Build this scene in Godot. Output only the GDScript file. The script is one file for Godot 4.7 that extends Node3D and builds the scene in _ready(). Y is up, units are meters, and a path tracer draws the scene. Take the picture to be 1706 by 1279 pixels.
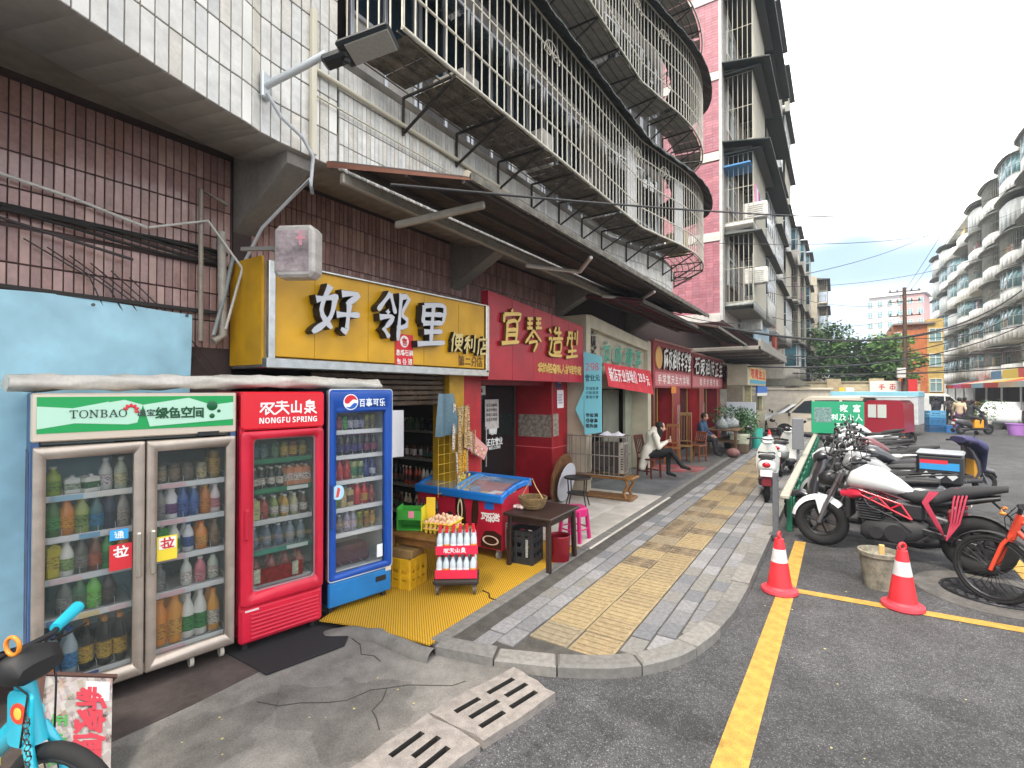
extends Node3D

const FAC := PI / 2.0  # turn of a thing whose front looks across the street (+x)
var eye := Vector3(0, 1.98, 0)
var mats := {}
var rng := RandomNumberGenerator.new()
var tex := {}


# ---------------------------------------------------------------- mesh building
class B:
	var st := SurfaceTool.new()
	var xf := Transform3D()
	var n := 0
	func _init() -> void:
		st.begin(Mesh.PRIMITIVE_TRIANGLES)
	func at(p: Vector3, turn := 0.0) -> B:
		xf = Transform3D(Basis(Vector3.UP, turn), p)
		return self
	func flat() -> void:
		st.set_smooth_group(-1)
	func tri(a: Vector3, b: Vector3, c: Vector3) -> void:
		st.add_vertex(xf * a)
		st.add_vertex(xf * b)
		st.add_vertex(xf * c)
		n += 1
	func quad(a: Vector3, b: Vector3, c: Vector3, d: Vector3) -> void:
		tri(a, b, c)
		tri(a, c, d)
	func face(p: Array, out: Vector3) -> void:
		var nn: Vector3 = (p[0] - p[2]).cross(p[0] - p[1])
		if nn.dot(out) < 0:
			p = p.duplicate()
			p.reverse()
		for i in range(1, p.size() - 1):
			tri(p[0], p[i], p[i + 1])
	func box(c: Vector3, s: Vector3, bev := 0.0, rot := Basis()) -> B:
		flat()
		var h := s * 0.5
		bev = minf(bev, minf(h.x, minf(h.y, h.z)) * 0.9)
		for ax in 3:
			for sg in [-1.0, 1.0]:
				var u := (ax + 1) % 3
				var w := (ax + 2) % 3
				var pts := []
				for k in [[-1, -1], [1, -1], [1, 1], [-1, 1]]:
					var p := Vector3()
					p[ax] = sg * h[ax]
					p[u] = k[0] * (h[u] - bev)
					p[w] = k[1] * (h[w] - bev)
					pts.append(c + rot * p)
				var o := Vector3()
				o[ax] = sg
				face(pts, rot * o)
		if bev > 0.0:
			for ax in 3:
				var u := (ax + 1) % 3
				var w := (ax + 2) % 3
				for su in [-1.0, 1.0]:
					for sw in [-1.0, 1.0]:
						var a := Vector3()
						a[u] = su * h[u]
						a[w] = sw * (h[w] - bev)
						var b := Vector3()
						b[u] = su * (h[u] - bev)
						b[w] = sw * h[w]
						var e := Vector3()
						e[ax] = h[ax] - bev
						var o := Vector3()
						o[u] = su
						o[w] = sw
						face([c + rot * (a - e), c + rot * (a + e), c + rot * (b + e), c + rot * (b - e)], rot * o)
			for sx in [-1.0, 1.0]:
				for sy in [-1.0, 1.0]:
					for sz in [-1.0, 1.0]:
						var s3 := Vector3(sx, sy, sz)
						var q := (h - Vector3.ONE * bev) * s3
						face([c + rot * (q + Vector3(sx * bev, 0, 0)), c + rot * (q + Vector3(0, sy * bev, 0)), c + rot * (q + Vector3(0, 0, sz * bev))], rot * s3)
		return self
	# box between two points, standing on a line from a to b, wide across and high up
	func bar(a: Vector3, b: Vector3, w: float, h: float, bev := 0.0) -> B:
		var d := b - a
		var z := d.normalized()
		var up := Vector3.UP if absf(z.y) < 0.95 else Vector3.RIGHT
		var x := up.cross(z).normalized()
		return box((a + b) * 0.5, Vector3(w, h, d.length()), bev, Basis(x, z.cross(x), z))
	func loft(rings: Array, closed := true, caps := true, group := 0) -> B:
		if rings.size() < 2:
			return self
		var m: int = rings[0].size()
		var cen := Vector3()
		for p in rings[0]:
			cen += p / m
		var a: Vector3 = rings[0][0]
		var nn: Vector3 = (a - rings[1][1 % m]).cross(a - rings[0][1 % m])
		var flip: bool = nn.dot(a - cen) < 0
		for i in rings.size() - 1:
			st.set_smooth_group(group if group >= 0 else (i + 1))
			var r: PackedVector3Array = rings[i]
			var q: PackedVector3Array = rings[i + 1]
			for j in (m if closed else m - 1):
				var k := (j + 1) % m
				if flip:
					quad(r[j], q[j], q[k], r[k])
				else:
					quad(r[j], r[k], q[k], q[j])
		if caps:
			flat()
			var d: Vector3 = rings[1][0] - rings[0][0]
			face(Array(rings[0]), -d)
			d = rings[-1][0] - rings[-2][0]
			face(Array(rings[-1]), d)
		return self
	func tube(pts: Array, r, m := 8, caps := true) -> B:
		var rings := []
		var x := Vector3()
		for i in pts.size():
			var d: Vector3 = (pts[mini(i + 1, pts.size() - 1)] - pts[maxi(i - 1, 0)]).normalized()
			if i == 0:
				x = d.cross(Vector3.UP if absf(d.y) < 0.9 else Vector3.RIGHT).normalized()
			else:
				x = (x - d * x.dot(d)).normalized()
			var y := d.cross(x)
			var rr: float = r[i] if r is Array else r
			var ring := PackedVector3Array()
			for k in m:
				var t := TAU * k / m
				ring.append(pts[i] + (x * cos(t) + y * sin(t)) * rr)
			rings.append(ring)
		return loft(rings, true, caps)
	func lathe(prof: Array, m := 16, c := Vector3(), smooth := false, rot := Basis()) -> B:
		var rings := []
		for p in prof:
			var ring := PackedVector3Array()
			for k in m:
				var t := TAU * k / m
				ring.append(c + rot * Vector3(cos(t) * p.x, p.y, sin(t) * p.x))
			rings.append(ring)
		return loft(rings, true, true, 0 if smooth else -1)
	func cyl(c: Vector3, r: float, h: float, m := 16, rot := Basis(), r2 := -1.0) -> B:
		return lathe([Vector2(r, -h / 2), Vector2(r if r2 < 0 else r2, h / 2)], m, c, false, rot)
	func ring(c: Vector3, R: float, r: float, m := 28, k := 8, rot := Basis(), squash := 1.0, arc := TAU, from := 0.0) -> B:
		var rings := []
		var steps := m if arc >= TAU - 0.01 else m
		for i in steps + 1:
			var a := from + arc * i / m
			var o := Vector3(cos(a), sin(a), 0)
			var g := PackedVector3Array()
			for j in k:
				var t := TAU * j / k
				g.append(c + rot * (o * (R + cos(t) * r) + Vector3(0, 0, sin(t) * r * squash)))
			rings.append(g)
		return loft(rings, true, arc < TAU - 0.01)
	func ell(c: Vector3, r: Vector3, nu := 12, nv := 8, rot := Basis()) -> B:
		var rings := []
		for i in nv + 1:
			var f := PI * (0.02 + 0.96 * i / nv)
			var g := PackedVector3Array()
			for j in nu:
				var t := TAU * j / nu
				g.append(c + rot * (Vector3(sin(f) * cos(t), cos(f), sin(f) * sin(t)) * r))
			rings.append(g)
		return loft(rings)
	# closed outline in x, y pushed from z = -d/2 to d/2, with a chamfered rim
	func slab(poly: PackedVector2Array, z0: float, z1: float, bev := 0.0) -> B:
		flat()
		if Geometry2D.is_polygon_clockwise(poly):
			poly = poly.duplicate()
			poly.reverse()
		var top := poly
		if bev > 0.0:
			var inn := Geometry2D.offset_polygon(poly, -bev, Geometry2D.JOIN_MITER)
			if inn.size() == 1 and inn[0].size() == poly.size():
				var q: PackedVector2Array = inn[0]
				if Geometry2D.is_polygon_clockwise(q):
					q.reverse()
				var best := 0
				for i in q.size():
					if q[i].distance_to(poly[0]) < q[best].distance_to(poly[0]):
						best = i
				top = q.slice(best) + q.slice(0, best)
			else:
				bev = 0.0
		var m := poly.size()
		for i in m:
			var j := (i + 1) % m
			var e := poly[j] - poly[i]
			var o := Vector3(e.y, -e.x, 0)
			face([Vector3(poly[i].x, poly[i].y, z0), Vector3(poly[j].x, poly[j].y, z0), Vector3(poly[j].x, poly[j].y, z1 - bev), Vector3(poly[i].x, poly[i].y, z1 - bev)], o)
			if bev > 0.0:
				face([Vector3(poly[i].x, poly[i].y, z1 - bev), Vector3(poly[j].x, poly[j].y, z1 - bev), Vector3(top[j].x, top[j].y, z1), Vector3(top[i].x, top[i].y, z1)], o + Vector3(0, 0, e.length()))
		for pass_ in 2:
			var q := poly if pass_ == 0 else top
			var z := z0 if pass_ == 0 else z1
			var ix := Geometry2D.triangulate_polygon(q)
			for i in range(0, ix.size(), 3):
				face([Vector3(q[ix[i]].x, q[ix[i]].y, z), Vector3(q[ix[i + 1]].x, q[ix[i + 1]].y, z), Vector3(q[ix[i + 2]].x, q[ix[i + 2]].y, z)], Vector3(0, 0, -1 if pass_ == 0 else 1))
		return self
	func sheet(poly: PackedVector2Array, y: float) -> B:  # flat outline given in x, z, looking up
		flat()
		var ix := Geometry2D.triangulate_polygon(poly)
		for i in range(0, ix.size(), 3):
			face([Vector3(poly[ix[i]].x, y, poly[ix[i]].y), Vector3(poly[ix[i + 1]].x, y, poly[ix[i + 1]].y), Vector3(poly[ix[i + 2]].x, y, poly[ix[i + 2]].y)], Vector3.UP)
		return self
	func mesh(m: Material) -> ArrayMesh:
		if n == 0:
			return ArrayMesh.new()
		st.generate_normals()
		var r := st.commit()
		if r.get_surface_count():
			r.surface_set_material(0, m)
		return r


func done(b: B, called: String, m: Material, parent: Node = null) -> MeshInstance3D:
	var o := MeshInstance3D.new()
	o.name = called
	if b.n == 0:
		print("empty ", called)
	o.mesh = b.mesh(m)
	(self if parent == null else parent).add_child(o, true)
	return o


func put(called: String, mesh: Mesh, parent: Node, t: Transform3D, m: Material = null) -> MeshInstance3D:
	var o := MeshInstance3D.new()
	o.name = called
	o.mesh = mesh
	o.transform = t
	if m:
		o.material_override = m
	parent.add_child(o, true)
	return o


func N(o: Node, label: String, category: String, group := "") -> Node:
	o.set_meta("label", label)
	o.set_meta("category", category)
	if group:
		o.set_meta("group", group)
	return o


func T(called: String, label: String, category: String, p := Vector3.ZERO, turn := 0.0, group := "") -> Node3D:
	var o := Node3D.new()
	o.name = called
	add_child(o, true)
	o.position = p
	o.rotation.y = turn
	N(o, label, category, group)
	return o


func D(src: Node3D, label: String, p: Vector3, turn := 0.0, group := "") -> Node3D:
	var o: Node3D = src.duplicate()
	add_child(o, true)
	o.name = str(src.name).rstrip("0123456789").rstrip("_") + "_%03d" % get_child_count()
	o.position = p
	o.rotation.y = turn
	o.set_meta("label", label)
	if group:
		o.set_meta("group", group)
	return o


func S(o: Node) -> Node:
	o.set_meta("kind", "structure")
	return o


# many alike pieces of one thing: the nearest as meshes of their own, the rest joined
func pieces(parent: Node3D, called: String, places: Array, mesh: Mesh, ms: Array, most := 300) -> void:
	var order := range(places.size())
	var dist := []
	for t in places:
		dist.append((parent.transform * (t as Transform3D).origin).distance_squared_to(eye))
	order.sort_custom(func(a, b): return dist[a] < dist[b])
	var rest := {}
	for k in order.size():
		var i: int = order[k]
		var m: Material = ms[hash(i * 31 + 7) % ms.size()]
		if k < most:
			put(called, mesh, parent, places[i], m)
		else:
			if not rest.has(m):
				rest[m] = []
			rest[m].append(places[i])
	for m in rest:
		var mm := MultiMesh.new()
		mm.transform_format = MultiMesh.TRANSFORM_3D
		mm.mesh = mesh
		mm.instance_count = rest[m].size()
		for i in rest[m].size():
			mm.set_instance_transform(i, rest[m][i])
		var o := MultiMeshInstance3D.new()
		o.name = called + "_field"
		o.multimesh = mm
		o.material_override = m
		o.set_meta("kind", "stuff")
		parent.add_child(o, true)


# ---------------------------------------------------------------- materials
func C(hex: String) -> Color:
	return Color(hex)


func M(hex: String, rough := 0.6, metal := 0.0, grime := "", scale := 1.0, bump := 0.0) -> StandardMaterial3D:
	var key := "%s|%.2f|%.2f|%s|%.2f|%.2f" % [hex, rough, metal, grime, scale, bump]
	if mats.has(key):
		return mats[key]
	var m := StandardMaterial3D.new()
	m.albedo_color = Color(hex)
	m.roughness = rough
	m.metallic = metal
	if grime:
		m.albedo_texture = tex[grime]
		m.uv1_triplanar = true
		m.uv1_world_triplanar = true
		m.uv1_scale = Vector3.ONE * scale
		if bump > 0.0:
			m.heightmap_enabled = true
			m.heightmap_texture = tex[grime]
			m.heightmap_scale = bump
	mats[key] = m
	return m


func glass(hex := "cfe0e0", alpha := 0.12, rough := 0.03) -> StandardMaterial3D:
	var key := "glass" + hex + str(alpha)
	if mats.has(key):
		return mats[key]
	var m := StandardMaterial3D.new()
	m.transparency = BaseMaterial3D.TRANSPARENCY_ALPHA
	m.albedo_color = Color(Color(hex), alpha)
	m.roughness = rough
	mats[key] = m
	return m


func coat(hex: String, rough := 0.35) -> StandardMaterial3D:  # lacquered paint
	var m := M(hex, rough, 0.0)
	m.clearcoat_enabled = true
	m.clearcoat = 0.6
	m.clearcoat_roughness = 0.12
	return m


# a grey texture from layers of noise: [frequency x, frequency y, weight], plus grains
func make_tex(called: String, w: int, h: int, layers: Array, lo: float, hi: float, grain: float, sd: int, power := 1.0, rgb := Vector3.ONE) -> void:
	var fields := []
	for l in layers:
		var f := FastNoiseLite.new()
		f.seed = sd + fields.size() * 17
		f.noise_type = FastNoiseLite.TYPE_SIMPLEX_SMOOTH
		f.frequency = l[0]
		f.fractal_octaves = 4
		var ni := f.get_seamless_image(w, h) if l[1] == l[0] else null
		if ni == null:
			# stretched noise: squeeze a seamless image
			ni = f.get_seamless_image(maxi(8, int(w * minf(1.0, l[1] / l[0]))) if l[1] < l[0] else w, maxi(8, int(h * l[1] / l[0])) if l[1] < l[0] else h)
			ni.resize(w, h, Image.INTERPOLATE_CUBIC)
		fields.append([ni.get_data(), l[2]])
	var r := RandomNumberGenerator.new()
	r.seed = sd
	var out := PackedByteArray()
	out.resize(w * h * 3)
	var specks := PackedFloat32Array()
	if called == "asphalt":
		specks.resize(w * h)
		for i in w * h / 3:
			var q := r.randf()
			specks[i] = 0.34 if q > 0.93 else -0.16 if q < 0.22 else 0.0
	for i in w * h:
		var v := 0.0
		for f in fields:
			v += f[0][i] / 255.0 * f[1]
		v = pow(clampf(v, 0, 1), power)
		v = lo + (hi - lo) * v + (r.randf() - 0.5) * grain
		if called == "asphalt":
			v += specks[(i % w) / 3 + (i / w) / 3 * w]
		for c in 3:
			out[i * 3 + c] = int(clampf(lerpf(1.0, v, rgb[c]) if rgb != Vector3.ONE else v, 0, 1) * 255)
	tex[called] = ImageTexture.create_from_image(Image.create_from_data(w, h, false, Image.FORMAT_RGB8, out))


func make_textures() -> void:
	make_tex("asphalt", 1024, 1024, [[0.004, 0.004, 0.22], [0.03, 0.03, 0.18], [0.25, 0.25, 0.6]], 0.3, 0.85, 0.12, 3)
	make_tex("concrete", 512, 512, [[0.006, 0.006, 0.5], [0.03, 0.03, 0.3], [0.2, 0.2, 0.2]], 0.55, 1.0, 0.16, 5)
	make_tex("dirt", 512, 512, [[0.008, 0.008, 0.6], [0.05, 0.05, 0.4]], 0.74, 1.0, 0.03, 9)
	make_tex("soft", 256, 256, [[0.012, 0.012, 1.0]], 0.85, 1.0, 0.02, 12)
	make_tex("stone", 512, 512, [[0.02, 0.02, 0.5], [0.2, 0.2, 0.5]], 0.6, 1.0, 0.16, 15)
	make_tex("wood", 256, 512, [[0.06, 0.06, 0.35], [0.02, 0.02, 0.65]], 0.55, 1.0, 0.1, 21)
	make_tex("metal", 256, 256, [[0.02, 0.02, 0.7], [0.3, 0.3, 0.3]], 0.8, 1.0, 0.05, 25)
	make_tex("rust", 256, 256, [[0.02, 0.02, 0.6], [0.1, 0.1, 0.4]], 0.35, 1.0, 0.12, 31, 0.8)
	var im := Image.create(256, 256, false, Image.FORMAT_RGB8)
	im.fill(Color(0.95, 0.95, 0.95))
	var r := RandomNumberGenerator.new()
	r.seed = 77
	for i in 150:
		var v := r.randf_range(0.35, 1.0)
		im.fill_rect(Rect2i(r.randi() % 240, r.randi() % 240, r.randi_range(4, 46), r.randi_range(3, 16)), Color(v, v * r.randf_range(0.8, 1.0), v * r.randf_range(0.75, 1.0)))
	tex["print"] = ImageTexture.create_from_image(im)
	make_tex("cloth", 256, 256, [[0.03, 0.03, 1.0]], 0.8, 1.0, 0.12, 36)


func _ready() -> void:
	rng.seed = 11
	make_textures()
	# camera
	var cam := Camera3D.new()
	cam.name = "camera"
	add_child(cam)
	cam.position = eye
	cam.rotation = Vector3(deg_to_rad(0.75), deg_to_rad(33.1), 0)
	cam.fov = 75.2
	cam.near = 0.05
	cam.far = 1200.0
	cam.current = true
	# sky, light, exposure
	var env := Environment.new()
	env.background_mode = Environment.BG_SKY
	env.sky = Sky.new()
	env.sky.sky_material = make_sky()
	env.tonemap_mode = Environment.TONE_MAPPER_LINEAR
	env.tonemap_exposure = 4.0
	env.fog_enabled = true
	env.fog_density = 0.0009
	env.fog_light_color = Color(0.86, 0.9, 0.95)
	env.sdfgi_enabled = true
	env.ssao_enabled = true
	env.ssil_enabled = true
	var we := WorldEnvironment.new()
	we.name = "world_environment"
	we.environment = env
	add_child(we)
	var sun := DirectionalLight3D.new()
	sun.name = "sun"
	sun.light_energy = 0.48
	sun.light_angular_distance = 14.0
	sun.light_color = Color(1.0, 0.96, 0.9)
	sun.shadow_enabled = true
	add_child(sun)
	sun.look_at_from_position(Vector3(-0.5, 12, 7.5), Vector3.ZERO)
	# the place
	build_ground()
	build_near_building()
	build_shops()
	build_far_buildings()
	build_street_end()
	build_fridges()
	build_shop_goods()
	build_street_furniture()
	build_vehicles()
	build_people()
	build_wires()


func make_sky() -> PanoramaSkyMaterial:
	var w := 512
	var h := 256
	var f := FastNoiseLite.new()
	f.seed = 4
	f.frequency = 1.3
	f.fractal_octaves = 5
	var im := Image.create(w, h, false, Image.FORMAT_RGBF)
	for y in h:
		var el := (0.5 - (y + 0.5) / h) * PI
		for x in w:
			var az := (x + 0.5) / w * TAU
			var d := Vector3(cos(el) * sin(az), sin(el), cos(el) * cos(az))
			var nz := f.get_noise_3d(d.x * 1.6, d.y * 4.5, d.z * 1.6)
			var e := rad_to_deg(el)
			var clear := (1.0 - smoothstep(10.0, 19.0, e + nz * 16.0)) * smoothstep(-0.35, 0.1, f.get_noise_3d(d.x * 2.0 + 7.0, d.y * 7.0, d.z * 2.0))
			var cloud := clampf(0.68 + 1.0 * nz, 0.29, 1.1)
			var c := Color(cloud, cloud * 1.0, cloud * 1.01)
			var blue := Color(0.155, 0.22, 0.3).lerp(Color(0.24, 0.285, 0.32), clampf(1.0 - e / 10.0, 0, 1))
			c = c.lerp(blue, clear * 0.95)
			if e < -2.0:
				c = Color(0.2, 0.2, 0.2)
			im.set_pixel(x, y, c)
	var m := PanoramaSkyMaterial.new()
	m.panorama = ImageTexture.create_from_image(im)
	m.filter = true
	return m


# ---------------------------------------------------------------- lettering: each character as strokes on a 16 x 16 field
var HAN := {
	"好": "41286d 645a0e 0574 83e3a6 b6bdbe9d 79f9", "邻": "5106 5187 4657 18784b 3b6e a2e2b7e9db9b a1af", "里": "2127 21d1d7 24d4 27d7 717e 3ada 0efe",
	"便": "4017 252f 52f2 646a 64e4ea 67e7 6aea a2a95f 7aff", "利": "6113 0484 424f 450b 458b a3ab e0eecd", "店": "7081 12f2 121a0f 848a 87e7 5a5f 5adadf 5ede",
	"第": "2003 1252 9074 82d2 25d5d8 28d8 282b 2bdbdead 757f 7b1f", "二": "24d4 0cfc", "分": "6017 90f7 38c8bfaf 681f",
	"售": "4115 333a 7082 33e3 35d5 37d7 3aea 838a 4b4f 4bcbcf 4fcf", "息": "7053 3239 32c2c9 34c4 36c6 39c9 1b0e 4b4fbfbd 7a8c caed", "烽": "1325 7265 42410e 498e a074 91d167 85f9 89e9 8bdb 7dfd b7bf",
	"石": "11f1 7109 565e 56d6de 5ede", "洞": "1032 0537 0e48 616f 61f1fe 84d4 878c 87d7dc 8bdb", "包": "5017 34d4dbba 464eeeeb 46969a4a", "谷": "5024 a0d4 7309 73f9 4a4f 4acacf 4fcf", "酒": "1032 0537 0e48 61f1 646f 64e4ef 9196 c1c7 6aea 6eee",
	"宜": "7081 1215 12f2d5 454d 45c5cd 48c8 4aca 0dfd", "琴": "1161 1363 1565 3135 91e1 93e3 95f5 b1b5 760b 76fb 6879 3bbb8f", "造": "0123 06362c 1c3eff 7053 63d3 a0a6 46f6 686d 68d8dd 6ddd", "型": "1171 0484 3108 6169 a1a5 d0d8 787e 2bdb 0efe",
	"我": "6113 05f5 424e2d 0b79 909affb ea6d c1e3", "的": "3012 131d 13636d 1868 1d6d 9074 94e4eddebc a7b9", "轻": "1161 301767 434f 0b7a 81e175 a4f7 89e9 b9be 7efe", "奢": "12e2 7008 73f7 38b8 0aea d52c 5b5f 5bcbcf 5dcd 5fcf", "私": "6113 0484 424f 450b 458b b27ced c8ff", "人": "70760f 76ff",
	"护": "0464 404e2d 0a68 a0b2 84e4e9 8989 84896f", "理": "0262 0767 0c6b 323c 8187 81e1e7 84e4 87e7 b1bd 8aea 7efe", "专": "22d2 15f5 7039d9ab 5cbf", "家": "7081 1215 12f2d5 35d5 8508 5798bf8f 791b 8a1e d79a 8aff",
	"新": "3042 1272 2435 6354 0676 0979 464f 3a1d 5a7c e092 929a7f 96f6 c6cf", "开": "12e2 07f7 52581f a2af", "业": "515d a1ad 1439 e4c9 0efe", "体": "4017 252f 54f4 a0af a45c b5fc 7cdc", "验": "015147 1217777d5d 0b5a b076 b0f6 86d6 798b a8ab e8cc 7efe", "价": "4017 252f a056 a0f6 888c6f c8cf", "元": "32c2 06f6 565b0f 969eeeeb",
	"农": "1316 13f3d6 830c 6a6f9d c79a 77ff", "夫": "22d2 06f6 717a0f 88ff", "山": "717d 252ddd d5de", "泉": "7051 3237 32c2c7 34c4 37c7 787e5d 1a5b1f d99b 8aff", "百": "12e2 7254 353f 35c5cf 3aca 3ece", "事": "12e2 3437 34c4c7 37c7 29d9dd 0bfb 2ddd 707f5e", "可": "12f2 c2cebd 353b 35858b 3a8a", "乐": "c122 2228e8 858f6e 4b2e bbee",
	"通": "0123 06362c 1c3eff 61d194 646d 64e4ed 67e7 6aea a4ad", "宝": "7081 1215 12f2d5 36c6 3aca 767e 1efe acbd", "绿": "300555 530a6a 0e6c 81d1d5 73d3 66f6 a6ae 788a 6e9b f7c9 bafe", "色": "5015 32b286 363b 36d6db 3bdb 868b 363eeeeb", "空": "7081 1215 12f2d5 5428 a4d7 39c9 797e 1efe", "间": "1022 131f 52e2efce 565d 56b6bd 59b9 5dbd",
	"拉": "0464 404e2d 0a68 a0b2 74f4 879c e6bd 6efe", "巧": "0262 323b 0c7a 72f2 9386e6decd", "滋": "1032 0537 0e48 7092 d0b2 53f3 8466 845787 5b8b b4a6 b5c7e8 bbeb", "正": "12e2 727e 78d8 373e 0efe", "在": "13f3 601a 373f 78e8 a5ae 6efe", "营": "13f3 5054 a0a4 1518 15f5d7 575a 57b7ba 5aba 4c4f 4ccccf 4fcf",
	"欢": "02520e 155d 9074 83e3c6 a6a96f aaff", "迎": "0123 06362c 1c3eff 8263 636b98 a2e2e9c8 a2ad", "光": "7075 2245 c1a5 06f6 565a0f 969eeeeb", "临": "131c 404f 8064 72f2 94a6 686f 68e8ef a8ae 6ede",
	"京": "7081 13f3 454a 45c5ca 4aca 7a7f5e 4b1e bbed", "味": "131b 13535b 1b5b 73e3 67f7 a0af a75d b7fd", "椰": "0464 303f 350b 3669 61a1 717b a1af 74a4 77a7 6cba c2f2d6f9db c1cf", "亭": "7081 02f2 4447 44b4b7 47b7 191b 19e9db 4bcb 7b7f5e",
	"麻": "7081 12f2 121a0f 4686 656e 664b 6689 a6e6 c5ce c69b c7ed", "衣": "7081 13f3 730a 585f8d d5a8 78ff", "祖": "2031 04540b 373f 4768 717d 71d1dd 75d5 79d9 5dfd", "传": "4017 252f 62e2 56f6 a07adaad 9cbf", "手": "c123 26d6 0afa 737f5e", "富": "7081 1214 12f2d4 45b5 4749 47b7b9 49b9 2b2f 2bdbdf 2ddd 7b7f 2fdf", "及": "21a1 41470f a186e6bb4f 58ff", "大": "05f5 70750f 76ff", "天": "22d2 07f7 727a0f 88ff", "生": "4016 24e4 707e 29d9 0efe", "堂": "7073 2042 c0a2 1316 13f3d6 4548 45b5b8 48b8 787e 2bdb 0efe", "学": "2043 7082 d0b2 1316 13f3d6 47b799 898f6e 0bfb",
}
var GL := {}


func hexv(c: String) -> float:
	return "0123456789abcdef".find(c)


func strokes(ch: String) -> Array:
	if GL.has(ch):
		return GL[ch]
	var r := []
	for s in (HAN.get(ch, "22e2 272d 27e7ed 2ded 7f81") as String).split(" "):
		var p := PackedVector2Array()
		for i in range(0, s.length() - 1, 2):
			p.append(Vector2(hexv(s[i]) / 15.0 - 0.5, 0.5 - hexv(s[i + 1]) / 15.0))
		if p.size() > 1:
			r.append(p)
	GL[ch] = r
	return r


# one character into b, size in metres, centred on p (local x right, y up, z out), brush = strokes that swell and taper
func glyph(b: B, ch: String, size: Vector2, p: Vector3, weight: float, depth: float, brush := 0.0, z0 := 0.0) -> void:
	var k := 0
	for s in strokes(ch):
		k += 1
		var pts := PackedVector2Array()
		for q in s:
			pts.append(Vector2(q.x * size.x, q.y * size.y) + (Vector2(q.y * size.x * 0.12, q.x * size.y * 0.1) if brush > 0 else Vector2.ZERO))
		var dz := 0.0004 * k
		var polys := []
		if brush > 0.0:
			var c := Curve2D.new()
			for i in pts.size():
				var tan := Vector2.ZERO
				if i > 0 and i < pts.size() - 1:
					tan = (pts[i + 1] - pts[i - 1]) * 0.16 * brush
				c.add_point(pts[i], -tan, tan)
			var L := c.get_baked_length()
			var up := PackedVector2Array()
			var dn := PackedVector2Array()
			var m := 9
			for i in m + 1:
				var t := float(i) / m
				var q := c.sample_baked(L * t, true)
				var d := (c.sample_baked(minf(L, L * t + 0.004), true) - c.sample_baked(maxf(0, L * t - 0.004), true)).normalized()
				var w := weight * 0.5 * (1.15 - 0.5 * sin(PI * clampf(t * 1.15, 0, 1)) * brush) * (1.0 if t < 0.8 else lerpf(1.0, 0.45, (t - 0.8) * 5))
				up.append(q + Vector2(-d.y, d.x) * w)
				dn.append(q - Vector2(-d.y, d.x) * w)
			dn.reverse()
			polys = Geometry2D.merge_polygons(up + dn, PackedVector2Array())
			if polys.is_empty():
				polys = [up + dn]
		else:
			polys = Geometry2D.offset_polyline(pts, weight * 0.5, Geometry2D.JOIN_MITER, Geometry2D.END_SQUARE)
		for q in polys:
			if q.size() < 3 or Geometry2D.triangulate_polygon(q).is_empty() or (Geometry2D.is_polygon_clockwise(q) and polys.size() > 1):
				continue
			var w := PackedVector2Array()
			for v in q:
				w.append(v + Vector2(p.x, p.y))
			if depth > 0.002:
				b.slab(w, p.z + z0, p.z + depth + dz)
			else:
				b.flat()
				var ix := Geometry2D.triangulate_polygon(w)
				for i in range(0, ix.size(), 3):
					b.face([Vector3(w[ix[i]].x, w[ix[i]].y, p.z + depth + dz), Vector3(w[ix[i + 1]].x, w[ix[i + 1]].y, p.z + depth + dz), Vector3(w[ix[i + 2]].x, w[ix[i + 2]].y, p.z + depth + dz)], Vector3(0, 0, 1))


# a line of characters as one printed part
func line(parent: Node, text: String, size: Vector2, p: Vector3, step: float, weight: float, m: Material, called := "lettering", depth := 0.001) -> MeshInstance3D:
	var b := B.new()
	var x := -step * (text.length() - 1) * 0.5
	for ch in text:
		if ch != " ":
			glyph(b, ch, size, p + Vector3(x, 0, 0), weight, depth)
		x += step
	return done(b, called, m, parent)


# raised characters, each a part with a face of another colour on a dark body
func raised(parent: Node, ch: String, size: Vector2, p: Vector3, weight: float, depth: float, body: Material, front: Material, brush := 0.0) -> void:
	var b := B.new()
	glyph(b, ch, size, Vector3.ZERO, weight, depth, brush)
	var o := done(b, "character", body, parent)
	o.position = p
	var f := B.new()
	glyph(f, ch, size, Vector3(0, 0, depth + 0.006), weight * 0.86, 0.001, brush)
	done(f, "face", front, o)


func latin(parent: Node, text: String, height: float, p: Vector3, m: Material, font := "Droid Sans", weight := 700, squeeze := 1.0, called := "lettering") -> MeshInstance3D:
	var t := TextMesh.new()
	var f := SystemFont.new()
	f.font_names = PackedStringArray([font])
	f.font_weight = weight
	t.font = f
	t.text = text
	t.font_size = 32
	t.pixel_size = height / 32.0 / 0.72
	t.depth = 0.002
	t.curve_step = 2.0
	t.material = m
	var o := put(called, t, parent, Transform3D(Basis().scaled(Vector3(squeeze, 1, 1)), p))
	return o


# ---------------------------------------------------------------- ground
func plate(b: B, poly: Array, y0: float, y1: float, bev := 0.0) -> B:  # outline in x, z standing from y0 to y1
	var q := PackedVector2Array()
	for p in poly:
		q.append(Vector2(p.x, -p.y))
	var keep := b.xf
	b.xf = keep * Transform3D(Basis(Vector3.RIGHT, Vector3(0, 0, -1), Vector3.UP), Vector3.ZERO)
	b.slab(q, y0, y1, bev)
	b.xf = keep
	return b


func V(a: Array) -> Array:
	var r := []
	for i in range(0, a.size(), 2):
		r.append(Vector2(a[i], a[i + 1]))
	return r


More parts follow.
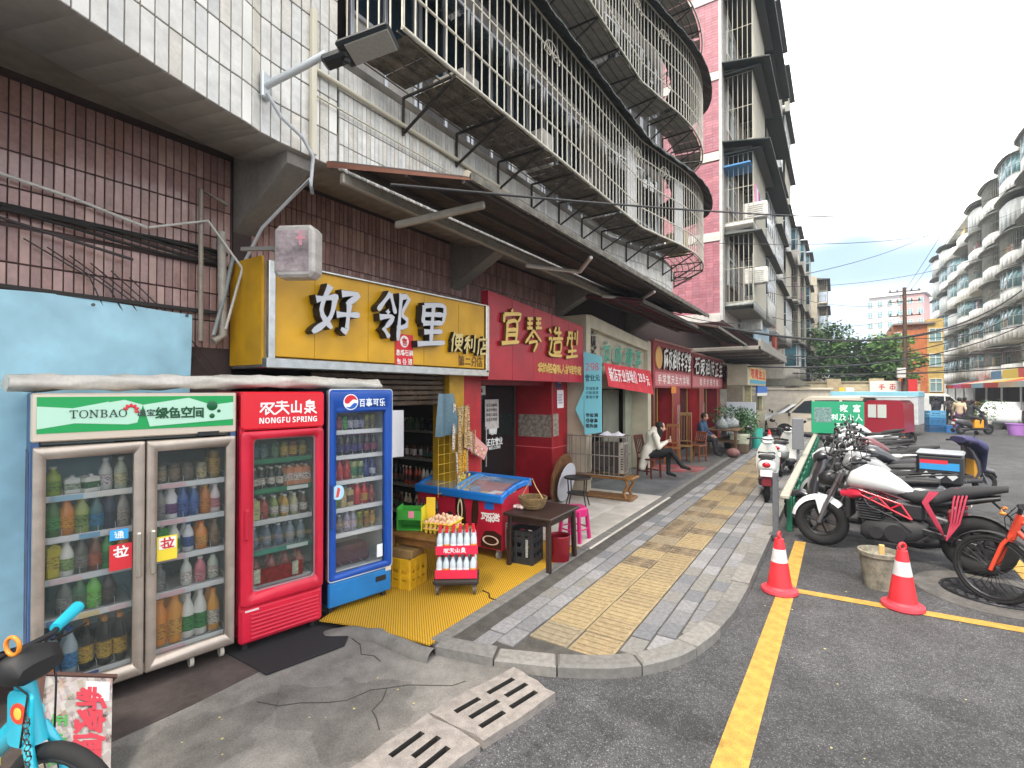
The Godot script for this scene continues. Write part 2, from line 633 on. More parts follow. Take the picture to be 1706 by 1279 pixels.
var kerb_line := [Vector2(-2.62, -2.92), Vector2(-2.15, -3.03), Vector2(-1.73, -3.2), Vector2(-1.4, -3.38), Vector2(-1.14, -3.62), Vector2(-0.96, -3.93), Vector2(-0.86, -4.3), Vector2(-0.79, -4.9), Vector2(-0.77, -5.6), Vector2(-0.77, -32.0)]


func along(path: Array, s: float) -> Array:  # point and direction at arc length s
	for i in path.size() - 1:
		var L: float = path[i].distance_to(path[i + 1])
		if s <= L or i == path.size() - 2:
			return [path[i].lerp(path[i + 1], s / L), (path[i + 1] - path[i]).normalized()]
		s -= L
	return []


func length_of(path: Array) -> float:
	var L := 0.0
	for i in path.size() - 1:
		L += path[i].distance_to(path[i + 1])
	return L


func offset_line(path: Array, d: float) -> Array:  # shifted to the right-hand side of travel
	var r := []
	for i in path.size():
		var t: Vector2 = (path[mini(i + 1, path.size() - 1)] - path[maxi(i - 1, 0)]).normalized()
		r.append(path[i] + Vector2(-t.y, t.x) * d)
	return r


func tread_texture(n: int, kind: int) -> ImageTexture:
	var im := Image.create(n, n, false, Image.FORMAT_RGB8)
	for y in n:
		for x in n:
			var v := 0.0
			if kind == 0:  # lozenge tread of a rubber mat
				var a := fposmod((x + y) * 4.0 / n, 1.0)
				var b := fposmod((x - y) * 4.0 / n, 1.0)
				v = 1.0 if minf(absf(a - 0.5), absf(b - 0.5)) > 0.17 else 0.55
			im.set_pixel(x, y, Color(v, v, v))
	return ImageTexture.create_from_image(im)


func build_ground() -> void:
	tex["tread"] = tread_texture(128, 0)
	var asphalt := M("949497", 0.92, 0.0, "asphalt", 0.5, 0.5)
	asphalt.detail_enabled = true
	asphalt.detail_blend_mode = BaseMaterial3D.BLEND_MODE_MUL
	asphalt.detail_albedo = tex["concrete"]
	asphalt.detail_uv_layer = BaseMaterial3D.DETAIL_UV_2
	asphalt.uv2_triplanar = true
	asphalt.uv2_world_triplanar = true
	asphalt.uv2_scale = Vector3.ONE * 0.11
	var b := B.new()
	b.sheet(PackedVector2Array(V([-90, 30, 90, 30, 90, -260, -90, -260])), -0.09)
	S(done(b, "road", asphalt))
	# concrete apron with a crack, then drain covers along its edge
	b = B.new()
	plate(b, V([-7.0, 3.0, -2.2, 3.0, -2.16, -1.0, -2.13, -2.3, -2.0, -3.02, -1.9, -3.3, -2.7, -3.2, -3.0, -3.05, -3.75, -2.95, -7.0, -2.95]), -0.2, -0.062)
	var apron := done(b, "concrete_apron", M("8f8b86", 0.9, 0.0, "concrete", 0.45, 0.5))
	S(apron)
	b = B.new()
	for c in [V([-2.95, -2.0, -2.72, -2.18, -2.6, -2.42, -2.35, -2.62, -2.2, -2.78]), V([-2.6, -2.42, -2.5, -2.2, -2.32, -2.1]), V([-3.2, -1.85, -2.95, -2.0]), V([-3.4, -2.75, -3.1, -2.62, -2.9, -2.63])]:
		var pts := []
		for i in c.size():
			pts.append(Vector3(c[i].x, -0.062, c[i].y))
			if i < c.size() - 1:
				var m: Vector2 = c[i].lerp(c[i + 1], 0.5) + Vector2(rng.randf_range(-0.045, 0.045), rng.randf_range(-0.045, 0.045))
				pts.append(Vector3(m.x, -0.062, m.y))
		b.tube(pts, 0.0045, 5)
	done(b, "crack", M("3d3b35", 0.95), apron)
	# stained strip under the fridges
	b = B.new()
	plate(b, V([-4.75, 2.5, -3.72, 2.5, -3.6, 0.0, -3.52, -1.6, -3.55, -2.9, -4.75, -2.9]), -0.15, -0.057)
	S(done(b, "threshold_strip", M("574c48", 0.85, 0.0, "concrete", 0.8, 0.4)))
	b = B.new()
	plate(b, V([-4.1, -2.05, -3.43, -2.05, -3.3, -2.62, -3.6, -2.98, -4.1, -2.98]), -0.055, -0.048)
	N(done(b, "rubber_mat", M("1c1b1e", 0.9)), "black rubber mat on the ground in front of the red drinks fridge", "mat")
	# lip of the shop floor
	b = B.new()
	var rings := []
	var lip := [Vector2(-3.62, -2.66), Vector2(-3.45, -2.8), Vector2(-3.2, -2.88), Vector2(-2.95, -2.87), Vector2(-2.72, -2.86), Vector2(-2.6, -2.88)]
	for i in lip.size():
		var t: Vector2 = (lip[mini(i + 1, 5)] - lip[maxi(i - 1, 0)]).normalized()
		var nrm := Vector2(-t.y, t.x)
		var g := PackedVector3Array()
		var hh: float = [0.01, 0.05, 0.06, 0.055, 0.06, 0.06][i] + 0.0
		for k in 9:
			var a := PI * k / 8.0
			var q: Vector2 = lip[i] + nrm * cos(a) * 0.085
			g.append(Vector3(q.x, -0.07 + sin(a) * (hh + 0.012) * (1.0 + rng.randf_range(-0.05, 0.05)), q.y))
		rings.append(g)
	b.loft(rings, false, false)
	S(done(b, "floor_lip", M("8c8984", 0.9, 0.0, "concrete", 1.6, 0.8)))
	# shop forecourt
	b = B.new()
	plate(b, V([-4.9, -2.9, -3.5, -2.9, -2.64, -2.98, -2.72, -5.9, -2.8, -34.0, -4.9, -34.0]), -0.2, -0.016)
	S(done(b, "forecourt", M("76736f", 0.85, 0.0, "concrete", 0.5, 0.3)))
	b = B.new()
	plate(b, V([-3.76, -2.72, -3.4, -2.84, -3.0, -2.9, -2.68, -2.93, -2.70, -4.4, -2.74, -5.75, -5.2, -5.75, -5.2, -4.4, -3.95, -3.35]), -0.014, -0.004)
	var yellow := M("dcaa1c", 0.75, 0.0, "tread", 9.0, 0.35)
	N(done(b, "yellow_mat", yellow), "large worn yellow anti-slip mat on the floor before the convenience shop", "mat")
	var tile := B.new()
	tile.box(Vector3(0, -0.006, 0), Vector3(0.594, 0.012, 0.594), 0.002)
	var tm := tile.mesh(null)
	var floor_ := B.new()
	plate(floor_, V([-4.4, -5.8, -2.76, -5.8, -2.78, -9.1, -4.4, -9.1]), -0.03, -0.012)
	var fl := S(done(floor_, "tiled_floor", M("8d877e", 0.8)))
	var pl := []
	for i in 3:
		for j in 6:
			pl.append(Transform3D(Basis(), Vector3(-4.1 + i * 0.6 - 0.001, -0.002, -5.55 - j * 0.6 - 0.55)))
	pieces(fl as Node3D, "tile", pl, tm, [M("d6d0c6", 0.35, 0.0, "soft", 0.9), M("cbc5ba", 0.4, 0.0, "soft", 0.9), M("dbd5cc", 0.35, 0.0, "soft", 0.9)])
	b = B.new()
	plate(b, V([-4.4, -9.14, -2.78, -9.14, -2.78, -12.4, -4.4, -12.4]), -0.014, -0.006)
	S(done(b, "grey_floor", M("85888b", 0.45, 0.0, "concrete", 0.6)))
	var red := B.new()
	red.box(Vector3(0, -0.006, 0), Vector3(0.294, 0.012, 0.294), 0.002)
	var rm := red.mesh(null)
	var rfl := B.new()
	plate(rfl, V([-4.2, -12.42, -2.8, -12.42, -2.8, -13.62, -4.2, -13.62]), -0.02, -0.01)
	var rf := S(done(rfl, "red_floor", M("6d5a55", 0.8)))
	pl = []
	for i in 4:
		for j in 4:
			if (i * 5 + j * 3) % 7 != 1:
				pl.append(Transform3D(Basis(), Vector3(-3.9 + i * 0.3, 0, -12.57 - j * 0.3)))
	pieces(rf as Node3D, "tile", pl, rm, [M("b0575a", 0.6, 0.0, "dirt", 1.0), M("a85f5c", 0.6, 0.0, "dirt", 1.0), M("bb7572", 0.6, 0.0, "dirt", 1.0)])
	# pavement: bed, kerb, bricks, tactile tiles
	var inner := offset_line(kerb_line, -0.02)
	b = B.new()
	plate(b, inner + V([-2.66, -32.0]), -0.2, -0.014)
	var pave := done(b, "pavement", M("57544f", 0.95, 0.0, "concrete", 2.0))
	S(pave)
	var L := length_of(kerb_line)
	var s := 0.0
	var off := -0.17
	var stones := [M("8b8985", 0.85, 0.0, "stone", 1.5, 0.4), M("97948f", 0.85, 0.0, "stone", 1.5, 0.4), M("7f7d7a", 0.85, 0.0, "stone", 1.5, 0.4)]
	var k := 0
	while s < L - 0.1:
		var ln := minf(rng.randf_range(0.42, 0.66) if s < 4.5 else 0.74, L - s)
		var outer := []
		var inn := []
		for i in 4:
			var q := along(kerb_line, s + 0.006 + (ln - 0.012) * i / 3.0)
			var nrm := Vector2(-q[1].y, q[1].x)
			outer.append(q[0])
			inn.append(q[0] + nrm * off)
		inn.reverse()
		b = B.new()
		plate(b, outer + inn, -0.22, 0.004 + rng.randf_range(-0.004, 0.004), 0.018)
		done(b, "kerb_stone", stones[k % 3], pave)
		k += 1
		s += ln
	# inner edging along the forecourt
	for i in 18:
		b = B.new()
		plate(b, V([-2.735 - i * 0.004, -3.0 - i * 0.9, -2.612 - i * 0.004, -3.0 - i * 0.9, -2.616 - i * 0.004, -3.89 - i * 0.9, -2.739 - i * 0.004, -3.89 - i * 0.9]), -0.2, 0.002, 0.008)
		done(b, "edging_stone", M("86837e", 0.9, 0.0, "stone", 1.2, 0.3), pave)
	var brick := B.new()
	brick.box(Vector3(0, -0.02, 0), Vector3(0.152, 0.04, 0.258), 0.006)
	var bm := brick.mesh(null)
	var tact := B.new()
	tact.box(Vector3(0, -0.02, 0), Vector3(0.336, 0.04, 0.328), 0.004)
	for i in 4:
		tact.box(Vector3(0, 0.004, -0.12 + i * 0.08), Vector3(0.29, 0.014, 0.032), 0.004)
	var tmh := tact.mesh(null)
	var gone := Geometry2D.offset_polygon(PackedVector2Array(kerb_line + V([-2.62, -32.0])), -0.17)[0]
	var bricks := []
	var tacts := []
	for col in 6:
		var x: float = (-2.525 + col * 0.163) if col < 3 else (-1.335 + (col - 3) * 0.163)
		for j in 108:
			var z: float = -2.86 - j * 0.27 - (0.135 if col % 2 else 0.0)
			var whole := Geometry2D.is_point_in_polygon(Vector2(x - 0.07, z + 0.12), gone) and Geometry2D.is_point_in_polygon(Vector2(x + 0.07, z + 0.12), gone)
			if whole or Geometry2D.is_point_in_polygon(Vector2(x - 0.02, z - 0.02), gone):
				bricks.append(Transform3D(Basis(Vector3(rng.randf_range(-1, 1), rng.randf_range(-1, 1) * 0.6, 0.1 + rng.randf_range(-1, 1)).normalized(), rng.randf_range(0, 0.012)), Vector3(x, rng.randf_range(-0.004, 0.003) if whole else -0.009, z)))
	for col in 2:
		for j in 84:
			var z := -2.98 - j * 0.335
			var x := -1.935 + col * 0.345
			var whole := Geometry2D.is_point_in_polygon(Vector2(x - 0.16, z + 0.16), gone) and Geometry2D.is_point_in_polygon(Vector2(x + 0.16, z + 0.16), gone)
			if whole or Geometry2D.is_point_in_polygon(Vector2(x - 0.06, z + 0.06), gone):
				tacts.append(Transform3D(Basis(Vector3.UP, rng.randf_range(-0.008, 0.008)).rotated(Vector3.RIGHT, rng.randf_range(-0.006, 0.006)), Vector3(x, rng.randf_range(-0.003, 0.003) if whole else -0.0105, z)))
	pieces(pave, "brick", bricks, bm, [M("858588", 0.85, 0.0, "stone", 2.0, 0.25), M("929294", 0.85, 0.0, "stone", 2.0, 0.25), M("7a7c80", 0.85, 0.0, "stone", 2.0, 0.25), M("9c9b9d", 0.85, 0.0, "stone", 2.0, 0.25), M("8b8985", 0.85, 0.0, "stone", 2.0, 0.25)])
	pieces(pave, "tactile_tile", tacts, tmh, [M("a59270", 0.85, 0.0, "stone", 1.4, 0.3), M("94836a", 0.85, 0.0, "rust", 1.1, 0.3), M("ad9a74", 0.85, 0.0, "stone", 1.4, 0.3), M("9b8e76", 0.85, 0.0, "stone", 1.4, 0.3)])
	# drain covers
	for c in [[V([-2.155, -2.37, -2.0, -3.08, -1.59, -2.97, -1.72, -2.34]), "further pitted concrete drain cover with slots beside the broken kerb corner"], [V([-2.22, -1.5, -2.162, -2.35, -1.735, -2.32, -1.84, -1.5]), "nearer cracked concrete drain cover with slots beside the asphalt"]]:
		var q: Array = c[0]
		var g := T("drain_cover", c[1], "drain cover", Vector3(0, -0.062, 0), 0, "concrete drain covers")
		var poly := PackedVector2Array()
		var holes := []
		for i in 4:  # ragged outline
			for kk in 5:
				var m: Vector2 = q[i].lerp(q[(i + 1) % 4], kk / 5.0)
				poly.append(m + Vector2(rng.randf_range(-0.014, 0.014), rng.randf_range(-0.014, 0.014)))
		# the slab is laid as strips round its slots
		var cs := CSGCombiner3D.new()
		cs.name = "slab"
		g.add_child(cs)
		var body := CSGPolygon3D.new()
		body.name = "body"
		var pp := PackedVector2Array()
		for m in poly:
			pp.append(Vector2(m.x, -m.y))
		body.polygon = pp
		body.depth = 0.1
		body.transform = Transform3D(Basis(Vector3.RIGHT, Vector3(0, 0, -1), Vector3.UP), Vector3(0, 0.024, 0))
		body.material = M("a49c96", 0.92, 0.0, "stone", 1.0, 0.6)
		cs.add_child(body)
		for r in 3:
			for cc in 2:
				var u: float = 0.26 + r * 0.25
				var v: float = 0.27 + cc * 0.42 + (0.06 if r == 1 else 0.0)
				var ctr: Vector2 = q[0].lerp(q[1], v).lerp(q[3].lerp(q[2], v), u)
				var dir: Vector2 = (q[1] - q[0]).normalized()
				var cut := CSGBox3D.new()
				cut.name = "slot"
				cut.operation = CSGShape3D.OPERATION_SUBTRACTION
				cut.size = Vector3(0.04, 0.14, 0.2 + 0.04 * ((r + cc) % 2))
				cut.position = Vector3(ctr.x, 0.02, ctr.y)
				cut.rotation.y = atan2(dir.x, dir.y)
				cut.material = M("2b2926", 0.95)
				cs.add_child(cut)
	# painted lines
	var paint := M("cfa44a", 0.8, 0.0, "stone", 0.9)
	b = B.new()
	b.sheet(PackedVector2Array(V([-0.61, -2.4, -0.43, -2.4, -0.375, -6.0, -0.37, -7.9, -0.50, -7.9, -0.525, -6.0])), -0.086)
	S(done(b, "road_line", paint))
	b = B.new()
	b.sheet(PackedVector2Array(V([-0.36, -6.0, 3.4, -6.22, 3.4, -6.08, -0.36, -5.88])), -0.085)
	S(done(b, "road_line", paint))
	b = B.new()
	b.sheet(PackedVector2Array(V([1.62, -6.2, 1.76, -6.2, 1.9, -9.5, 1.77, -9.5])), -0.086)
	S(done(b, "road_line", paint))
	# oil and water stains, scraps on the road
	var wet := StandardMaterial3D.new()
	wet.transparency = BaseMaterial3D.TRANSPARENCY_ALPHA
	wet.albedo_color = Color(0.05, 0.045, 0.04, 0.13)
	wet.roughness = 0.6
	for st in [[-0.95, -3.2, 0.35, 0.16, -0.0855], [-1.35, -2.75, 0.22, 0.3, -0.0853], [0.9, -4.3, 0.5, 0.2, -0.0857], [0.3, -7.0, 0.6, 0.4, -0.0851], [2.2, -5.0, 0.3, 0.5, -0.0859], [-2.6, -2.1, 0.5, 0.35, -0.0605], [-3.1, -1.2, 0.4, 0.6, -0.0601], [1.0, -3.1, 0.16, 0.6, -0.0849]]:
		var q := PackedVector2Array()
		var ph := rng.randf() * 9.0
		for i in 48:
			var a0 := TAU * i / 48
			var rr := 1.0 + 0.2 * sin(a0 * 3.0 + ph) + 0.12 * sin(a0 * 7.0 + ph * 2.0) + 0.06 * sin(a0 * 13.0)
			q.append(Vector2(st[0] + cos(a0) * st[2] * rr, st[1] + sin(a0) * st[3] * rr))
		b = B.new()
		b.sheet(q, st[4])
		S(done(b, "road_stain", wet))
	b = B.new()
	b.flat()
	for i in 60:
		var p := Vector3(rng.randf_range(-3.2, 2.6), -0.085, rng.randf_range(-8.0, -1.6))
		if p.x < -0.8:
			p = Vector3(rng.randf_range(-3.4, -2.3), -0.058, rng.randf_range(-2.6, -0.8))
		var a := rng.randf() * TAU
		var s1 := rng.randf_range(0.006, 0.018)
		b.quad(p, p + Vector3(cos(a) * s1, 0.004, sin(a) * s1), p + Vector3(cos(a + 0.8) * s1 * 1.4, 0.001, sin(a + 0.8) * s1 * 1.4), p + Vector3(cos(a + 1.6) * s1, 0.003, sin(a + 1.6) * s1))
	var lit := N(done(b, "litter", M("a8a06a", 0.8)), "tiny leaf scraps and litter scattered over road and concrete", "litter")
	lit.set_meta("kind", "stuff")
	# manhole
	var mh := T("manhole", "round iron manhole cover in a concrete collar beside the motorcycle", "manhole cover", Vector3(1.32, -0.088, -6.95))
	b = B.new()
	b.lathe([Vector2(0.43, 0.0), Vector2(0.43, 0.01), Vector2(0.64, 0.008), Vector2(0.65, 0.0)], 40)
	done(b, "collar", M("6d6a67", 0.9, 0.0, "concrete", 1.5, 0.4), mh)
	b = B.new()
	b.cyl(Vector3(0, 0.006, 0), 0.415, 0.012, 40)
	done(b, "cover", M("4b4b4e", 0.45, 0.6, "rust", 2.0), mh)
	b = B.new()
	for i in range(-5, 6):
		for j in range(-8, 9):
			var p := Vector2(i * 0.07, j * 0.045)
			if p.length() < 0.37 and absf(p.y) > 0.05:
				b.box(Vector3(p.x, 0.014, p.y), Vector3(0.056, 0.008, 0.026), 0.003)
	b.ring(Vector3(0, 0.012, 0), 0.395, 0.008, 36, 6, Basis(Vector3.RIGHT, PI / 2))
	done(b, "relief", M("55555a", 0.35, 0.7, "rust", 2.0), mh)


# ---------------------------------------------------------------- the flats above the shops
var parapet := [Vector2(-2.6, 1.2), Vector2(-2.95, 0.2), Vector2(-3.33, -0.88), Vector2(-3.54, -1.51), Vector2(-3.66, -1.98), Vector2(-3.75, -2.6), Vector2(-3.75, -9.0), Vector2(-3.68, -9.5), Vector2(-3.57, -10.1), Vector2(-3.44, -10.7), Vector2(-3.35, -11.4), Vector2(-3.35, -12.0), Vector2(-3.45, -12.7), Vector2(-3.75, -13.3), Vector2(-4.6, -13.6)]


func inset(path: Array, d: float) -> Array:
	return offset_line(path, -d)


func part_of(path: Array, s0: float, s1: float, step: float) -> Array:
	var r := []
	var n := maxi(1, int(ceil((s1 - s0) / step)))
	for i in n + 1:
		r.append(along(path, lerpf(s0, s1, float(i) / n))[0])
	return r


func smooth_line(path: Array, step: float) -> Array:
	var c := Curve2D.new()
	for i in path.size():
		var t: Vector2 = (path[mini(i + 1, path.size() - 1)] - path[maxi(i - 1, 0)]) * 0.17
		c.add_point(path[i], -t, t)
	var r := []
	var n := int(c.get_baked_length() / step)
	for i in n + 1:
		r.append(c.sample_baked(c.get_baked_length() * i / n, true))
	return r


# a curtain of wall along a plan line
func wall_strip(b: B, path: Array, y0: float, y1: float, thick: float) -> void:
	var back := inset(path, thick)
	var rings := []
	for i in path.size():
		rings.append(PackedVector3Array([Vector3(path[i].x, y0, path[i].y), Vector3(path[i].x, y1, path[i].y), Vector3(back[i].x, y1, back[i].y), Vector3(back[i].x, y0, back[i].y)]))
	b.loft(rings, true, true, -1)


func v3(p: Vector2, y: float) -> Vector3:
	return Vector3(p.x, y, p.y)


func build_near_building() -> void:
	var g := T("apartment_building", "old apartment block with white tiled parapet and barred balconies above the shops", "building")
	var grout := M("625d56", 0.9, 0.0, "dirt", 0.8)
	# ---- wall behind the fridges, brown tiles
	var b := B.new()
	b.box(Vector3(-4.76, 2.0, 0.45), Vector3(0.3, 4.3, 5.7))
	b.box(Vector3(-4.76, 3.62, -5.6), Vector3(0.3, 1.1, 6.38))
	b.box(Vector3(-4.76, 3.7, -17.0), Vector3(0.3, 1.0, 16.4))
	var wall := done(b, "ground_floor_wall", M("4b3a38", 0.8, 0.0, "dirt", 0.8), g)
	var tb := B.new()
	tb.box(Vector3.ZERO, Vector3(0.05, 0.231, 0.016), 0.003)
	var tmesh := tb.mesh(null)
	var browns := [M("b38f88", 0.16, 0.0, "dirt", 0.7), M("a5817a", 0.2, 0.0, "dirt", 0.7), M("bd9a92", 0.16, 0.0, "dirt", 0.7), M("b08a80", 0.16, 0.0, "dirt", 1.0), M("b8968c", 0.2, 0.0, "soft", 1.0), M("a8847a", 0.2, 0.0, "dirt", 1.0)]
	var pl := []
	for i in 66:
		for j in 7:
			var y := 4.06 - 0.12 - j * 0.242
			pl.append(Transform3D(Basis(Vector3.UP, FAC + rng.randf_range(-0.01, 0.01)), Vector3(-4.605, y - (0.02 if j > 3 else 0.0), -2.35 + i * 0.058)))
	for i in 108:
		for j in 4:
			pl.append(Transform3D(Basis(Vector3.UP, FAC), Vector3(-4.605, 3.94 - j * 0.24, -2.6 - i * 0.058)))
	pieces(g, "brown_tile", pl, tmesh, browns, 300)
	# dark recessed joint with an old cable bundle in it
	b = B.new()
	b.box(Vector3(-4.585, 3.2, -0.4), Vector3(0.03, 0.035, 3.9), 0.01)
	for k in 5:
		var pts := []
		for i in 14:
			pts.append(Vector3(-4.57 + k * 0.006, 3.26 - k * 0.02 - 0.03 * sin(i * 0.9 + k) - i * 0.006, 1.2 - i * 0.27))
		b.tube(pts, 0.012, 5)
	done(b, "cable_bundle", M("262321", 0.9), g)
	# ---- slab and beams over the pavement
	var sm := smooth_line(parapet, 0.16)
	var soffit := M("8d857b", 0.9, 0.0, "dirt", 0.35)
	b = B.new()
	plate(b, sm + V([-4.9, -13.4, -4.9, 1.2]), 4.12, 4.3)
	done(b, "soffit", soffit, g)
	b = B.new()
	wall_strip(b, inset(sm, 0.004), 3.965, 4.13, 0.55)
	done(b, "edge_beam", M("9a9288", 0.9, 0.0, "dirt", 0.4), g)
	for z in [-2.52, -5.55, -8.7, -12.6]:
		b = B.new()
		b.slab(PackedVector2Array([Vector2(-4.62, 4.12), Vector2(-3.78, 4.12), Vector2(-3.78, 3.86), Vector2(-4.62, 3.42)]), z - 0.11, z + 0.11)
		done(b, "bracket_beam", M("8f8981", 0.9, 0.0, "dirt", 0.6), g)
	# ---- parapet wall with white tiles
	b = B.new()
	wall_strip(b, inset(sm, 0.02), 3.99, 5.04, 0.2)
	var left := part_of(sm, 0, 4.28, 0.16)
	wall_strip(b, inset(left, 0.02), 5.04, 6.8, 0.2)
	done(b, "parapet_wall", grout, g)
	tb = B.new()
	tb.box(Vector3.ZERO, Vector3(0.082, 0.292, 0.02), 0.003)
	var wide := tb.mesh(null)
	tb = B.new()
	tb.box(Vector3.ZERO, Vector3(0.0465, 0.234, 0.02), 0.002)
	var narrow := tb.mesh(null)
	var whites := [M("efede6", 0.2, 0.0, "dirt", 0.45), M("e8e6df", 0.22, 0.0, "dirt", 0.45), M("f2efe8", 0.2, 0.0, "dirt", 0.45), M("e6e6e2", 0.18, 0.0, "dirt", 0.45), M("ece6da", 0.25, 0.0, "dirt", 0.6), M("efede6", 0.2, 0.0, "soft", 0.45), M("e4dfd4", 0.3, 0.0, "dirt", 1.1)]
	var L := length_of(sm)
	var s := 0.05
	var big := []
	pl = []
	while s < L:
		var q := along(sm, s)
		var turn := atan2(-q[1].y, q[1].x)
		var near_part: bool = s < 4.26
		for j in (9 if near_part else 4):
			(big if near_part else pl).append(Transform3D(Basis(Vector3.UP, turn + rng.randf_range(-0.012, 0.012)), Vector3(q[0].x, (4.12 + j * 0.302) if near_part else (4.085 + j * 0.242), q[0].y)))
		s += 0.0925 if near_part else 0.052
	pieces(g, "white_tile", big, wide, whites, 300)
	pieces(g, "narrow_white_tile", pl, narrow, whites, 300)
	# metal angle at the change of direction and a conduit along the tiles
	b = B.new()
	b.box(Vector3(-3.71, 4.6, -2.6), Vector3(0.05, 1.25, 0.05), 0.008)
	b.tube([Vector3(-3.71, 4.72, -2.62), Vector3(-3.71, 4.66, -5.6)], 0.022, 8)
	b.tube([Vector3(-3.71, 4.5, -2.64), Vector3(-3.71, 4.48, -5.4), Vector3(-3.71, 4.32, -5.5)], 0.008, 6)
	done(b, "conduit", M("cfc8b4", 0.5), g)
	# ---- flats above
	var face_line := inset(sm, 0.28)
	var upper := part_of(face_line, 4.2, length_of(face_line), 0.3)
	b = B.new()
	for fl in 3:
		var y := 5.04 + 2.75 * fl
		wall_strip(b, upper, y + 1.95, y + 2.75, 0.2)
		wall_strip(b, upper, y - 0.02, y + 0.12, 0.5)
	wall_strip(b, inset(upper, 0.5), 5.0, 13.2, 0.1)
	b.box(Vector3(-4.6, 8.2, -2.7), Vector3(1.4, 6.4, 0.2))
	b.box(Vector3(-4.0, 9.0, -11.2), Vector3(0.1, 8.0, 5.0))
	done(b, "upper_wall", M("8a8580", 0.85, 0.0, "dirt", 0.6), g)
	# windows behind the bars
	var rails := smooth_line(inset(part_of(sm, 4.3, L, 0.3), 0.3), 0.25)
	var LR := length_of(rails)
	var wf := M("b9bcc0", 0.35, 0.6)
	var wg := glass("22303a", 0.72)
	var curtain := M("d9d8d6", 0.9, 0.0, "cloth", 2.0)
	var dark := M("3b3734", 0.9)
	for fl in 2:
		var y := 5.16 + 2.75 * fl
		s = 0.35
		var k := 0
		while s < LR - 0.3:
			var q0 := along(rails, s)
			var q1 := along(rails, s + 0.92)
			var d: Vector2 = q1[0] - q0[0]
			var t := atan2(-d.y, d.x)
			var w := Node3D.new()
			w.name = "window"
			g.add_child(w, true)
			w.position = v3((q0[0] + q1[0]) * 0.5, y)
			w.rotation.y = t
			b = B.new()
			for x in [-0.45, 0.0, 0.45]:
				b.box(Vector3(x, 0.93, 0), Vector3(0.045, 1.86, 0.05), 0.004)
			for yy in [0.0, 0.62, 1.84]:
				b.box(Vector3(0, yy, 0.004), Vector3(0.95, 0.045, 0.05), 0.004)
			done(b, "frame", wf, w)
			b = B.new()
			b.box(Vector3(0, 1.23, -0.01), Vector3(0.9, 1.2, 0.006))
			done(b, "pane", wg, w)
			b = B.new()
			b.box(Vector3(0, 0.31, -0.01), Vector3(0.9, 0.6, 0.012))
			done(b, "panel", M("565250", 0.6, 0.0, "dirt", 1.0) if k % 3 else M("b8b4ae", 0.6, 0.0, "dirt", 1.0), w)
			if k % 4 != 1:
				b = B.new()
				var rg := []
				for i in 15:
					rg.append(PackedVector3Array([Vector3(-0.43 + i * 0.03 * (2 if k % 3 == 0 else 1), 0.64, -0.12 + 0.03 * sin(i * 1.9)), Vector3(-0.43 + i * 0.03 * (2 if k % 3 == 0 else 1), 1.82, -0.12 + 0.02 * sin(i * 1.9))]))
				b.loft(rg, false, false)
				done(b, "curtain", curtain if k % 2 else M("8f7f74", 0.9, 0.0, "cloth", 2.0), w)
			s += 0.98
			k += 1
		# things kept on the sill of the cage
	# ---- cages
	var cage_line := smooth_line(inset(part_of(sm, 4.35, L - 0.5, 0.4), -0.72), 0.13)
	var iron := M("eae4d2", 0.45, 0.1, "dirt", 2.5)
	var iron_dark := M("4a4541", 0.7, 0.2, "rust", 2.0)
	var base_line := smooth_line(inset(part_of(sm, 4.35, L - 0.5, 0.4), -0.02), 0.13)
	for fl in 3:
		var y0 := 5.03 + 2.75 * fl
		var y1 := y0 + 1.62
		var cg := Node3D.new()
		cg.name = "balcony_cage"
		g.add_child(cg, true)
		b = B.new()
		var LC := length_of(cage_line)
		s = 0.02
		var pitch := 0.138
		while s < LC and fl < 2:
			var q := along(cage_line, s)
			b.tube([v3(q[0], y0), v3(q[0], y1)], 0.0085, 5, false)
			s += pitch
		for yy in ([0.0, 0.36, 0.86, 1.3, 1.62] if fl < 2 else [0.0]):
			var pts := []
			for p in cage_line:
				pts.append(v3(p, y0 + yy))
			b.tube(pts, 0.013 if yy > 0.0 else 0.02, 5)
		# floor of the cage: lengthwise rods on bracket arms
		var bars := done(b, "cage_bars", iron, cg)
		bars.set_meta("kind", "stuff")
		b = B.new()
		for k in 5:
			var o := inset(cage_line, 0.06 + k * 0.14)
			var pts := []
			for p in o:
				pts.append(v3(p, y0 - 0.01))
			b.tube(pts, 0.009, 4)
		done(b, "floor_rods", M("8f866c", 0.6, 0.1, "rust", 2.0), cg).set_meta("kind", "stuff")
		# end closures
		for e in [0, cage_line.size() - 1]:
			b = B.new()
			for k in 6:
				var p: Vector2 = cage_line[e].lerp(base_line[0 if e == 0 else base_line.size() - 1], k / 5.0)
				b.tube([v3(p, y0), v3(p, y1)], 0.0085, 5)
			if fl < 2:
				done(b, "cage_end", iron, cg)
		# fan ornaments in the upper row
		if fl < 2:
			for c in [2.6, 5.9, 7.0]:
				b = B.new()
				var q := along(cage_line, c)
				var t := atan2(-q[1].y, q[1].x)
				b.at(v3(q[0], y0 + 1.2), t)
				b.ring(Vector3(0, 0, 0.02), 0.2, 0.008, 20, 5, Basis(), 1.0, PI, 0.0)
				b.ring(Vector3(0, 0, 0.02), 0.05, 0.008, 10, 5, Basis(), 1.0, PI, 0.0)
				for i in 7:
					var a := PI * i / 6.0
					b.tube([Vector3(cos(a) * 0.05, sin(a) * 0.05, 0.02), Vector3(cos(a) * 0.2, sin(a) * 0.2, 0.02)], 0.006, 4)
				done(b, "fan_ornament", iron, cg)
		# floor boards or sheets lying in the cage
		b = B.new()
		var n := cage_line.size()
		var last := 64 if fl == 0 else n - 3
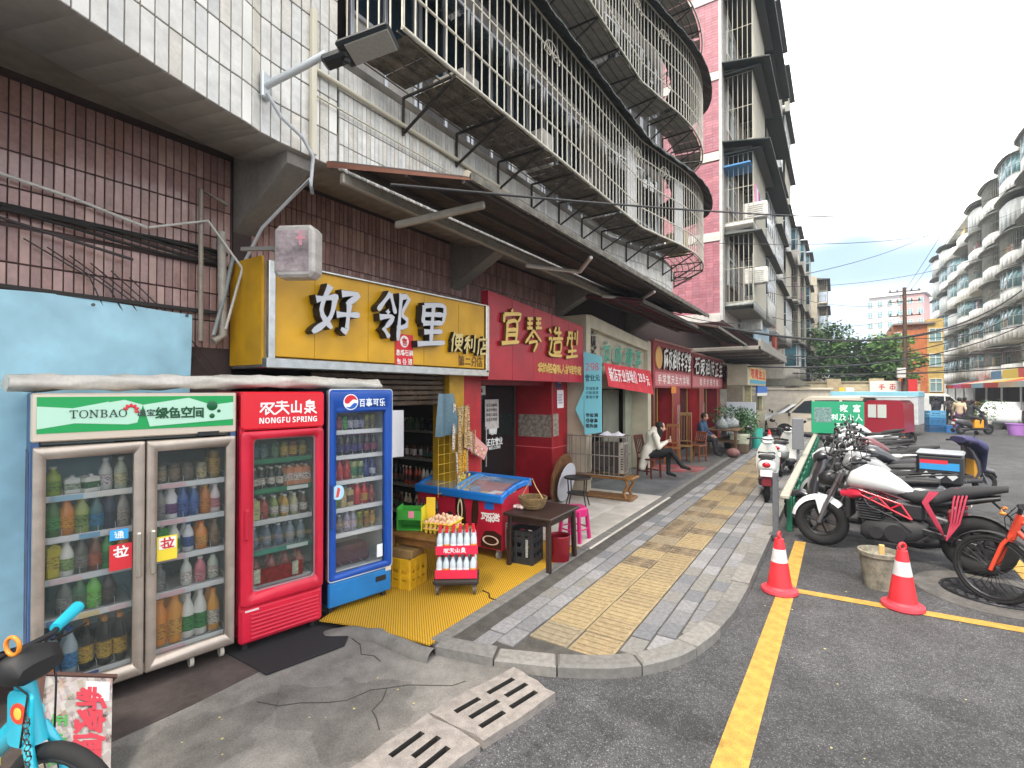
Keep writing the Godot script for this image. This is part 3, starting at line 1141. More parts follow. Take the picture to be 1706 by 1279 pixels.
		for i in range(1, mini(last, n - 2)):
			if i % 17 == 5:
				continue
			var oa := inset(cage_line, 0.05)
			var ob := inset(cage_line, 0.62)
			var h := y0 + 0.012 + 0.006 * (i % 3)
			b.flat()
			b.face([v3(oa[i], h), v3(oa[i + 1], h), v3(ob[i + 1], h), v3(ob[i], h)], Vector3.UP)
			b.face([v3(oa[i], h - 0.008), v3(oa[i + 1], h - 0.008), v3(ob[i + 1], h - 0.008), v3(ob[i], h - 0.008)], Vector3.DOWN)
		done(b, "cage_floor", M("94887a", 0.85, 0.0, "rust", 0.9) if fl == 0 else M("c6bfb2", 0.8, 0.0, "dirt", 1.3), cg)
		# bracket triangles under the cage
		s = 0.7
		while s < LC - 0.2:
			var q := along(cage_line, s)
			var inn: Vector2 = q[0] + Vector2(-q[1].y, q[1].x) * -0.69
			b = B.new()
			b.bar(v3(inn, y0 - 0.03), v3(q[0], y0 - 0.03), 0.022, 0.022)
			b.bar(v3(inn, y0 - 0.03), v3(inn, y0 - 0.42), 0.022, 0.022)
			b.bar(v3(inn, y0 - 0.4), v3(q[0], y0 - 0.045), 0.022, 0.022)
			done(b, "bracket", iron_dark, cg)
			s += 0.86
		# canopy over the cage
		if fl < 2:
			var ca := inset(cage_line, 0.75)
			var cb := inset(cage_line, -0.22)
			var rg := []
			for i in cage_line.size():
				var wob := 0.015 * sin(i * 1.7)
				rg.append(PackedVector3Array([v3(ca[i], y1 + 0.34), v3(cage_line[i], y1 + 0.14 + wob), v3(cb[i], y1 - 0.1 + wob), v3(cb[i], y1 - 0.13 + wob), v3(cage_line[i], y1 + 0.10 + wob), v3(ca[i], y1 + 0.3)]))
			b = B.new()
			b.loft(rg, true, true, -1)
			done(b, "canopy", M("2f3a38", 0.6, 0.1, "dirt", 0.7), cg)
	# bulkheads, boxes, washing in the first cage
	for k in [[1.2, 0.3, "b9b3a8"], [2.9, 0.42, "c9c4ba"], [4.2, 0.3, "a29a92"], [8.6, 0.5, "cdb98f"]]:
		var q := along(inset(cage_line, 0.4), k[0])
		b = B.new()
		b.box(v3(q[0], 5.05 + k[1] / 2), Vector3(0.3, k[1], 0.42), 0.02, Basis(Vector3.UP, atan2(-q[1].y, q[1].x)))
		N(done(b, "storage_box", M(k[2], 0.8, 0.0, "dirt", 1.5)), {1.2: "low pale storage box inside the barred balcony near the street lamp", 2.9: "tall pale storage box inside the long barred balcony", 4.2: "brownish storage box in the middle of the barred balcony", 8.6: "tan carton behind the bars close to the rounded balcony end"}[k[0]], "box", "boxes kept in the barred balcony")
	# white boards fixed behind some bars
	for k in [[5.75, 0.5], [7.75, 0.42]]:
		var q := along(inset(cage_line, 0.06), k[0])
		b = B.new()
		b.box(v3(q[0], 5.05 + 0.68), Vector3(k[1], 1.3, 0.012), 0.0, Basis(Vector3.UP, atan2(-q[1].y, q[1].x)))
		done(b, "white_board", M("dcdcdc", 0.6, 0.0, "dirt", 0.9), g)
	# ---- blue banner on the brown wall
	var bn := T("blue_banner", "faded sky blue banner sheet pinned to the brown tiled wall", "banner", Vector3(-4.55, 0, 0), FAC)
	var rings := []
	for i in 46:
		var g3 := PackedVector3Array()
		for j in 22:
			var u := i / 45.0
			var v := j / 21.0
			var x := lerpf(-2.6, 2.02, u)
			var sag := 0.03 * (1 - v) * 0.0
			g3.append(Vector3(x, lerpf(0.3, 2.63 + 0.02 * sin(u * 17.0), v) - sag, 0.02 * sin(u * 23.0 + v * 3.0) * v + 0.016 * sin(u * 9.0 - v * 8.0) + 0.02))
		rings.append(g3)
	b = B.new()
	b.loft(rings, false, false)
	var bm := M("a3d2e3", 0.4, 0.0, "soft", 0.8)
	done(b, "sheet", bm, bn)
	b = B.new()
	for i in 6:
		b.cyl(Vector3(1.98 - i * 0.62, 2.6, 0.05), 0.012, 0.01, 10, Basis(Vector3.RIGHT, PI / 2))
	done(b, "eyelet", M("555555", 0.4, 0.8), bn)
	b = B.new()
	b.box(Vector3(0, 2.66, 0.0), Vector3(4.6, 0.03, 0.03))
	done(b, "batten", M("2d2a28", 0.8), bn)
	# ---- street lamp on the parapet
	var lamp := T("street_lamp", "grey solar street lamp with black head on a white arm above the yellow shop sign", "street lamp", Vector3(-3.68, 4.33, -2.16))
	b = B.new()
	b.tube([Vector3(0, 0, 0), Vector3(0.27, 0.09, -0.1), Vector3(0.5, 0.17, -0.18)], 0.028, 10)
	b.box(Vector3(0.0, 0, 0), Vector3(0.03, 0.2, 0.09), 0.008, Basis(Vector3.UP, 0.35))
	done(b, "arm", M("c8ced2", 0.4, 0.4), lamp)
	var d := (Vector3(-3.18, 4.46, -2.37) - lamp.position)
	var hb := Basis(Vector3(0.55, 0.22, -0.28).normalized(), 0).orthonormalized()
	var ax := Vector3(0.80, 0.27, -0.42).normalized()
	var az := Vector3(0.36, 0.0, 0.93)
	az = (az - ax * az.dot(ax)).normalized()
	hb = Basis(ax, az.cross(ax), az)
	b = B.new()
	b.box(d + hb * Vector3(0.05, 0, 0), Vector3(0.2, 0.07, 0.13), 0.02, hb)
	b.box(d + hb * Vector3(0.31, 0.012, 0), Vector3(0.42, 0.05, 0.27), 0.02, hb)
	b.ell(d + hb * Vector3(0.12, -0.04, 0.0), Vector3(0.028, 0.03, 0.028), 10, 6, hb)
	done(b, "lamp_head", M("1e2326", 0.4), lamp)
	b = B.new()
	b.box(d + hb * Vector3(0.33, -0.014, 0), Vector3(0.34, 0.008, 0.22), 0.003, hb)
	done(b, "diffuser", M("b6b8b2", 0.35, 0.0, "metal", 6.0), lamp)
	b = B.new()
	b.tube([Vector3(0.02, -0.06, 0.0), Vector3(0.04, -0.2, -0.1), Vector3(0.03, -0.28, -0.3), Vector3(0.0, -0.38, -0.42), Vector3(-0.03, -0.62, -0.42), Vector3(0.02, -0.7, -0.4), Vector3(0.03, -0.6, -0.37), Vector3(-0.25, -0.72, -0.36), Vector3(-0.55, -0.92, -0.3), Vector3(-0.78, -1.2, -0.27)], 0.015, 7)
	done(b, "lamp_cable", M("b9bcc0", 0.5), lamp)
	# ---- pipes at the wall corner
	var pp := [[Vector3(-4.54, 3.4, 0.4), Vector3(-4.54, 3.39, -0.88), Vector3(-4.54, 3.35, -1.24), Vector3(-4.53, 3.26, -1.7)], [Vector3(-4.52, 3.26, -1.71), Vector3(-4.46, 3.42, -2.12), Vector3(-4.36, 3.05, -2.36), Vector3(-4.36, 2.5, -2.22)], [Vector3(-4.5, 3.62, -2.3), Vector3(-4.5, 3.68, -2.08), Vector3(-4.5, 2.4, -2.09)], [Vector3(-4.48, 3.36, -2.24), Vector3(-4.48, 2.46, -2.26), Vector3(-4.48, 2.4, -2.18)], [Vector3(-4.46, 3.16, -2.33), Vector3(-4.46, 2.8, -2.26), Vector3(-4.46, 2.45, -2.17)]]
	for i in pp.size():
		b = B.new()
		b.tube(pp[i], [0.012, 0.012, 0.02, 0.035, 0.018][i], 8)
		N(done(b, "pipe", M(["d5d2ca", "d8d4cb", "a59a8c", "b7b0a4", "9aa0a0"][i], 0.5, 0.0, "dirt", 2.0)), ["thin white conduit sloping down across the brown tiles", "thin white bent conduit hanging beside the yellow sign", "beige pipe running down the brown tiled corner", "thick drain pipe standing between brown wall and yellow sign", "grey hose bending down behind the yellow sign"][i], "pipe", "pipes on the brown wall corner")
	b = B.new()
	b.tube([Vector3(-4.5, 3.3, 1.0), Vector3(-4.52, 3.14, -0.6), Vector3(-4.5, 2.98, -1.6)], 0.011, 6)
	for k in 6:
		var p0 := Vector3(-4.56, 3.0 - k * 0.03, -1.0 - k * 0.12)
		b.tube([p0, p0 + Vector3(0.02, -0.2 - 0.03 * k, -0.35), p0 + Vector3(0, -0.55 - 0.05 * k, -0.5 - 0.05 * k)], 0.005, 4)
	N(done(b, "loose_wire", M("3a3434", 0.8)), "tangle of thin loose wires hanging over the brown tiles", "wire")
	# ---- awnings
	awning(Vector3(-3.72, 4.0, -2.75), Vector3(-3.72, 3.98, -12.2), 1.1, 0.18, -0.62, "5c4c42", "rust-brown corrugated awning sloping out over the yellow and red shop signs", 78)
	awning(Vector3(-3.95, 3.78, -8.6), Vector3(-3.95, 3.74, -14.6), 0.95, 0.14, -0.4, "7a3038", "dark red awning tucked under the rusty one, over the beauty shop", 101)
	awning(Vector3(-3.72, 3.9, -13.2), Vector3(-3.74, 3.8, -18.2), 1.2, 0.3, -0.2, "5f5a55", "grey awning over the red signs, beyond the rust-brown one", 60)
	# folding arms and roller under the awning
	var arm := T("folding_awning_frame", "white folding awning arm with roller tube under the corrugated awning", "awning arm")
	b = B.new()
	b.tube([Vector3(-2.66, 3.84, -3.36), Vector3(-2.66, 3.81, -12.7)], 0.04, 10)
	b.bar(Vector3(-3.66, 3.62, -3.5), Vector3(-2.75, 3.72, -3.75), 0.05, 0.07, 0.01)
	b.bar(Vector3(-3.66, 3.86, -2.85), Vector3(-3.66, 3.78, -9.4), 0.06, 0.1, 0.01)
	done(b, "roller", M("b4ada0", 0.5, 0.2, "dirt", 2.0), arm)
	for z in [-5.9, -8.6]:
		b = B.new()
		b.bar(Vector3(-3.62, 3.72, z), Vector3(-3.15, 3.72, z - 0.75), 0.05, 0.05, 0.01)
		b.bar(Vector3(-3.15, 3.72, z - 0.75), Vector3(-2.68, 3.72, z - 0.1), 0.05, 0.05, 0.01)
		done(b, "folding_arm", M("c9c6c0", 0.45, 0.2), arm)
	# far concrete canopy
	var cc := T("concrete_canopy", "long grey concrete canopy slab below the pink block over the far shops", "canopy")
	b = B.new()
	b.box(Vector3(-3.3, 3.42, -23.5), Vector3(2.4, 0.14, 10.0), 0.02)
	b.box(Vector3(-2.16, 3.53, -23.5), Vector3(0.1, 0.36, 10.0), 0.02)
	done(b, "slab", M("9c978f", 0.9, 0.0, "dirt", 0.6), cc)
	for i in 5:
		b = B.new()
		b.box(Vector3(-3.3, 3.31, -19.4 - i * 2.0), Vector3(2.3, 0.1, 0.12))
		done(b, "rib", M("77736d", 0.9, 0.0, "dirt", 0.6), cc)


func awning(a: Vector3, c: Vector3, reach: float, drop: float, skew: float, hex: String, label: String, n: int) -> void:
	var g := T("awning", label, "awning")
	var b := B.new()
	var rg := []
	for i in n * 2 + 1:
		var p := a.lerp(c, i / (n * 2.0))
		var w := 0.014 if i % 2 else -0.014
		rg.append(PackedVector3Array([p + Vector3(0, w, 0), p + Vector3(reach, -drop + w + sag(i, n), skew), p + Vector3(reach, -drop + w - 0.006 + sag(i, n), skew), p + Vector3(0, w - 0.006, 0)]))
	b.loft(rg, true, true, -1)
	done(b, "sheet", M(hex, 0.75, 0.0, "rust", 0.8), g)
	b = B.new()
	for k in 3:
		b.bar(a + Vector3(reach * (0.15 + 0.4 * k), -drop * (0.15 + 0.4 * k) - 0.045, skew * (0.15 + 0.4 * k)), c + Vector3(reach * (0.15 + 0.4 * k), -drop * (0.15 + 0.4 * k) - 0.045, 0), 0.03, 0.05)
	done(b, "purlin", M("3c3733", 0.8), g)
	b = B.new()
	b.bar(a + Vector3(reach + 0.012, -drop - 0.005, skew), c + Vector3(reach + 0.012, -drop - 0.005, skew), 0.018, 0.07)
	done(b, "edge_strip", M("8a8477", 0.7, 0.0, "rust", 1.5), g)
	b = B.new()
	b.flat()
	b.quad(a + Vector3(0, -0.02, 0.01), a + Vector3(reach, -drop - 0.02, skew + 0.01), a + Vector3(reach, -drop - 0.04, skew + 0.01), a + Vector3(0, -0.07, 0.01))
	done(b, "side_flap", M("80503e" if n < 100 else "6c2e38", 0.8, 0.0, "dirt", 1.5), g)


func sag(i: int, n: int) -> float:
	return 0.025 * sin(i * 0.21) + 0.012 * sin(i * 0.83 + n)


# ---------------------------------------------------------------- shops
func P(parent: Node, called: String, c: Vector3, s: Vector3, m: Material, bev := 0.0) -> MeshInstance3D:
	var b := B.new()
	b.box(c, s, bev)
	return done(b, called, m, parent)


func paper(parent: Node, called: String, c: Vector3, s: Vector2, m: Material, curl := 0.01) -> MeshInstance3D:  # a sheet facing local +z
	var b := B.new()
	var rg := []
	for i in 7:
		var u := i / 6.0 - 0.5
		var w := curl * (u * u * 4.0) + 0.003
		rg.append(PackedVector3Array([c + Vector3(u * s.x, -s.y / 2 + curl * 0.5 * u, w), c + Vector3(u * s.x, s.y / 2, 0.003 + w * 0.4)]))
	b.loft(rg, false, false)
	return done(b, called, m, parent)


func scribble(parent: Node, p: Vector3, w: float, rows: int, dy: float, m: Material, thick := 0.012) -> void:  # rows of handwriting, too small to read
	var b := B.new()
	for r in rows:
		var x := -w / 2
		while x < w / 2 - 0.02:
			var g := HAN.keys()[rng.randi() % 60] as String
			glyph(b, g, Vector2(dy * 0.62, dy * 0.66), p + Vector3(x + dy * 0.3, -r * dy, 0), thick, 0.001)
			x += dy * (0.72 + rng.randf() * 0.12)
	done(b, "lettering", m, parent)


func build_shops() -> void:
	var black := M("121214", 0.6)
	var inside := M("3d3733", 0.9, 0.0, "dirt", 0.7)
	var g := T("shop_row", "row of open shop rooms with pillars and doors under the flats", "building")
	# rooms
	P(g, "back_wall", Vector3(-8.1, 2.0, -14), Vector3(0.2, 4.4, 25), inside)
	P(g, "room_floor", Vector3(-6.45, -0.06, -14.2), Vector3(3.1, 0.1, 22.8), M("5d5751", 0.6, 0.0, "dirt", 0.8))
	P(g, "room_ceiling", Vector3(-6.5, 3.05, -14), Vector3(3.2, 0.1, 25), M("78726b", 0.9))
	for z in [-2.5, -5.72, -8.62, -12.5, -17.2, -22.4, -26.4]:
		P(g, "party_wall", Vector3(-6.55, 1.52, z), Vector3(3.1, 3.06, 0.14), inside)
	# pillars
	P(g, "yellow_pillar", Vector3(-4.35, 1.15, -5.12), Vector3(0.3, 2.3, 0.3), M("c99a16", 0.5, 0.0, "dirt", 1.2), 0.01)
	P(g, "red_pillar", Vector3(-4.55, 1.15, -5.56), Vector3(0.5, 2.3, 0.46), M("c21f2b", 0.4, 0.0, "dirt", 1.0), 0.01)
	var col := P(g, "red_column", Vector3(-4.85, 1.15, -8.42), Vector3(0.9, 2.3, 0.62), M("b01c2a", 0.3, 0.0, "dirt", 0.8), 0.012)
	P(col, "joint_strip", Vector3(-4.85, 0.92, -8.42), Vector3(0.906, 0.012, 0.626), M("d46a70", 0.4))
	P(col, "joint_strip", Vector3(-4.85, 1.62, -8.42), Vector3(0.906, 0.008, 0.626), M("86202a", 0.4))
	P(g, "lintel", Vector3(-4.72, 2.22, -6.95), Vector3(0.3, 0.3, 2.5), M("9c1b2b", 0.4, 0.0, "dirt", 0.8), 0.01)
	# torn board, notices on the column
	var t := T("torn_notice", "torn brown cardboard notice wrapped round the red column corner", "notice", Vector3(-4.85, 1.32, -8.105))
	paper(t, "sheet", Vector3(0.08, 0.0, 0.0), Vector2(0.72, 0.42), M("b7a99b", 0.9, 0.0, "rust", 2.0))
	var t2 := paper(t, "sheet", Vector3.ZERO, Vector2(0.22, 0.42), M("c2b6a6", 0.9, 0.0, "rust", 2.0))
	t2.transform = Transform3D(Basis(Vector3.UP, FAC), Vector3(0.452, 0.02, -0.12))
	t = T("white_notice", "small white printed notice on the street face of the red column", "notice", Vector3(-4.395, 1.82, -8.4), FAC)
	paper(t, "sheet", Vector3.ZERO, Vector2(0.26, 0.34), M("e4dfe0", 0.8))
	scribble(t, Vector3(0, 0.08, 0.006), 0.2, 4, 0.05, M("6a6a8a", 0.9), 0.004)
	t = T("meter_plate", "blue grey number plate high on the red column", "plate", Vector3(-4.395, 2.12, -8.36), FAC)
	P(t, "plate", Vector3.ZERO, Vector3(0.2, 0.2, 0.012), M("3d4a6b", 0.4), 0.004)
	line(t, "利店", Vector2(0.06, 0.06), Vector3(0, 0.02, 0.007), 0.08, 0.008, M("c9ced8", 0.5))
	# glass door of the hair salon
	var door := T("salon_door", "dark glass double door with white stickers in the red shopfront", "door", Vector3(-5.2, 0, -6.95), FAC)
	for sx in [-1.0, 1.0]:
		var leaf := Node3D.new()
		leaf.name = "door_leaf"
		door.add_child(leaf, true)
		P(leaf, "pane", Vector3(sx * 0.56, 1.05, 0), Vector3(1.06, 2.04, 0.012), glass("202a2a", 0.55))
		P(leaf, "frame", Vector3(sx * 1.1, 1.05, 0), Vector3(0.05, 2.1, 0.05), M("40352f", 0.5))
		P(leaf, "rail", Vector3(sx * 0.56, 2.1, 0), Vector3(1.12, 0.06, 0.05), M("40352f", 0.5))
		P(leaf, "rail", Vector3(sx * 0.56, 0.03, 0), Vector3(1.12, 0.06, 0.05), M("40352f", 0.5))
		var hb := B.new()
		hb.tube([Vector3(sx * 0.12, 0.65, 0.05), Vector3(sx * 0.12, 1.35, 0.05)], 0.016, 8)
		done(hb, "handle", M("dfe2e2", 0.2, 0.8), leaf)
		# greeting stickers
		var white := M("e9ebe8", 0.6)
		var b := B.new()
		b.lathe([Vector2(0.1, -0.001), Vector2(0.1, 0.001)], 20, Vector3(sx * 0.42 - 0.05, 1.28, 0.01), false, Basis(Vector3.RIGHT, PI / 2))
		b.tube([Vector3(sx * 0.42 - 0.17, 1.36, 0.012), Vector3(sx * 0.42 - 0.15, 1.22, 0.012), Vector3(sx * 0.42 + 0.05, 1.2, 0.012), Vector3(sx * 0.42 + 0.08, 1.36, 0.012)], 0.018, 6)
		done(b, "sticker", white, leaf)
		line(leaf, "欢迎光临" if sx < 0 else "正在营业", Vector2(0.11, 0.13), Vector3(sx * 0.44, 1.06, 0.01), 0.125, 0.018, white)
		latin(leaf, "WELCOME", 0.055, Vector3(sx * 0.44, 0.95, 0.012), white)
	var n := T("door_notice", "handwritten white paper notice taped to the dark glass door", "notice", Vector3(-5.17, 1.56, -7.26), FAC)
	paper(n, "sheet", Vector3.ZERO, Vector2(0.42, 0.52), M("ddd8d2", 0.9, 0.0, "soft", 3.0))
	scribble(n, Vector3(0, 0.16, 0.012), 0.34, 4, 0.085, M("4a3f3c", 0.9), 0.006)
	n = T("door_banner", "narrow white strip banner above the dark glass door", "banner", Vector3(-5.16, 1.98, -6.5), FAC)
	paper(n, "sheet", Vector3.ZERO, Vector2(1.1, 0.16), M("d8dad6", 0.8))
	scribble(n, Vector3(0, 0.0, 0.01), 0.9, 1, 0.11, M("2a2a2c", 0.9), 0.008)
	# ---- yellow shop sign
	var ys := T("yellow_shop_sign", "yellow convenience shop sign box with silver edging and big silver characters", "shop sign", Vector3(-4.0, 0, -3.95), FAC)
	var yel := M("dda60a", 0.42, 0.0, "soft", 0.5)
	var silver := M("c9c7c2", 0.22, 0.85, "metal", 1.5)
	var b := B.new()
	b.slab(PackedVector2Array([Vector2(-1.52, 2.27), Vector2(1.5, 2.27), Vector2(1.5, 3.14), Vector2(-1.52, 3.09)]), -0.53, 0.0, 0.006)
	done(b, "panel", yel, ys)
	P(ys, "side_panel", Vector3(-1.585, 2.66, -0.3), Vector3(0.02, 0.92, 0.5), M("d09c10", 0.5, 0.0, "soft", 0.8))
	b = B.new()
	b.box(Vector3(-0.01, 2.215, -0.25), Vector3(3.16, 0.09, 0.56), 0.008)
	b.box(Vector3(1.545, 2.68, -0.25), Vector3(0.07, 0.92, 0.56), 0.008)
	b.box(Vector3(-1.545, 2.66, -0.2), Vector3(0.06, 0.84, 0.46), 0.006)
	b.box(Vector3(-0.01, 3.1, -0.25), Vector3(3.1, 0.02, 0.56), 0.004, Basis(Vector3(0, 0, 1), 0.02))
	done(b, "edging", silver, ys)
	for x in [-1.12, -0.5, 0.32, 0.95]:
		P(ys, "seam", Vector3(x, 2.67, 0.0015), Vector3(0.004, 0.8, 0.003), M("a97c08", 0.6))
	var dark := M("1b1a1c", 0.5)
	var sil := M("b9babf", 0.35, 0.25)
	raised(ys, "好", Vector2(0.5, 0.5), Vector3(-0.94, 2.74, 0.012), 0.072, 0.085, dark, sil, 1.0)
	raised(ys, "邻", Vector2(0.46, 0.54), Vector3(-0.24, 2.77, 0.012), 0.066, 0.085, dark, sil, 0.9)
	raised(ys, "里", Vector2(0.46, 0.5), Vector3(0.36, 2.74, 0.012), 0.066, 0.085, dark, sil, 0.5)
	var gold := M("c7b37a", 0.3, 0.5)
	raised(ys, "便", Vector2(0.22, 0.24), Vector3(0.84, 2.58, 0.012), 0.032, 0.045, dark, gold, 0.4)
	raised(ys, "利", Vector2(0.22, 0.24), Vector3(1.1, 2.57, 0.012), 0.032, 0.045, dark, gold, 0.4)
	raised(ys, "店", Vector2(0.22, 0.24), Vector3(1.38, 2.57, 0.012), 0.032, 0.045, dark, gold, 0.4)
	line(ys, "第二分店", Vector2(0.11, 0.12), Vector3(1.2, 2.36, 0.004), 0.13, 0.014, M("5c3d10", 0.6), "small_lettering")
	var rs := T("red_sticker", "small red and white liquor sticker pasted on the yellow shop sign", "sticker", Vector3(-3.993, 2.42, -3.95), FAC)
	P(rs, "sheet", Vector3(0, 0, 0), Vector3(0.27, 0.36, 0.004), M("d3222e", 0.5))
	b = B.new()
	b.cyl(Vector3(0, 0.1, 0.003), 0.065, 0.002, 24, Basis(Vector3.RIGHT, PI / 2))
	done(b, "disc", M("f0e9e4", 0.6), rs)
	line(rs, "售", Vector2(0.08, 0.08), Vector3(0, 0.1, 0.005), 0.1, 0.009, M("c41c28", 0.6))
	line(rs, "息烽石洞", Vector2(0.055, 0.06), Vector3(0, -0.025, 0.003), 0.064, 0.008, M("f0e9e4", 0.6))
	line(rs, "包谷酒", Vector2(0.055, 0.06), Vector3(0, -0.12, 0.003), 0.085, 0.008, M("f0e9e4", 0.6))
	# projecting light box
	var lb := T("light_box_sign", "weathered white rounded light box sign with a faded red mark", "light box", Vector3(-3.66, 3.1, -2.42), 0.5)
	b = B.new()
	b.slab(Geometry2D.offset_polygon(PackedVector2Array([Vector2(-0.13, -0.17), Vector2(0.13, -0.17), Vector2(0.13, 0.17), Vector2(-0.13, 0.17)]), 0.04, Geometry2D.JOIN_ROUND)[0], -0.09, 0.05, 0.02)
	done(b, "case", M("c9c3bd", 0.5, 0.0, "dirt", 2.0), lb)
	P(lb, "face", Vector3(-0.01, 0.0, 0.052), Vector3(0.27, 0.33, 0.004), M("cbb9bb", 0.5, 0.0, "rust", 1.0), 0.001)
	b = B.new()
	b.box(Vector3(0.06, 0.1, 0.056), Vector3(0.025, 0.12, 0.003))
	b.box(Vector3(0.06, 0.1, 0.0575), Vector3(0.08, 0.025, 0.003))
	done(b, "faded_mark", M("c98d97", 0.7), lb)
	P(lb, "bracket", Vector3(-0.35, 0.05, -0.05), Vector3(0.3, 0.03, 0.03), M("77736e", 0.6))
	# roller shutter rolled up under the sign, slats one by one
	var sh := T("roller_shutter", "brown roller shutter rolled up under the yellow sign", "shutter", Vector3(-4.3, 0, -4.0), FAC)
	var sl := []
	for i in 7:
		sl.append(Transform3D(Basis(), Vector3(0, 2.2 - i * 0.062, 0)))
	var slat := B.new()
	slat.box(Vector3.ZERO, Vector3(2.0, 0.052, 0.02), 0.008)
	pieces(sh, "slat", sl, slat.mesh(null), [M("6e5a49", 0.5, 0.3, "rust", 1.0)])
	# ---- red salon sign
	var red := T("red_salon_sign", "crimson hair salon sign with raised golden characters", "shop sign", Vector3(-4.0, 0, -7.06), FAC)
	var crim := [M("b3182f", 0.35, 0.0, "soft", 0.5), M("ac1730", 0.35, 0.0, "soft", 0.5)]
	for i in 5:
		var w := 0.61
		var pb := B.new()
		var xl := -1.525 + i * w
		pb.slab(PackedVector2Array([Vector2(xl + 0.003, 2.13), Vector2(xl + w - 0.003, 2.13), Vector2(xl + w - 0.003, 3.36 - 0.035 * (i + 1)), Vector2(xl + 0.003, 3.36 - 0.035 * i)]), -0.12, 0.002 * (i % 2), 0.004)
		done(pb, "panel", crim[i % 2], red)
	P(red, "side_return", Vector3(1.53, 2.68, -0.2), Vector3(0.02, 1.08, 0.28), M("8c1424", 0.4))
	var gold2 := M("d9b866", 0.35, 0.25)
	var goldd := M("6e4a1a", 0.5)
	raised(red, "宜", Vector2(0.46, 0.56), Vector3(-1.02, 2.88, 0.01), 0.062, 0.035, goldd, gold2, 0.35)
	raised(red, "琴", Vector2(0.48, 0.56), Vector3(-0.38, 2.86, 0.01), 0.052, 0.035, goldd, gold2, 0.35)
	raised(red, "造", Vector2(0.5, 0.5), Vector3(0.35, 2.8, 0.01), 0.056, 0.035, goldd, gold2, 0.35)
	raised(red, "型", Vector2(0.46, 0.5), Vector3(0.98, 2.8, 0.01), 0.056, 0.035, goldd, gold2, 0.35)
	line(red, "我的轻奢私人护理专家", Vector2(0.145, 0.15), Vector3(0.62, 2.35, 0.004), 0.16, 0.02, gold2, "small_lettering", 0.006)
	# ---- beige beauty shop front
	var be := T("beige_shopfront", "beige framed beauty shop front with green raised characters", "shop front", Vector3(-4.0, 0, -10.7), FAC)
	var beige := M("c6bca4", 0.5, 0.0, "soft", 0.5)
	P(be, "post", Vector3(-1.86, 1.72, -0.3), Vector3(0.2, 3.44, 0.6), beige, 0.01)
	P(be, "post", Vector3(1.86, 1.62, -0.3), Vector3(0.24, 3.24, 0.6), beige, 0.01)
	b = B.new()
	b.slab(PackedVector2Array([Vector2(-1.76, 3.2), Vector2(1.74, 2.98), Vector2(1.74, 3.2), Vector2(-1.76, 3.46)]), -0.55, 0.0, 0.01)
	done(b, "head_beam", beige, be)
	P(be, "fascia", Vector3(0, 2.62, -0.14), Vector3(3.5, 1.2, 0.06), M("b8ae98", 0.6, 0.0, "soft", 0.5))
	P(be, "wall_panel", Vector3(-1.12, 1.0, -0.6), Vector3(1.3, 2.0, 0.08), M("b5aa95", 0.6, 0.0, "dirt", 0.8))
	P(be, "door_panel", Vector3(0.75, 1.0, -0.62), Vector3(1.0, 2.0, 0.06), M("7f8172", 0.5, 0.0, "soft", 0.6))
	P(be, "side_panel", Vector3(1.5, 1.0, -0.45), Vector3(0.5, 2.0, 0.06), M("9da08c", 0.5, 0.0, "soft", 0.6))
	var teal := M("2c9b7e", 0.4)
	var teald := M("cfd8cc", 0.4, 0.4)
	var gi := 0
	for ch in "京味椰亭":
		raised(be, ch, Vector2(0.4, 0.46), Vector3(-0.9 + gi * 0.66, 2.76 - gi * 0.012, -0.1), 0.05, 0.07, teald, teal, 0.2)
		gi += 1
	raised(be, "麻", Vector2(0.3, 0.26), Vector3(-1.5, 3.02, -0.1), 0.03, 0.03, M("4b4640", 0.6), M("5e5950", 0.6), 0.8)
	raised(be, "学", Vector2(0.3, 0.26), Vector3(-1.5, 2.78, -0.1), 0.03, 0.03, M("4b4640", 0.6), M("5e5950", 0.6), 0.8)
	# red price banner
	var rb := T("red_price_banner", "bright red cloth banner with white opening price lettering", "banner", Vector3(-3.86, 0, -10.66), FAC)
	b = B.new()
	var rg := []
	for i in 25:
		var u := i / 24.0
		var g3 := PackedVector3Array()
		for j in 9:
			var v := j / 8.0
			g3.append(Vector3(lerpf(-1.46, 1.5, u) + (1 - v) * 0.04, lerpf(2.06 - 0.18 * u, 2.53 - 0.06 * u, v), 0.025 * sin(u * 11.0 + v * 2.0) * (1.0 - v * 0.6) + (1 - v) * 0.1))
		rg.append(g3)
	b.loft(rg, false, false)
	done(b, "sheet", M("d92a3c", 0.6, 0.0, "soft", 1.0), rb)
	var tl := line(rb, "新店开业体验价", Vector2(0.19, 0.26), Vector3(-0.55, 2.29, 0.085), 0.235, 0.028, M("f1dfe0", 0.6))
	tl.rotation.z = -0.025
	tl.rotation.x = -0.2
	tl.position = Vector3(0, 0.02, 0.44)
	var lt := latin(rb, "29.9", 0.2, Vector3(0.6, 2.27, 0.09), M("f1dfe0", 0.6), "Droid Sans", 700, 0.9)
	lt.rotation.x = -0.2
	var l3 := line(rb, "元", Vector2(0.19, 0.24), Vector3(1.1, 2.25, 0.075), 0.2, 0.028, M("f1dfe0", 0.6))
	l3.rotation.x = -0.2
	l3.position.z = 0.44
	# pale blue offer board facing up the street
	var bl := T("blue_offer_board", "tall pale blue offer board with pink 298 on the beige shop front", "poster", Vector3(-3.86, 0, -8.62), 0.22)
	b = B.new()
	b.slab(PackedVector2Array([Vector2(-0.12, 1.15), Vector2(0.2, 1.2), Vector2(0.2, 2.62), Vector2(-0.14, 2.72)]), -0.02, 0.0, 0.004)
	b.slab(PackedVector2Array([Vector2(-0.14, 1.3), Vector2(-0.13, 2.0), Vector2(-0.3, 1.62)]), -0.02, -0.004, 0.002)
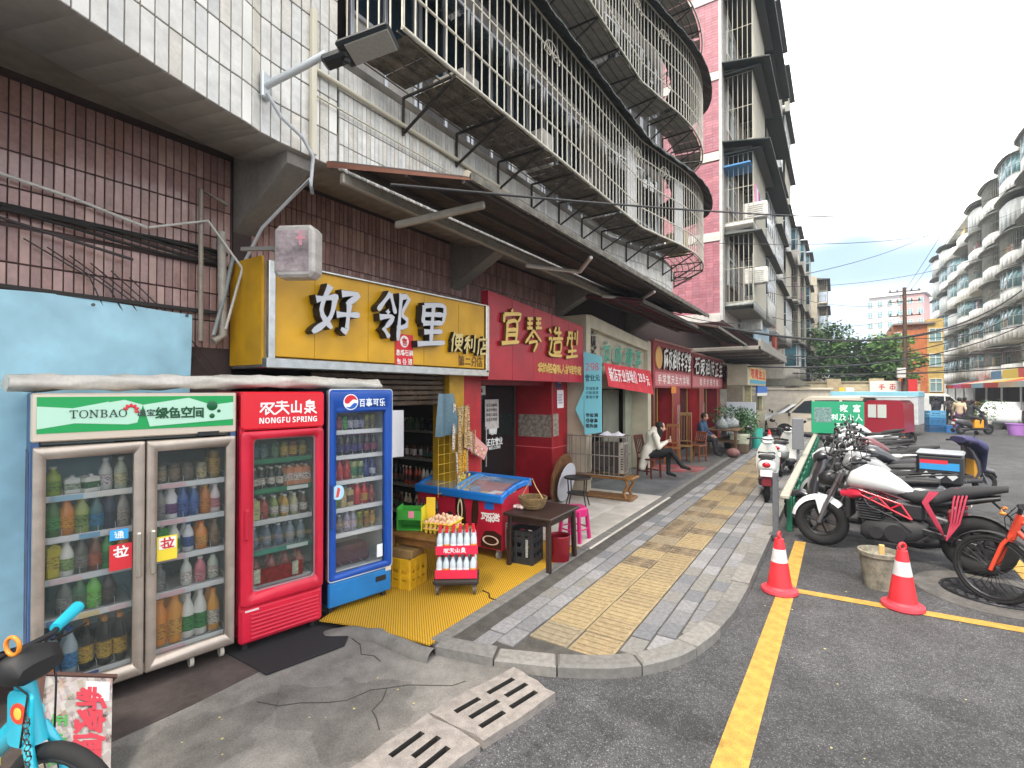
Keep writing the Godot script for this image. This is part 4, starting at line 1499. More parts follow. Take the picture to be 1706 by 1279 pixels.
	done(b, "board", M("7cc9d6", 0.4), bl)
	latin(bl, "298", 0.13, Vector3(0.03, 2.42, 0.003), M("d8405e", 0.5), "Droid Sans", 400, 0.85)
	line(bl, "营业元", Vector2(0.08, 0.12), Vector3(0.03, 2.22, 0.001), 0.095, 0.014, M("27626e", 0.6))
	scribble(bl, Vector3(0.03, 2.02, 0.001), 0.24, 3, 0.08, M("2f6a78", 0.7), 0.007)
	scribble(bl, Vector3(0.03, 1.52, 0.001), 0.24, 3, 0.1, M("27343c", 0.7), 0.012)
	# things on the beige wall
	t = T("number_plate", "small dark violet number plate high on the beige wall", "plate", Vector3(-4.5, 2.1, -9.0), FAC)
	P(t, "plate", Vector3(-0.1, 0, 0), Vector3(0.16, 0.18, 0.012), M("4d4458", 0.5), 0.004)
	t = T("arched_mirror", "dark arched mirror hung on the beige wall", "mirror", Vector3(-4.52, 1.5, -9.95), FAC)
	b = B.new()
	var arch := PackedVector2Array([Vector2(-0.16, 0), Vector2(0.16, 0)])
	for i in 13:
		arch.append(Vector2(cos(PI * i / 12.0) * 0.16, 0.35 + sin(PI * i / 12.0) * 0.25))
	b.slab(arch, 0, 0.03, 0.006)
	done(b, "mirror", M("2d3034", 0.12, 0.6), t)
	t = T("white_cabinet_door", "pale cabinet panel with two round knobs leaning on the beige wall", "panel", Vector3(-4.45, 1.12, -9.55), FAC)
	P(t, "panel", Vector3(0, 0.22, 0), Vector3(0.8, 0.9, 0.05), M("b2a79c", 0.5, 0.0, "dirt", 1.0), 0.01)
	for sx in [-1.0, 1.0]:
		b = B.new()
		b.lathe([Vector2(0.0, 0.0), Vector2(0.05, 0.0), Vector2(0.055, 0.05), Vector2(0.03, 0.06)], 14, Vector3(sx * 0.34, 0.62, 0.04), true, Basis(Vector3.RIGHT, PI / 2))
		done(b, "knob", M("8c7443", 0.35, 0.6), t)
	# ---- red and gold shop fronts further on
	var wood := M("8a4a2c", 0.45, 0.0, "wood", 1.0)
	var brass := M("b58b4a", 0.3, 0.6)
	var shops := [[-12.86, -16.9, 3.28, "麻衣祖传手学堂", "long pink and red sign with a round gold emblem and white raised characters", "e7b9b4", "f0eee6"], [-16.95, -22.3, 3.2, "石家祖传正生", "second pink and red sign with white raised characters, past the gold emblem sign", "e3b0aa", "eeeae4"], [-22.35, -26.6, 3.02, "大富家店", "orange red sign with yellow characters, last before the cream kiosk", "c8564a", "e2b33a"]]
	for i in 3:
		var a: Array = shops[i]
		var w: float = a[0] - a[1]
		var sg := T("shop_sign", a[4], "shop sign", Vector3(-4.0, 0, (a[0] + a[1]) / 2), FAC)
		P(sg, "panel", Vector3(0, (2.05 + a[2]) / 2, -0.06), Vector3(w - 0.06, a[2] - 2.05, 0.12), M("b04a50" if i < 2 else "b8402f", 0.45, 0.0, "dirt", 0.7), 0.006)
		P(sg, "upper_field", Vector3(0.1, lerpf(2.05, a[2], 0.66), 0.003), Vector3(w - 0.4, (a[2] - 2.05) * 0.5, 0.01), M("6d2026" if i < 2 else "a33c22", 0.5))
		P(sg, "rim", Vector3(0, a[2] + 0.03, -0.03), Vector3(w, 0.06, 0.16), M("c9908a", 0.5, 0.0, "dirt", 1.0), 0.01)
		P(sg, "lower_field", Vector3(0, lerpf(2.05, a[2], 0.2), 0.003), Vector3(w - 0.3, (a[2] - 2.05) * 0.3, 0.01), M("c9767a" if i < 2 else "c0622e", 0.5))
		var txt: String = a[3]
		var x0 := -w / 2 + (0.95 if i == 0 else 0.5)
		var st := (w - (1.2 if i == 0 else 0.8)) / (txt.length() - 0.4)
		for k in txt.length():
			raised(sg, txt[k], Vector2(st * 0.86, 0.56), Vector3(x0 + k * st, lerpf(2.05, a[2], 0.66), 0.01), 0.075, 0.05, M("3a1416", 0.5), M(a[6], 0.5), 0.15)
		line(sg, "手学堂天生大体验" if i != 1 else "祖传护理专家", Vector2(0.3, 0.24), Vector3(0, lerpf(2.05, a[2], 0.2), 0.01), w / 9.5, 0.034, M("efe3dc" if i < 2 else "d8a12c", 0.5), "small_lettering")
		if i == 0:
			b = B.new()
			b.lathe([Vector2(0.3, 0), Vector2(0.3, 0.03), Vector2(0.24, 0.04)], 28, Vector3(-w / 2 + 0.4, 2.86, 0.01), false, Basis(Vector3.RIGHT, PI / 2))
			done(b, "emblem", M("d9a864", 0.4, 0.2), sg)
	var fr := T("red_shopfronts", "red columned shop fronts with brass framed glass behind the chairs", "shop front", Vector3(-4.0, 0, 0))
	for c in [[-12.95, "8a4a2c", 0.16], [-15.05, "a01f2a", 0.85], [-18.4, "a01f2a", 0.7], [-21.4, "982030", 0.6]]:
		var cb := P(fr, "column", Vector3(-0.22, 1.03, c[0]), Vector3(0.44, 2.06, c[2]), wood if c[2] < 0.5 else M(c[1], 0.35, 0.0, "dirt", 0.6), 0.012)
		if c[2] > 0.5:
			P(cb, "faded_face", Vector3(0.003, 0.9, c[0] - 0.25), Vector3(0.006, 1.3, c[2] * 0.4), M("c98f8c", 0.5, 0.0, "rust", 0.8))
			P(cb, "brass_corner", Vector3(0.006, 1.03, c[0] + c[2] / 2), Vector3(0.03, 2.04, 0.03), brass, 0.004)
	P(fr, "paper_charm", Vector3(0.012, 2.0, -14.75), Vector3(0.01, 0.2, 0.5), M("e0852f", 0.6))
	for c in [[-13.05, -14.5], [-15.5, -17.95], [-18.85, -21.0], [-21.8, -22.3]]:
		var w: float = c[0] - c[1]
		P(fr, "glass", Vector3(-0.4, 1.03, (c[0] + c[1]) / 2), Vector3(0.012, 2.02, w), glass("2a2a26", 0.6))
		for z in [c[0] - 0.03, lerpf(c[0], c[1], 0.5), c[1] + 0.03]:
			P(fr, "brass_post", Vector3(-0.4, 1.03, z), Vector3(0.05, 2.06, 0.05), brass, 0.008)
	# cream kiosk at the end of the row
	var ki := T("cream_kiosk", "cream corner kiosk with a colourful sign box and a blue awning", "kiosk", Vector3(-3.0, 0, -25.0), FAC)
	P(ki, "sign_box", Vector3(0, 2.62, -0.4), Vector3(6.0, 0.86, 0.8), M("cfc6ad", 0.6, 0.0, "soft", 0.5), 0.02)
	P(ki, "sign_face", Vector3(0.1, 2.62, 0.006), Vector3(5.5, 0.7, 0.02), M("e8cf8c", 0.5))
	line(ki, "农家生业", Vector2(1.0, 0.4), Vector3(0.1, 2.72, 0.02), 1.3, 0.1, M("d23a3c", 0.5))
	P(ki, "blue_stripe", Vector3(0.1, 2.36, 0.02), Vector3(5.3, 0.16, 0.01), M("4aa6c4", 0.5))
	P(ki, "pillar", Vector3(-2.7, 1.1, -0.5), Vector3(0.5, 2.2, 0.6), M("a39a84", 0.6, 0.0, "dirt", 0.8), 0.01)
	P(ki, "pillar", Vector3(-0.9, 1.1, -0.3), Vector3(0.3, 2.2, 0.3), M("d8cf9e", 0.6, 0.0, "dirt", 0.8), 0.01)
	P(ki, "blue_awning", Vector3(1.1, 2.02, 0.05), Vector3(3.6, 0.3, 0.06), M("1f6fc4", 0.5), 0.01)
	P(ki, "awning_trim", Vector3(1.1, 1.8, 0.05), Vector3(3.6, 0.14, 0.05), M("e8e8e2", 0.5), 0.01)
	P(ki, "counter", Vector3(1.1, 0.5, -0.2), Vector3(3.4, 1.0, 0.5), M("c9bfa4", 0.6, 0.0, "dirt", 0.8), 0.01)
	P(ki, "window_pane", Vector3(1.1, 1.4, -0.3), Vector3(3.4, 0.7, 0.02), M("2a3338", 0.2))
	P(ki, "pillar", Vector3(2.95, 1.1, -0.3), Vector3(0.25, 2.2, 0.3), M("d8cf9e", 0.6, 0.0, "dirt", 0.8), 0.01)


# ---------------------------------------------------------------- buildings further off
var shared := {}


func share(key: String, make: Callable) -> Mesh:
	if not shared.has(key):
		shared[key] = make.call()
	return shared[key]


func bay_plan(w: float, d: float, grow := 0.0) -> Array:  # a rounded bay in x, z
	var r := []
	for i in 13:
		var a := PI - PI * i / 12.0
		r.append(Vector2(signf(cos(a)) * pow(absf(cos(a)), 0.6) * (w / 2 + grow), pow(sin(a), 0.7) * (d + grow)))
	return r


func strip_mesh(plan: Array, y0: float, y1: float, thick: float) -> Mesh:
	var b := B.new()
	wall_strip(b, plan, y0, y1, thick)
	return b.mesh(null)


func bars_mesh(plan: Array, y0: float, y1: float, pitch: float, r: float) -> Mesh:
	var b := B.new()
	var L := length_of(plan)
	var s := 0.0
	while s <= L:
		var q: Vector2 = along(plan, s)[0]
		b.tube([v3(q, y0), v3(q, y1)], r, 4, false)
		s += pitch
	for y in [y0, lerpf(y0, y1, 0.5), y1]:
		var pts := []
		for p in plan:
			pts.append(v3(p, y))
		b.tube(pts, r, 4)
	return b.mesh(null)


# one balcony: kind 0 open with bars, 1 glazed, 2 boxed in with sheet, 3 bare with washing line
func balcony(parent: Node3D, p: Vector3, w: float, d: float, fh: float, kind: int, round_: bool, pal: Array, r: RandomNumberGenerator) -> void:
	var o := Node3D.new()
	o.name = "balcony"
	parent.add_child(o, true)
	o.position = p
	var key := "%.1f_%.1f_%.1f_%s" % [w, d, fh, round_]
	var plan := bay_plan(w, d) if round_ else V([-w / 2, 0, -w / 2, d, w / 2, d, w / 2, 0])
	var plan_out := bay_plan(w, d, 0.28) if round_ else V([-w / 2 - 0.25, 0, -w / 2 - 0.25, d + 0.3, w / 2 + 0.25, d + 0.3, w / 2 + 0.25, 0])
	var I := Transform3D()
	put("slab", share("s" + key, func():
		var b := B.new()
		plate(b, plan, -0.14, 0.0)
		return b.mesh(null)), o, I, pal[3])
	var ph := (1.75 if kind == 2 else 0.85) if round_ or kind == 1 else 0.12
	put("parapet", share("p%.2f" % ph + key, func(): return strip_mesh(plan, -0.16, ph, 0.1)), o, I, pal[0] if kind != 2 else pal[4])
	if kind == 2 and not round_:
		put("front_panel", share("fp" + key, func():
			var b := B.new()
			b.box(Vector3(0, 0.9, d - 0.03), Vector3(w - 0.03, 1.75, 0.03))
			return b.mesh(null)), o, I, pal[4])
	if kind == 0 or (kind > 1 and not round_):
		put("cage_bars", share("b%.2f" % ph + key, func(): return bars_mesh(plan, ph, fh - 0.35, 0.16, 0.012)), o, I, pal[5]).set_meta("kind", "stuff")
	if kind == 1:
		put("glazing", share("g" + key, func(): return strip_mesh(plan, ph, fh - 0.4, 0.02)), o, I, pal[6])
		put("frame", share("gf" + key, func(): return bars_mesh(plan, ph + 0.03, fh - 0.4, 0.8, 0.03)), o, I, pal[7])
	if kind != 3 or r.randf() < 0.5:
		put("canopy", share("c" + key, func():
			var b := B.new()
			var rg := []
			for i in plan.size():
				rg.append(PackedVector3Array([v3(plan[i] * Vector2(1, 0.0), fh - 0.12), v3(plan_out[i], fh - 0.34), v3(plan_out[i], fh - 0.39), v3(plan[i] * Vector2(1, 0.0), fh - 0.17)]))
			b.loft(rg, true, true, -1)
			return b.mesh(null)), o, I, pal[2])


func window_at(parent: Node3D, p: Vector3, w: float, h: float, pal: Array) -> void:
	var key := "%.1f_%.1f" % [w, h]
	var f := put("window", share("w" + key, func():
		var b := B.new()
		for x in [-w / 2, 0.0, w / 2]:
			b.box(Vector3(x, h / 2, 0.03), Vector3(0.06, h, 0.08))
		for y in [0.0, h * 0.68, h]:
			b.box(Vector3(0, y, 0.035), Vector3(w + 0.06, 0.06, 0.08))
		return b.mesh(null)), parent, Transform3D(Basis(), p), pal[7])
	put("pane", share("wp" + key, func():
		var b := B.new()
		b.box(Vector3(0, h / 2, 0.012), Vector3(w, h, 0.02))
		return b.mesh(null)), f, Transform3D(), pal[6])


func flat_block(called: String, label: String, p: Vector3, turn: float, w: float, floors: int, base: float, fh: float, bays: Array, depth: float, pal: Array, sd: int, round_ := true) -> Node3D:
	var g := T(called, label, "building", p, turn)
	var r := RandomNumberGenerator.new()
	r.seed = sd
	P(g, "wall", Vector3(0, (base + floors * fh) / 2, -depth / 2), Vector3(w, base + floors * fh, depth), pal[1], 0.02)
	for f in floors:
		for bay in bays:
			var y: float = base + f * fh
			var kind := [0, 1, 0, 2, 1, 3, 0, 1][r.randi() % 8] as int
			window_at(g, Vector3(bay[0] - bay[1] * 0.2, y + 0.9, 0), bay[1] * 0.42, 1.3, pal)
			balcony(g, Vector3(bay[0], y, 0), bay[1], bay[2], fh, kind, round_, pal, r)
			if r.randf() < 0.45 and kind != 2:
				for k in 4:
					var cb := B.new()
					cb.box(Vector3(bay[0] - 0.9 + k * 0.5, y + 1.25, bay[2] * 0.75), Vector3(0.3, r.randf_range(0.5, 0.8), 0.05), 0.012)
					done(cb, "washing", M(["b8c4d0", "c86a7a", "d8d0c0", "5f7f9a", "8a5f7a", "c8a84a"][r.randi() % 6], 0.9), g)
			if r.randf() < 0.35:
				put("air_conditioner", share("ac", func():
					var b := B.new()
					b.box(Vector3(0, 0.28, 0.2), Vector3(0.8, 0.55, 0.3), 0.02)
					b.ring(Vector3(-0.12, 0.28, 0.355), 0.2, 0.015, 16, 5)
					b.box(Vector3(-0.3, -0.03, 0.16), Vector3(0.03, 0.03, 0.36))
					b.box(Vector3(0.3, -0.03, 0.16), Vector3(0.03, 0.03, 0.36))
					return b.mesh(null)), g, Transform3D(Basis(), Vector3(bay[0] + bay[1] * 0.5 + 0.45, y + 0.35, 0)), pal[8])
	return g


func tree(called: String, label: String, p: Vector3, h: float, rad: Vector3, hue: Color, n: int, sd: int) -> void:
	var g := T(called, label, "tree", p, 0, "trees over the end wall")
	var r := RandomNumberGenerator.new()
	r.seed = sd
	var b := B.new()
	b.tube([Vector3.ZERO, Vector3(0.1, h * 0.3, 0), Vector3(-0.05, h * 0.55, 0.1), Vector3(0.05, h * 0.8, 0)], [0.24, 0.19, 0.14, 0.05], 9)
	var tips := []
	for i in 9:
		var a := TAU * i / 9.0 + r.randf()
		var y0 := h * r.randf_range(0.35, 0.65)
		var tip := Vector3(cos(a) * rad.x * 0.7, h - rad.y + r.randf_range(-0.3, 0.7) * rad.y, sin(a) * rad.z * 0.7)
		b.tube([Vector3(0, y0, 0), Vector3(0, y0, 0).lerp(tip, 0.5) + Vector3(0, 0.3, 0), tip], [0.09, 0.06, 0.02], 6)
		tips.append(tip)
	done(b, "trunk", M("4f4236", 0.9, 0.0, "rust", 1.5), g)
	b = B.new()
	b.flat()
	var clumps := []
	for i in 34:
		var d := Vector3(r.randfn(), r.randfn(), r.randfn()).normalized() * pow(r.randf(), 0.4)
		clumps.append([Vector3(0, h - rad.y, 0) + d * rad * 0.85, r.randf_range(0.45, 1.0), r.randf_range(0.7, 1.25)])
	for i in n:
		var c: Array = clumps[r.randi() % clumps.size()]
		var d: Vector3 = Vector3(r.randfn(), r.randfn() * 0.8, r.randfn()) * 0.45 * c[1] * rad.x / 2.4
		var q: Vector3 = c[0] + d
		var s := r.randf_range(0.09, 0.2) * (rad.x / 2.4)
		var u := Vector3(r.randfn(), r.randfn() * 0.4, r.randfn()).normalized()
		var v := u.cross(Vector3(r.randfn(), r.randfn(), r.randfn())).normalized()
		var k: float = c[2] * r.randf_range(0.8, 1.2)
		b.st.set_color(Color(hue.r * k, hue.g * k, hue.b * k * 0.9))
		b.quad(q - u * s, q + v * s * 0.5, q + u * s, q - v * s * 0.5)
	var m := StandardMaterial3D.new()
	m.vertex_color_use_as_albedo = true
	m.roughness = 0.7
	m.backlight_enabled = true
	m.backlight = Color(0.12, 0.16, 0.05)
	done(b, "crown", m, g)


func build_far_buildings() -> void:
	var teal := M("5f8f98", 0.15, 0.2)
	var white := M("d4d5d2", 0.5)
	# ---- pink block
	var pinks := [M("b8737d", 0.45, 0.0, "dirt", 0.5), M("b06d78", 0.45, 0.0, "dirt", 0.5), M("bd7b84", 0.45, 0.0, "dirt", 0.5), M("b37681", 0.45, 0.0, "dirt", 0.9)]
	var dk := M("2f3734", 0.6, 0.0, "dirt", 0.8)
	var pal := [M("c9c8c2", 0.7, 0.0, "dirt", 0.5), M("c3bfb8", 0.8, 0.0, "dirt", 0.5), dk, M("8f8a82", 0.9, 0.0, "dirt", 0.6), M("9aa19d", 0.5, 0.2, "rust", 0.5), M("b9b4a4", 0.5), M("53646a", 0.15, 0.2), white, M("d8d7d0", 0.5, 0.0, "dirt", 1.5)]
	var g := T("pink_apartment_block", "tall pink tiled apartment block with white bands and boxed-in balconies", "building", Vector3(-3.4, 0, -18.6), FAC)
	P(g, "wall", Vector3(11.2, 13.3, -4.0), Vector3(22.4, 17.8, 7.9), M("9c666c", 0.8, 0.0, "dirt", 0.6))
	P(g, "corner_pier", Vector3(0.16, 13.3, 0.03), Vector3(0.36, 17.7, 0.1), M("c9c8c4", 0.6, 0.0, "dirt", 0.8))
	P(g, "front_wall", Vector3(11.4, 13.2, 0.01), Vector3(22.0, 17.5, 0.06), M("b9b2aa", 0.8, 0.0, "dirt", 0.5))
	for k in 6:
		P(g, "white_band", Vector3(-0.01, 4.55 + 2.85 * k, -3.0), Vector3(0.08, 0.3, 6.0), M("d8d2cb", 0.6, 0.0, "dirt", 0.8))
	var tb := B.new()
	tb.box(Vector3.ZERO, Vector3(0.02, 0.094, 0.235), 0.0)
	var pl := []
	for i in 17:
		for j in 150:
			var y := 4.75 + j * 0.101
			if fposmod(y - 4.4, 2.85) > 0.32:
				pl.append(Transform3D(Basis(), Vector3(-0.008, y, 0.02 - 0.13 - i * 0.241)))
	pieces(g, "tile", pl, tb.mesh(null), pinks, 300)
	var r := RandomNumberGenerator.new()
	r.seed = 8
	for f in 6:
		var y: float = 5.0 + 2.85 * f
		balcony(g, Vector3(2.3, y, 0.04), 3.6, 0.95, 2.85, [2, 3, 0, 0, 1, 0][f], false, pal, r)
		window_at(g, Vector3(1.9, y + 0.9, 0.04), 1.6, 1.4, pal)
		balcony(g, Vector3(6.9, y + 0.2, 0.04), 3.4, 0.9, 2.85, [1, 1, 0, 2, 1, 2][f], false, pal, r)
		window_at(g, Vector3(6.4, y + 0.9, 0.04), 1.6, 1.4, pal)
		balcony(g, Vector3(12.0, y, 0.04), 4.2, 0.8, 2.85, [0, 1, 2, 1, 0, 1][f], false, pal, r)
		balcony(g, Vector3(18.0, y, 0.04), 4.2, 0.8, 2.85, [1, 0, 1, 2, 1, 0][f], false, pal, r)
	# big dark canopy sheets high up, air conditioners, washing
	for k in [[13.4, 2.2], [16.4, 2.6], [10.6, 1.0]]:
		var cb := B.new()
		cb.box(Vector3(4.5, k[0], 0.75), Vector3(9.0, 0.04, 1.7), 0.0, Basis(Vector3.RIGHT, 0.18))
		done(cb, "dark_canopy", dk, g)
	for k in [[0.75, 5.7], [0.75, 8.0], [3.8, 4.4]]:
		var ab := B.new()
		ab.box(Vector3(k[0], k[1] + 0.3, 1.05 if k[1] > 5 else 0.5), Vector3(0.34, 0.56, 0.75), 0.03)
		for i in 6:
			ab.box(Vector3(k[0] - 0.18, k[1] + 0.12 + i * 0.07, 1.05 if k[1] > 5 else 0.5), Vector3(0.02, 0.02, 0.5))
		done(ab, "air_conditioner", pal[8], g)
	for k in 4:
		var cb := B.new()
		cb.box(Vector3(1.0 + k * 0.5, 8.95, 1.0), Vector3(0.34, 0.8, 0.05), 0.015)
		done(cb, "washing", M(["d77fa8", "c8ced8", "b84f7c", "7fb0b8"][k], 0.9), g)
	P(g, "blue_awning", Vector3(0.7, 9.9, 0.5), Vector3(1.0, 0.05, 0.9), M("3f7fb5", 0.5))
	P(g, "blue_sheet", Vector3(7.0, 4.6, 0.5), Vector3(5.4, 0.9, 0.06), M("a9c4d2", 0.6, 0.0, "dirt", 0.8))
	P(g, "red_sign_board", Vector3(10.6, 4.9, 0.7), Vector3(1.2, 1.5, 0.12), M("d5553a", 0.5, 0.0, "rust", 0.8))
	# ---- pale blocks beyond it
	var pal2 := [M("cfcabd", 0.7, 0.0, "dirt", 0.4), M("c9c2b0", 0.8, 0.0, "dirt", 0.4), dk, pal[3], pal[4], pal[5], M("4f7b86", 0.15, 0.2), white, pal[8]]
	flat_block("beige_apartment_block", "pale beige apartment block beyond the pink one, with glazed balconies", Vector3(-3.3, 0, -49.5), FAC, 15.0, 4, 2.9, 2.9, [[-5.2, 3.2, 0.9], [-1.0, 3.2, 1.1], [3.4, 3.2, 1.3]], 8.0, pal2, 3, false)
	flat_block("grey_apartment_block", "narrow grey apartment block jutting out beside the treetops", Vector3(-1.6, 0, -62.0), FAC, 8.0, 4, 2.6, 2.7, [[-2.0, 3.0, 0.8], [1.8, 3.0, 0.8]], 8.0, pal2, 5, false)
	# ---- white wavy block across the street
	var pal3 := [M("f2efe6", 0.6, 0.0, "soft", 0.35), M("e8e5da", 0.7, 0.0, "dirt", 0.35), M("a3a59d", 0.7, 0.0, "dirt", 0.6), M("c4c0b5", 0.9), M("dadcd4", 0.5, 0.1, "dirt", 0.4), M("a8a79c", 0.5), M("7fa3a6", 0.15, 0.2), white, pal[8]]
	var bays := []
	for k in 9:
		bays.append([22.0 - k * 5.2, 4.6, 1.5])
	var d := flat_block("white_balcony_block", "long white apartment block with rows of rounded balconies across the street", Vector3(11.6, 0, -61.0), -FAC, 50.0, 6, 3.0, 2.62, bays, 9.0, pal3, 7, true)
	P(d, "roof_edge", Vector3(0, 18.85, 0.2), Vector3(50.4, 0.3, 1.6), pal3[0], 0.02)
	for k in 6:
		P(d, "roof_shed", Vector3(20.0 - k * 8.0, 19.7, -1.6), Vector3(3.2, 1.6, 3.0), M("d3c79a", 0.7, 0.0, "dirt", 0.6), 0.02)
	# ---- orange house
	g = T("orange_building", "orange plastered building with green tinted windows beside the utility pole", "building", Vector3(6.0, 0, -62.0))
	P(g, "wall", Vector3(0, 4.2, -4.0), Vector3(2.6, 8.4, 8.0), M("d07a48", 0.8, 0.0, "dirt", 0.4))
	P(g, "stair_wall", Vector3(1.9, 4.4, -3.6), Vector3(1.2, 8.9, 7.4), M("d3b568", 0.8, 0.0, "dirt", 0.4))
	for f in 3:
		window_at(g, Vector3(1.9, 1.9 + f * 2.4, 0.1), 0.9, 1.2, pal3)
		window_at(g, Vector3(-0.9, 1.9 + f * 2.4, 0.0), 0.5, 1.0, pal3)
	P(g, "roof", Vector3(0.3, 8.5, -3.9), Vector3(3.2, 0.18, 8.4), M("8c8078", 0.8))
	# ---- far tower
	g = T("distant_tower_block", "distant white and pink tower block rising behind the trees", "building", Vector3(13.4, 0, -170.0), -0.25)
	P(g, "wall", Vector3(-2.6, 14.0, -5.0), Vector3(7.4, 28.0, 10.0), M("c9c3c0", 0.8))
	P(g, "pink_wall", Vector3(3.6, 13.8, -4.9), Vector3(4.8, 27.4, 10.0), M("c99a96", 0.8))
	P(g, "parapet", Vector3(0.4, 28.1, -4.6), Vector3(12.6, 0.7, 10.4), M("d3cfcc", 0.8))
	for f in 9:
		for c in 6:
			window_at(g, Vector3(-5.6 + c * 2.2, 2.0 + f * 2.9, 0.12), 1.1, 1.4, pal3)
	# ---- trees
	tree("broadleaf_tree", "dark green broad tree at the left of the trees over the end wall", Vector3(-0.4, 0, -50.0), 8.4, Vector3(2.3, 3.2, 2.2), Color(0.06, 0.13, 0.05), 5200, 1)
	tree("broadleaf_tree", "wide mid green tree in the middle of the trees over the end wall", Vector3(1.8, 0, -49.0), 6.8, Vector3(2.9, 2.8, 2.4), Color(0.08, 0.17, 0.05), 6000, 2)
	tree("broadleaf_tree", "lighter yellow-green tree next to the utility pole over the end wall", Vector3(3.9, 0, -50.5), 7.0, Vector3(2.1, 2.7, 2.1), Color(0.14, 0.24, 0.06), 4600, 3)


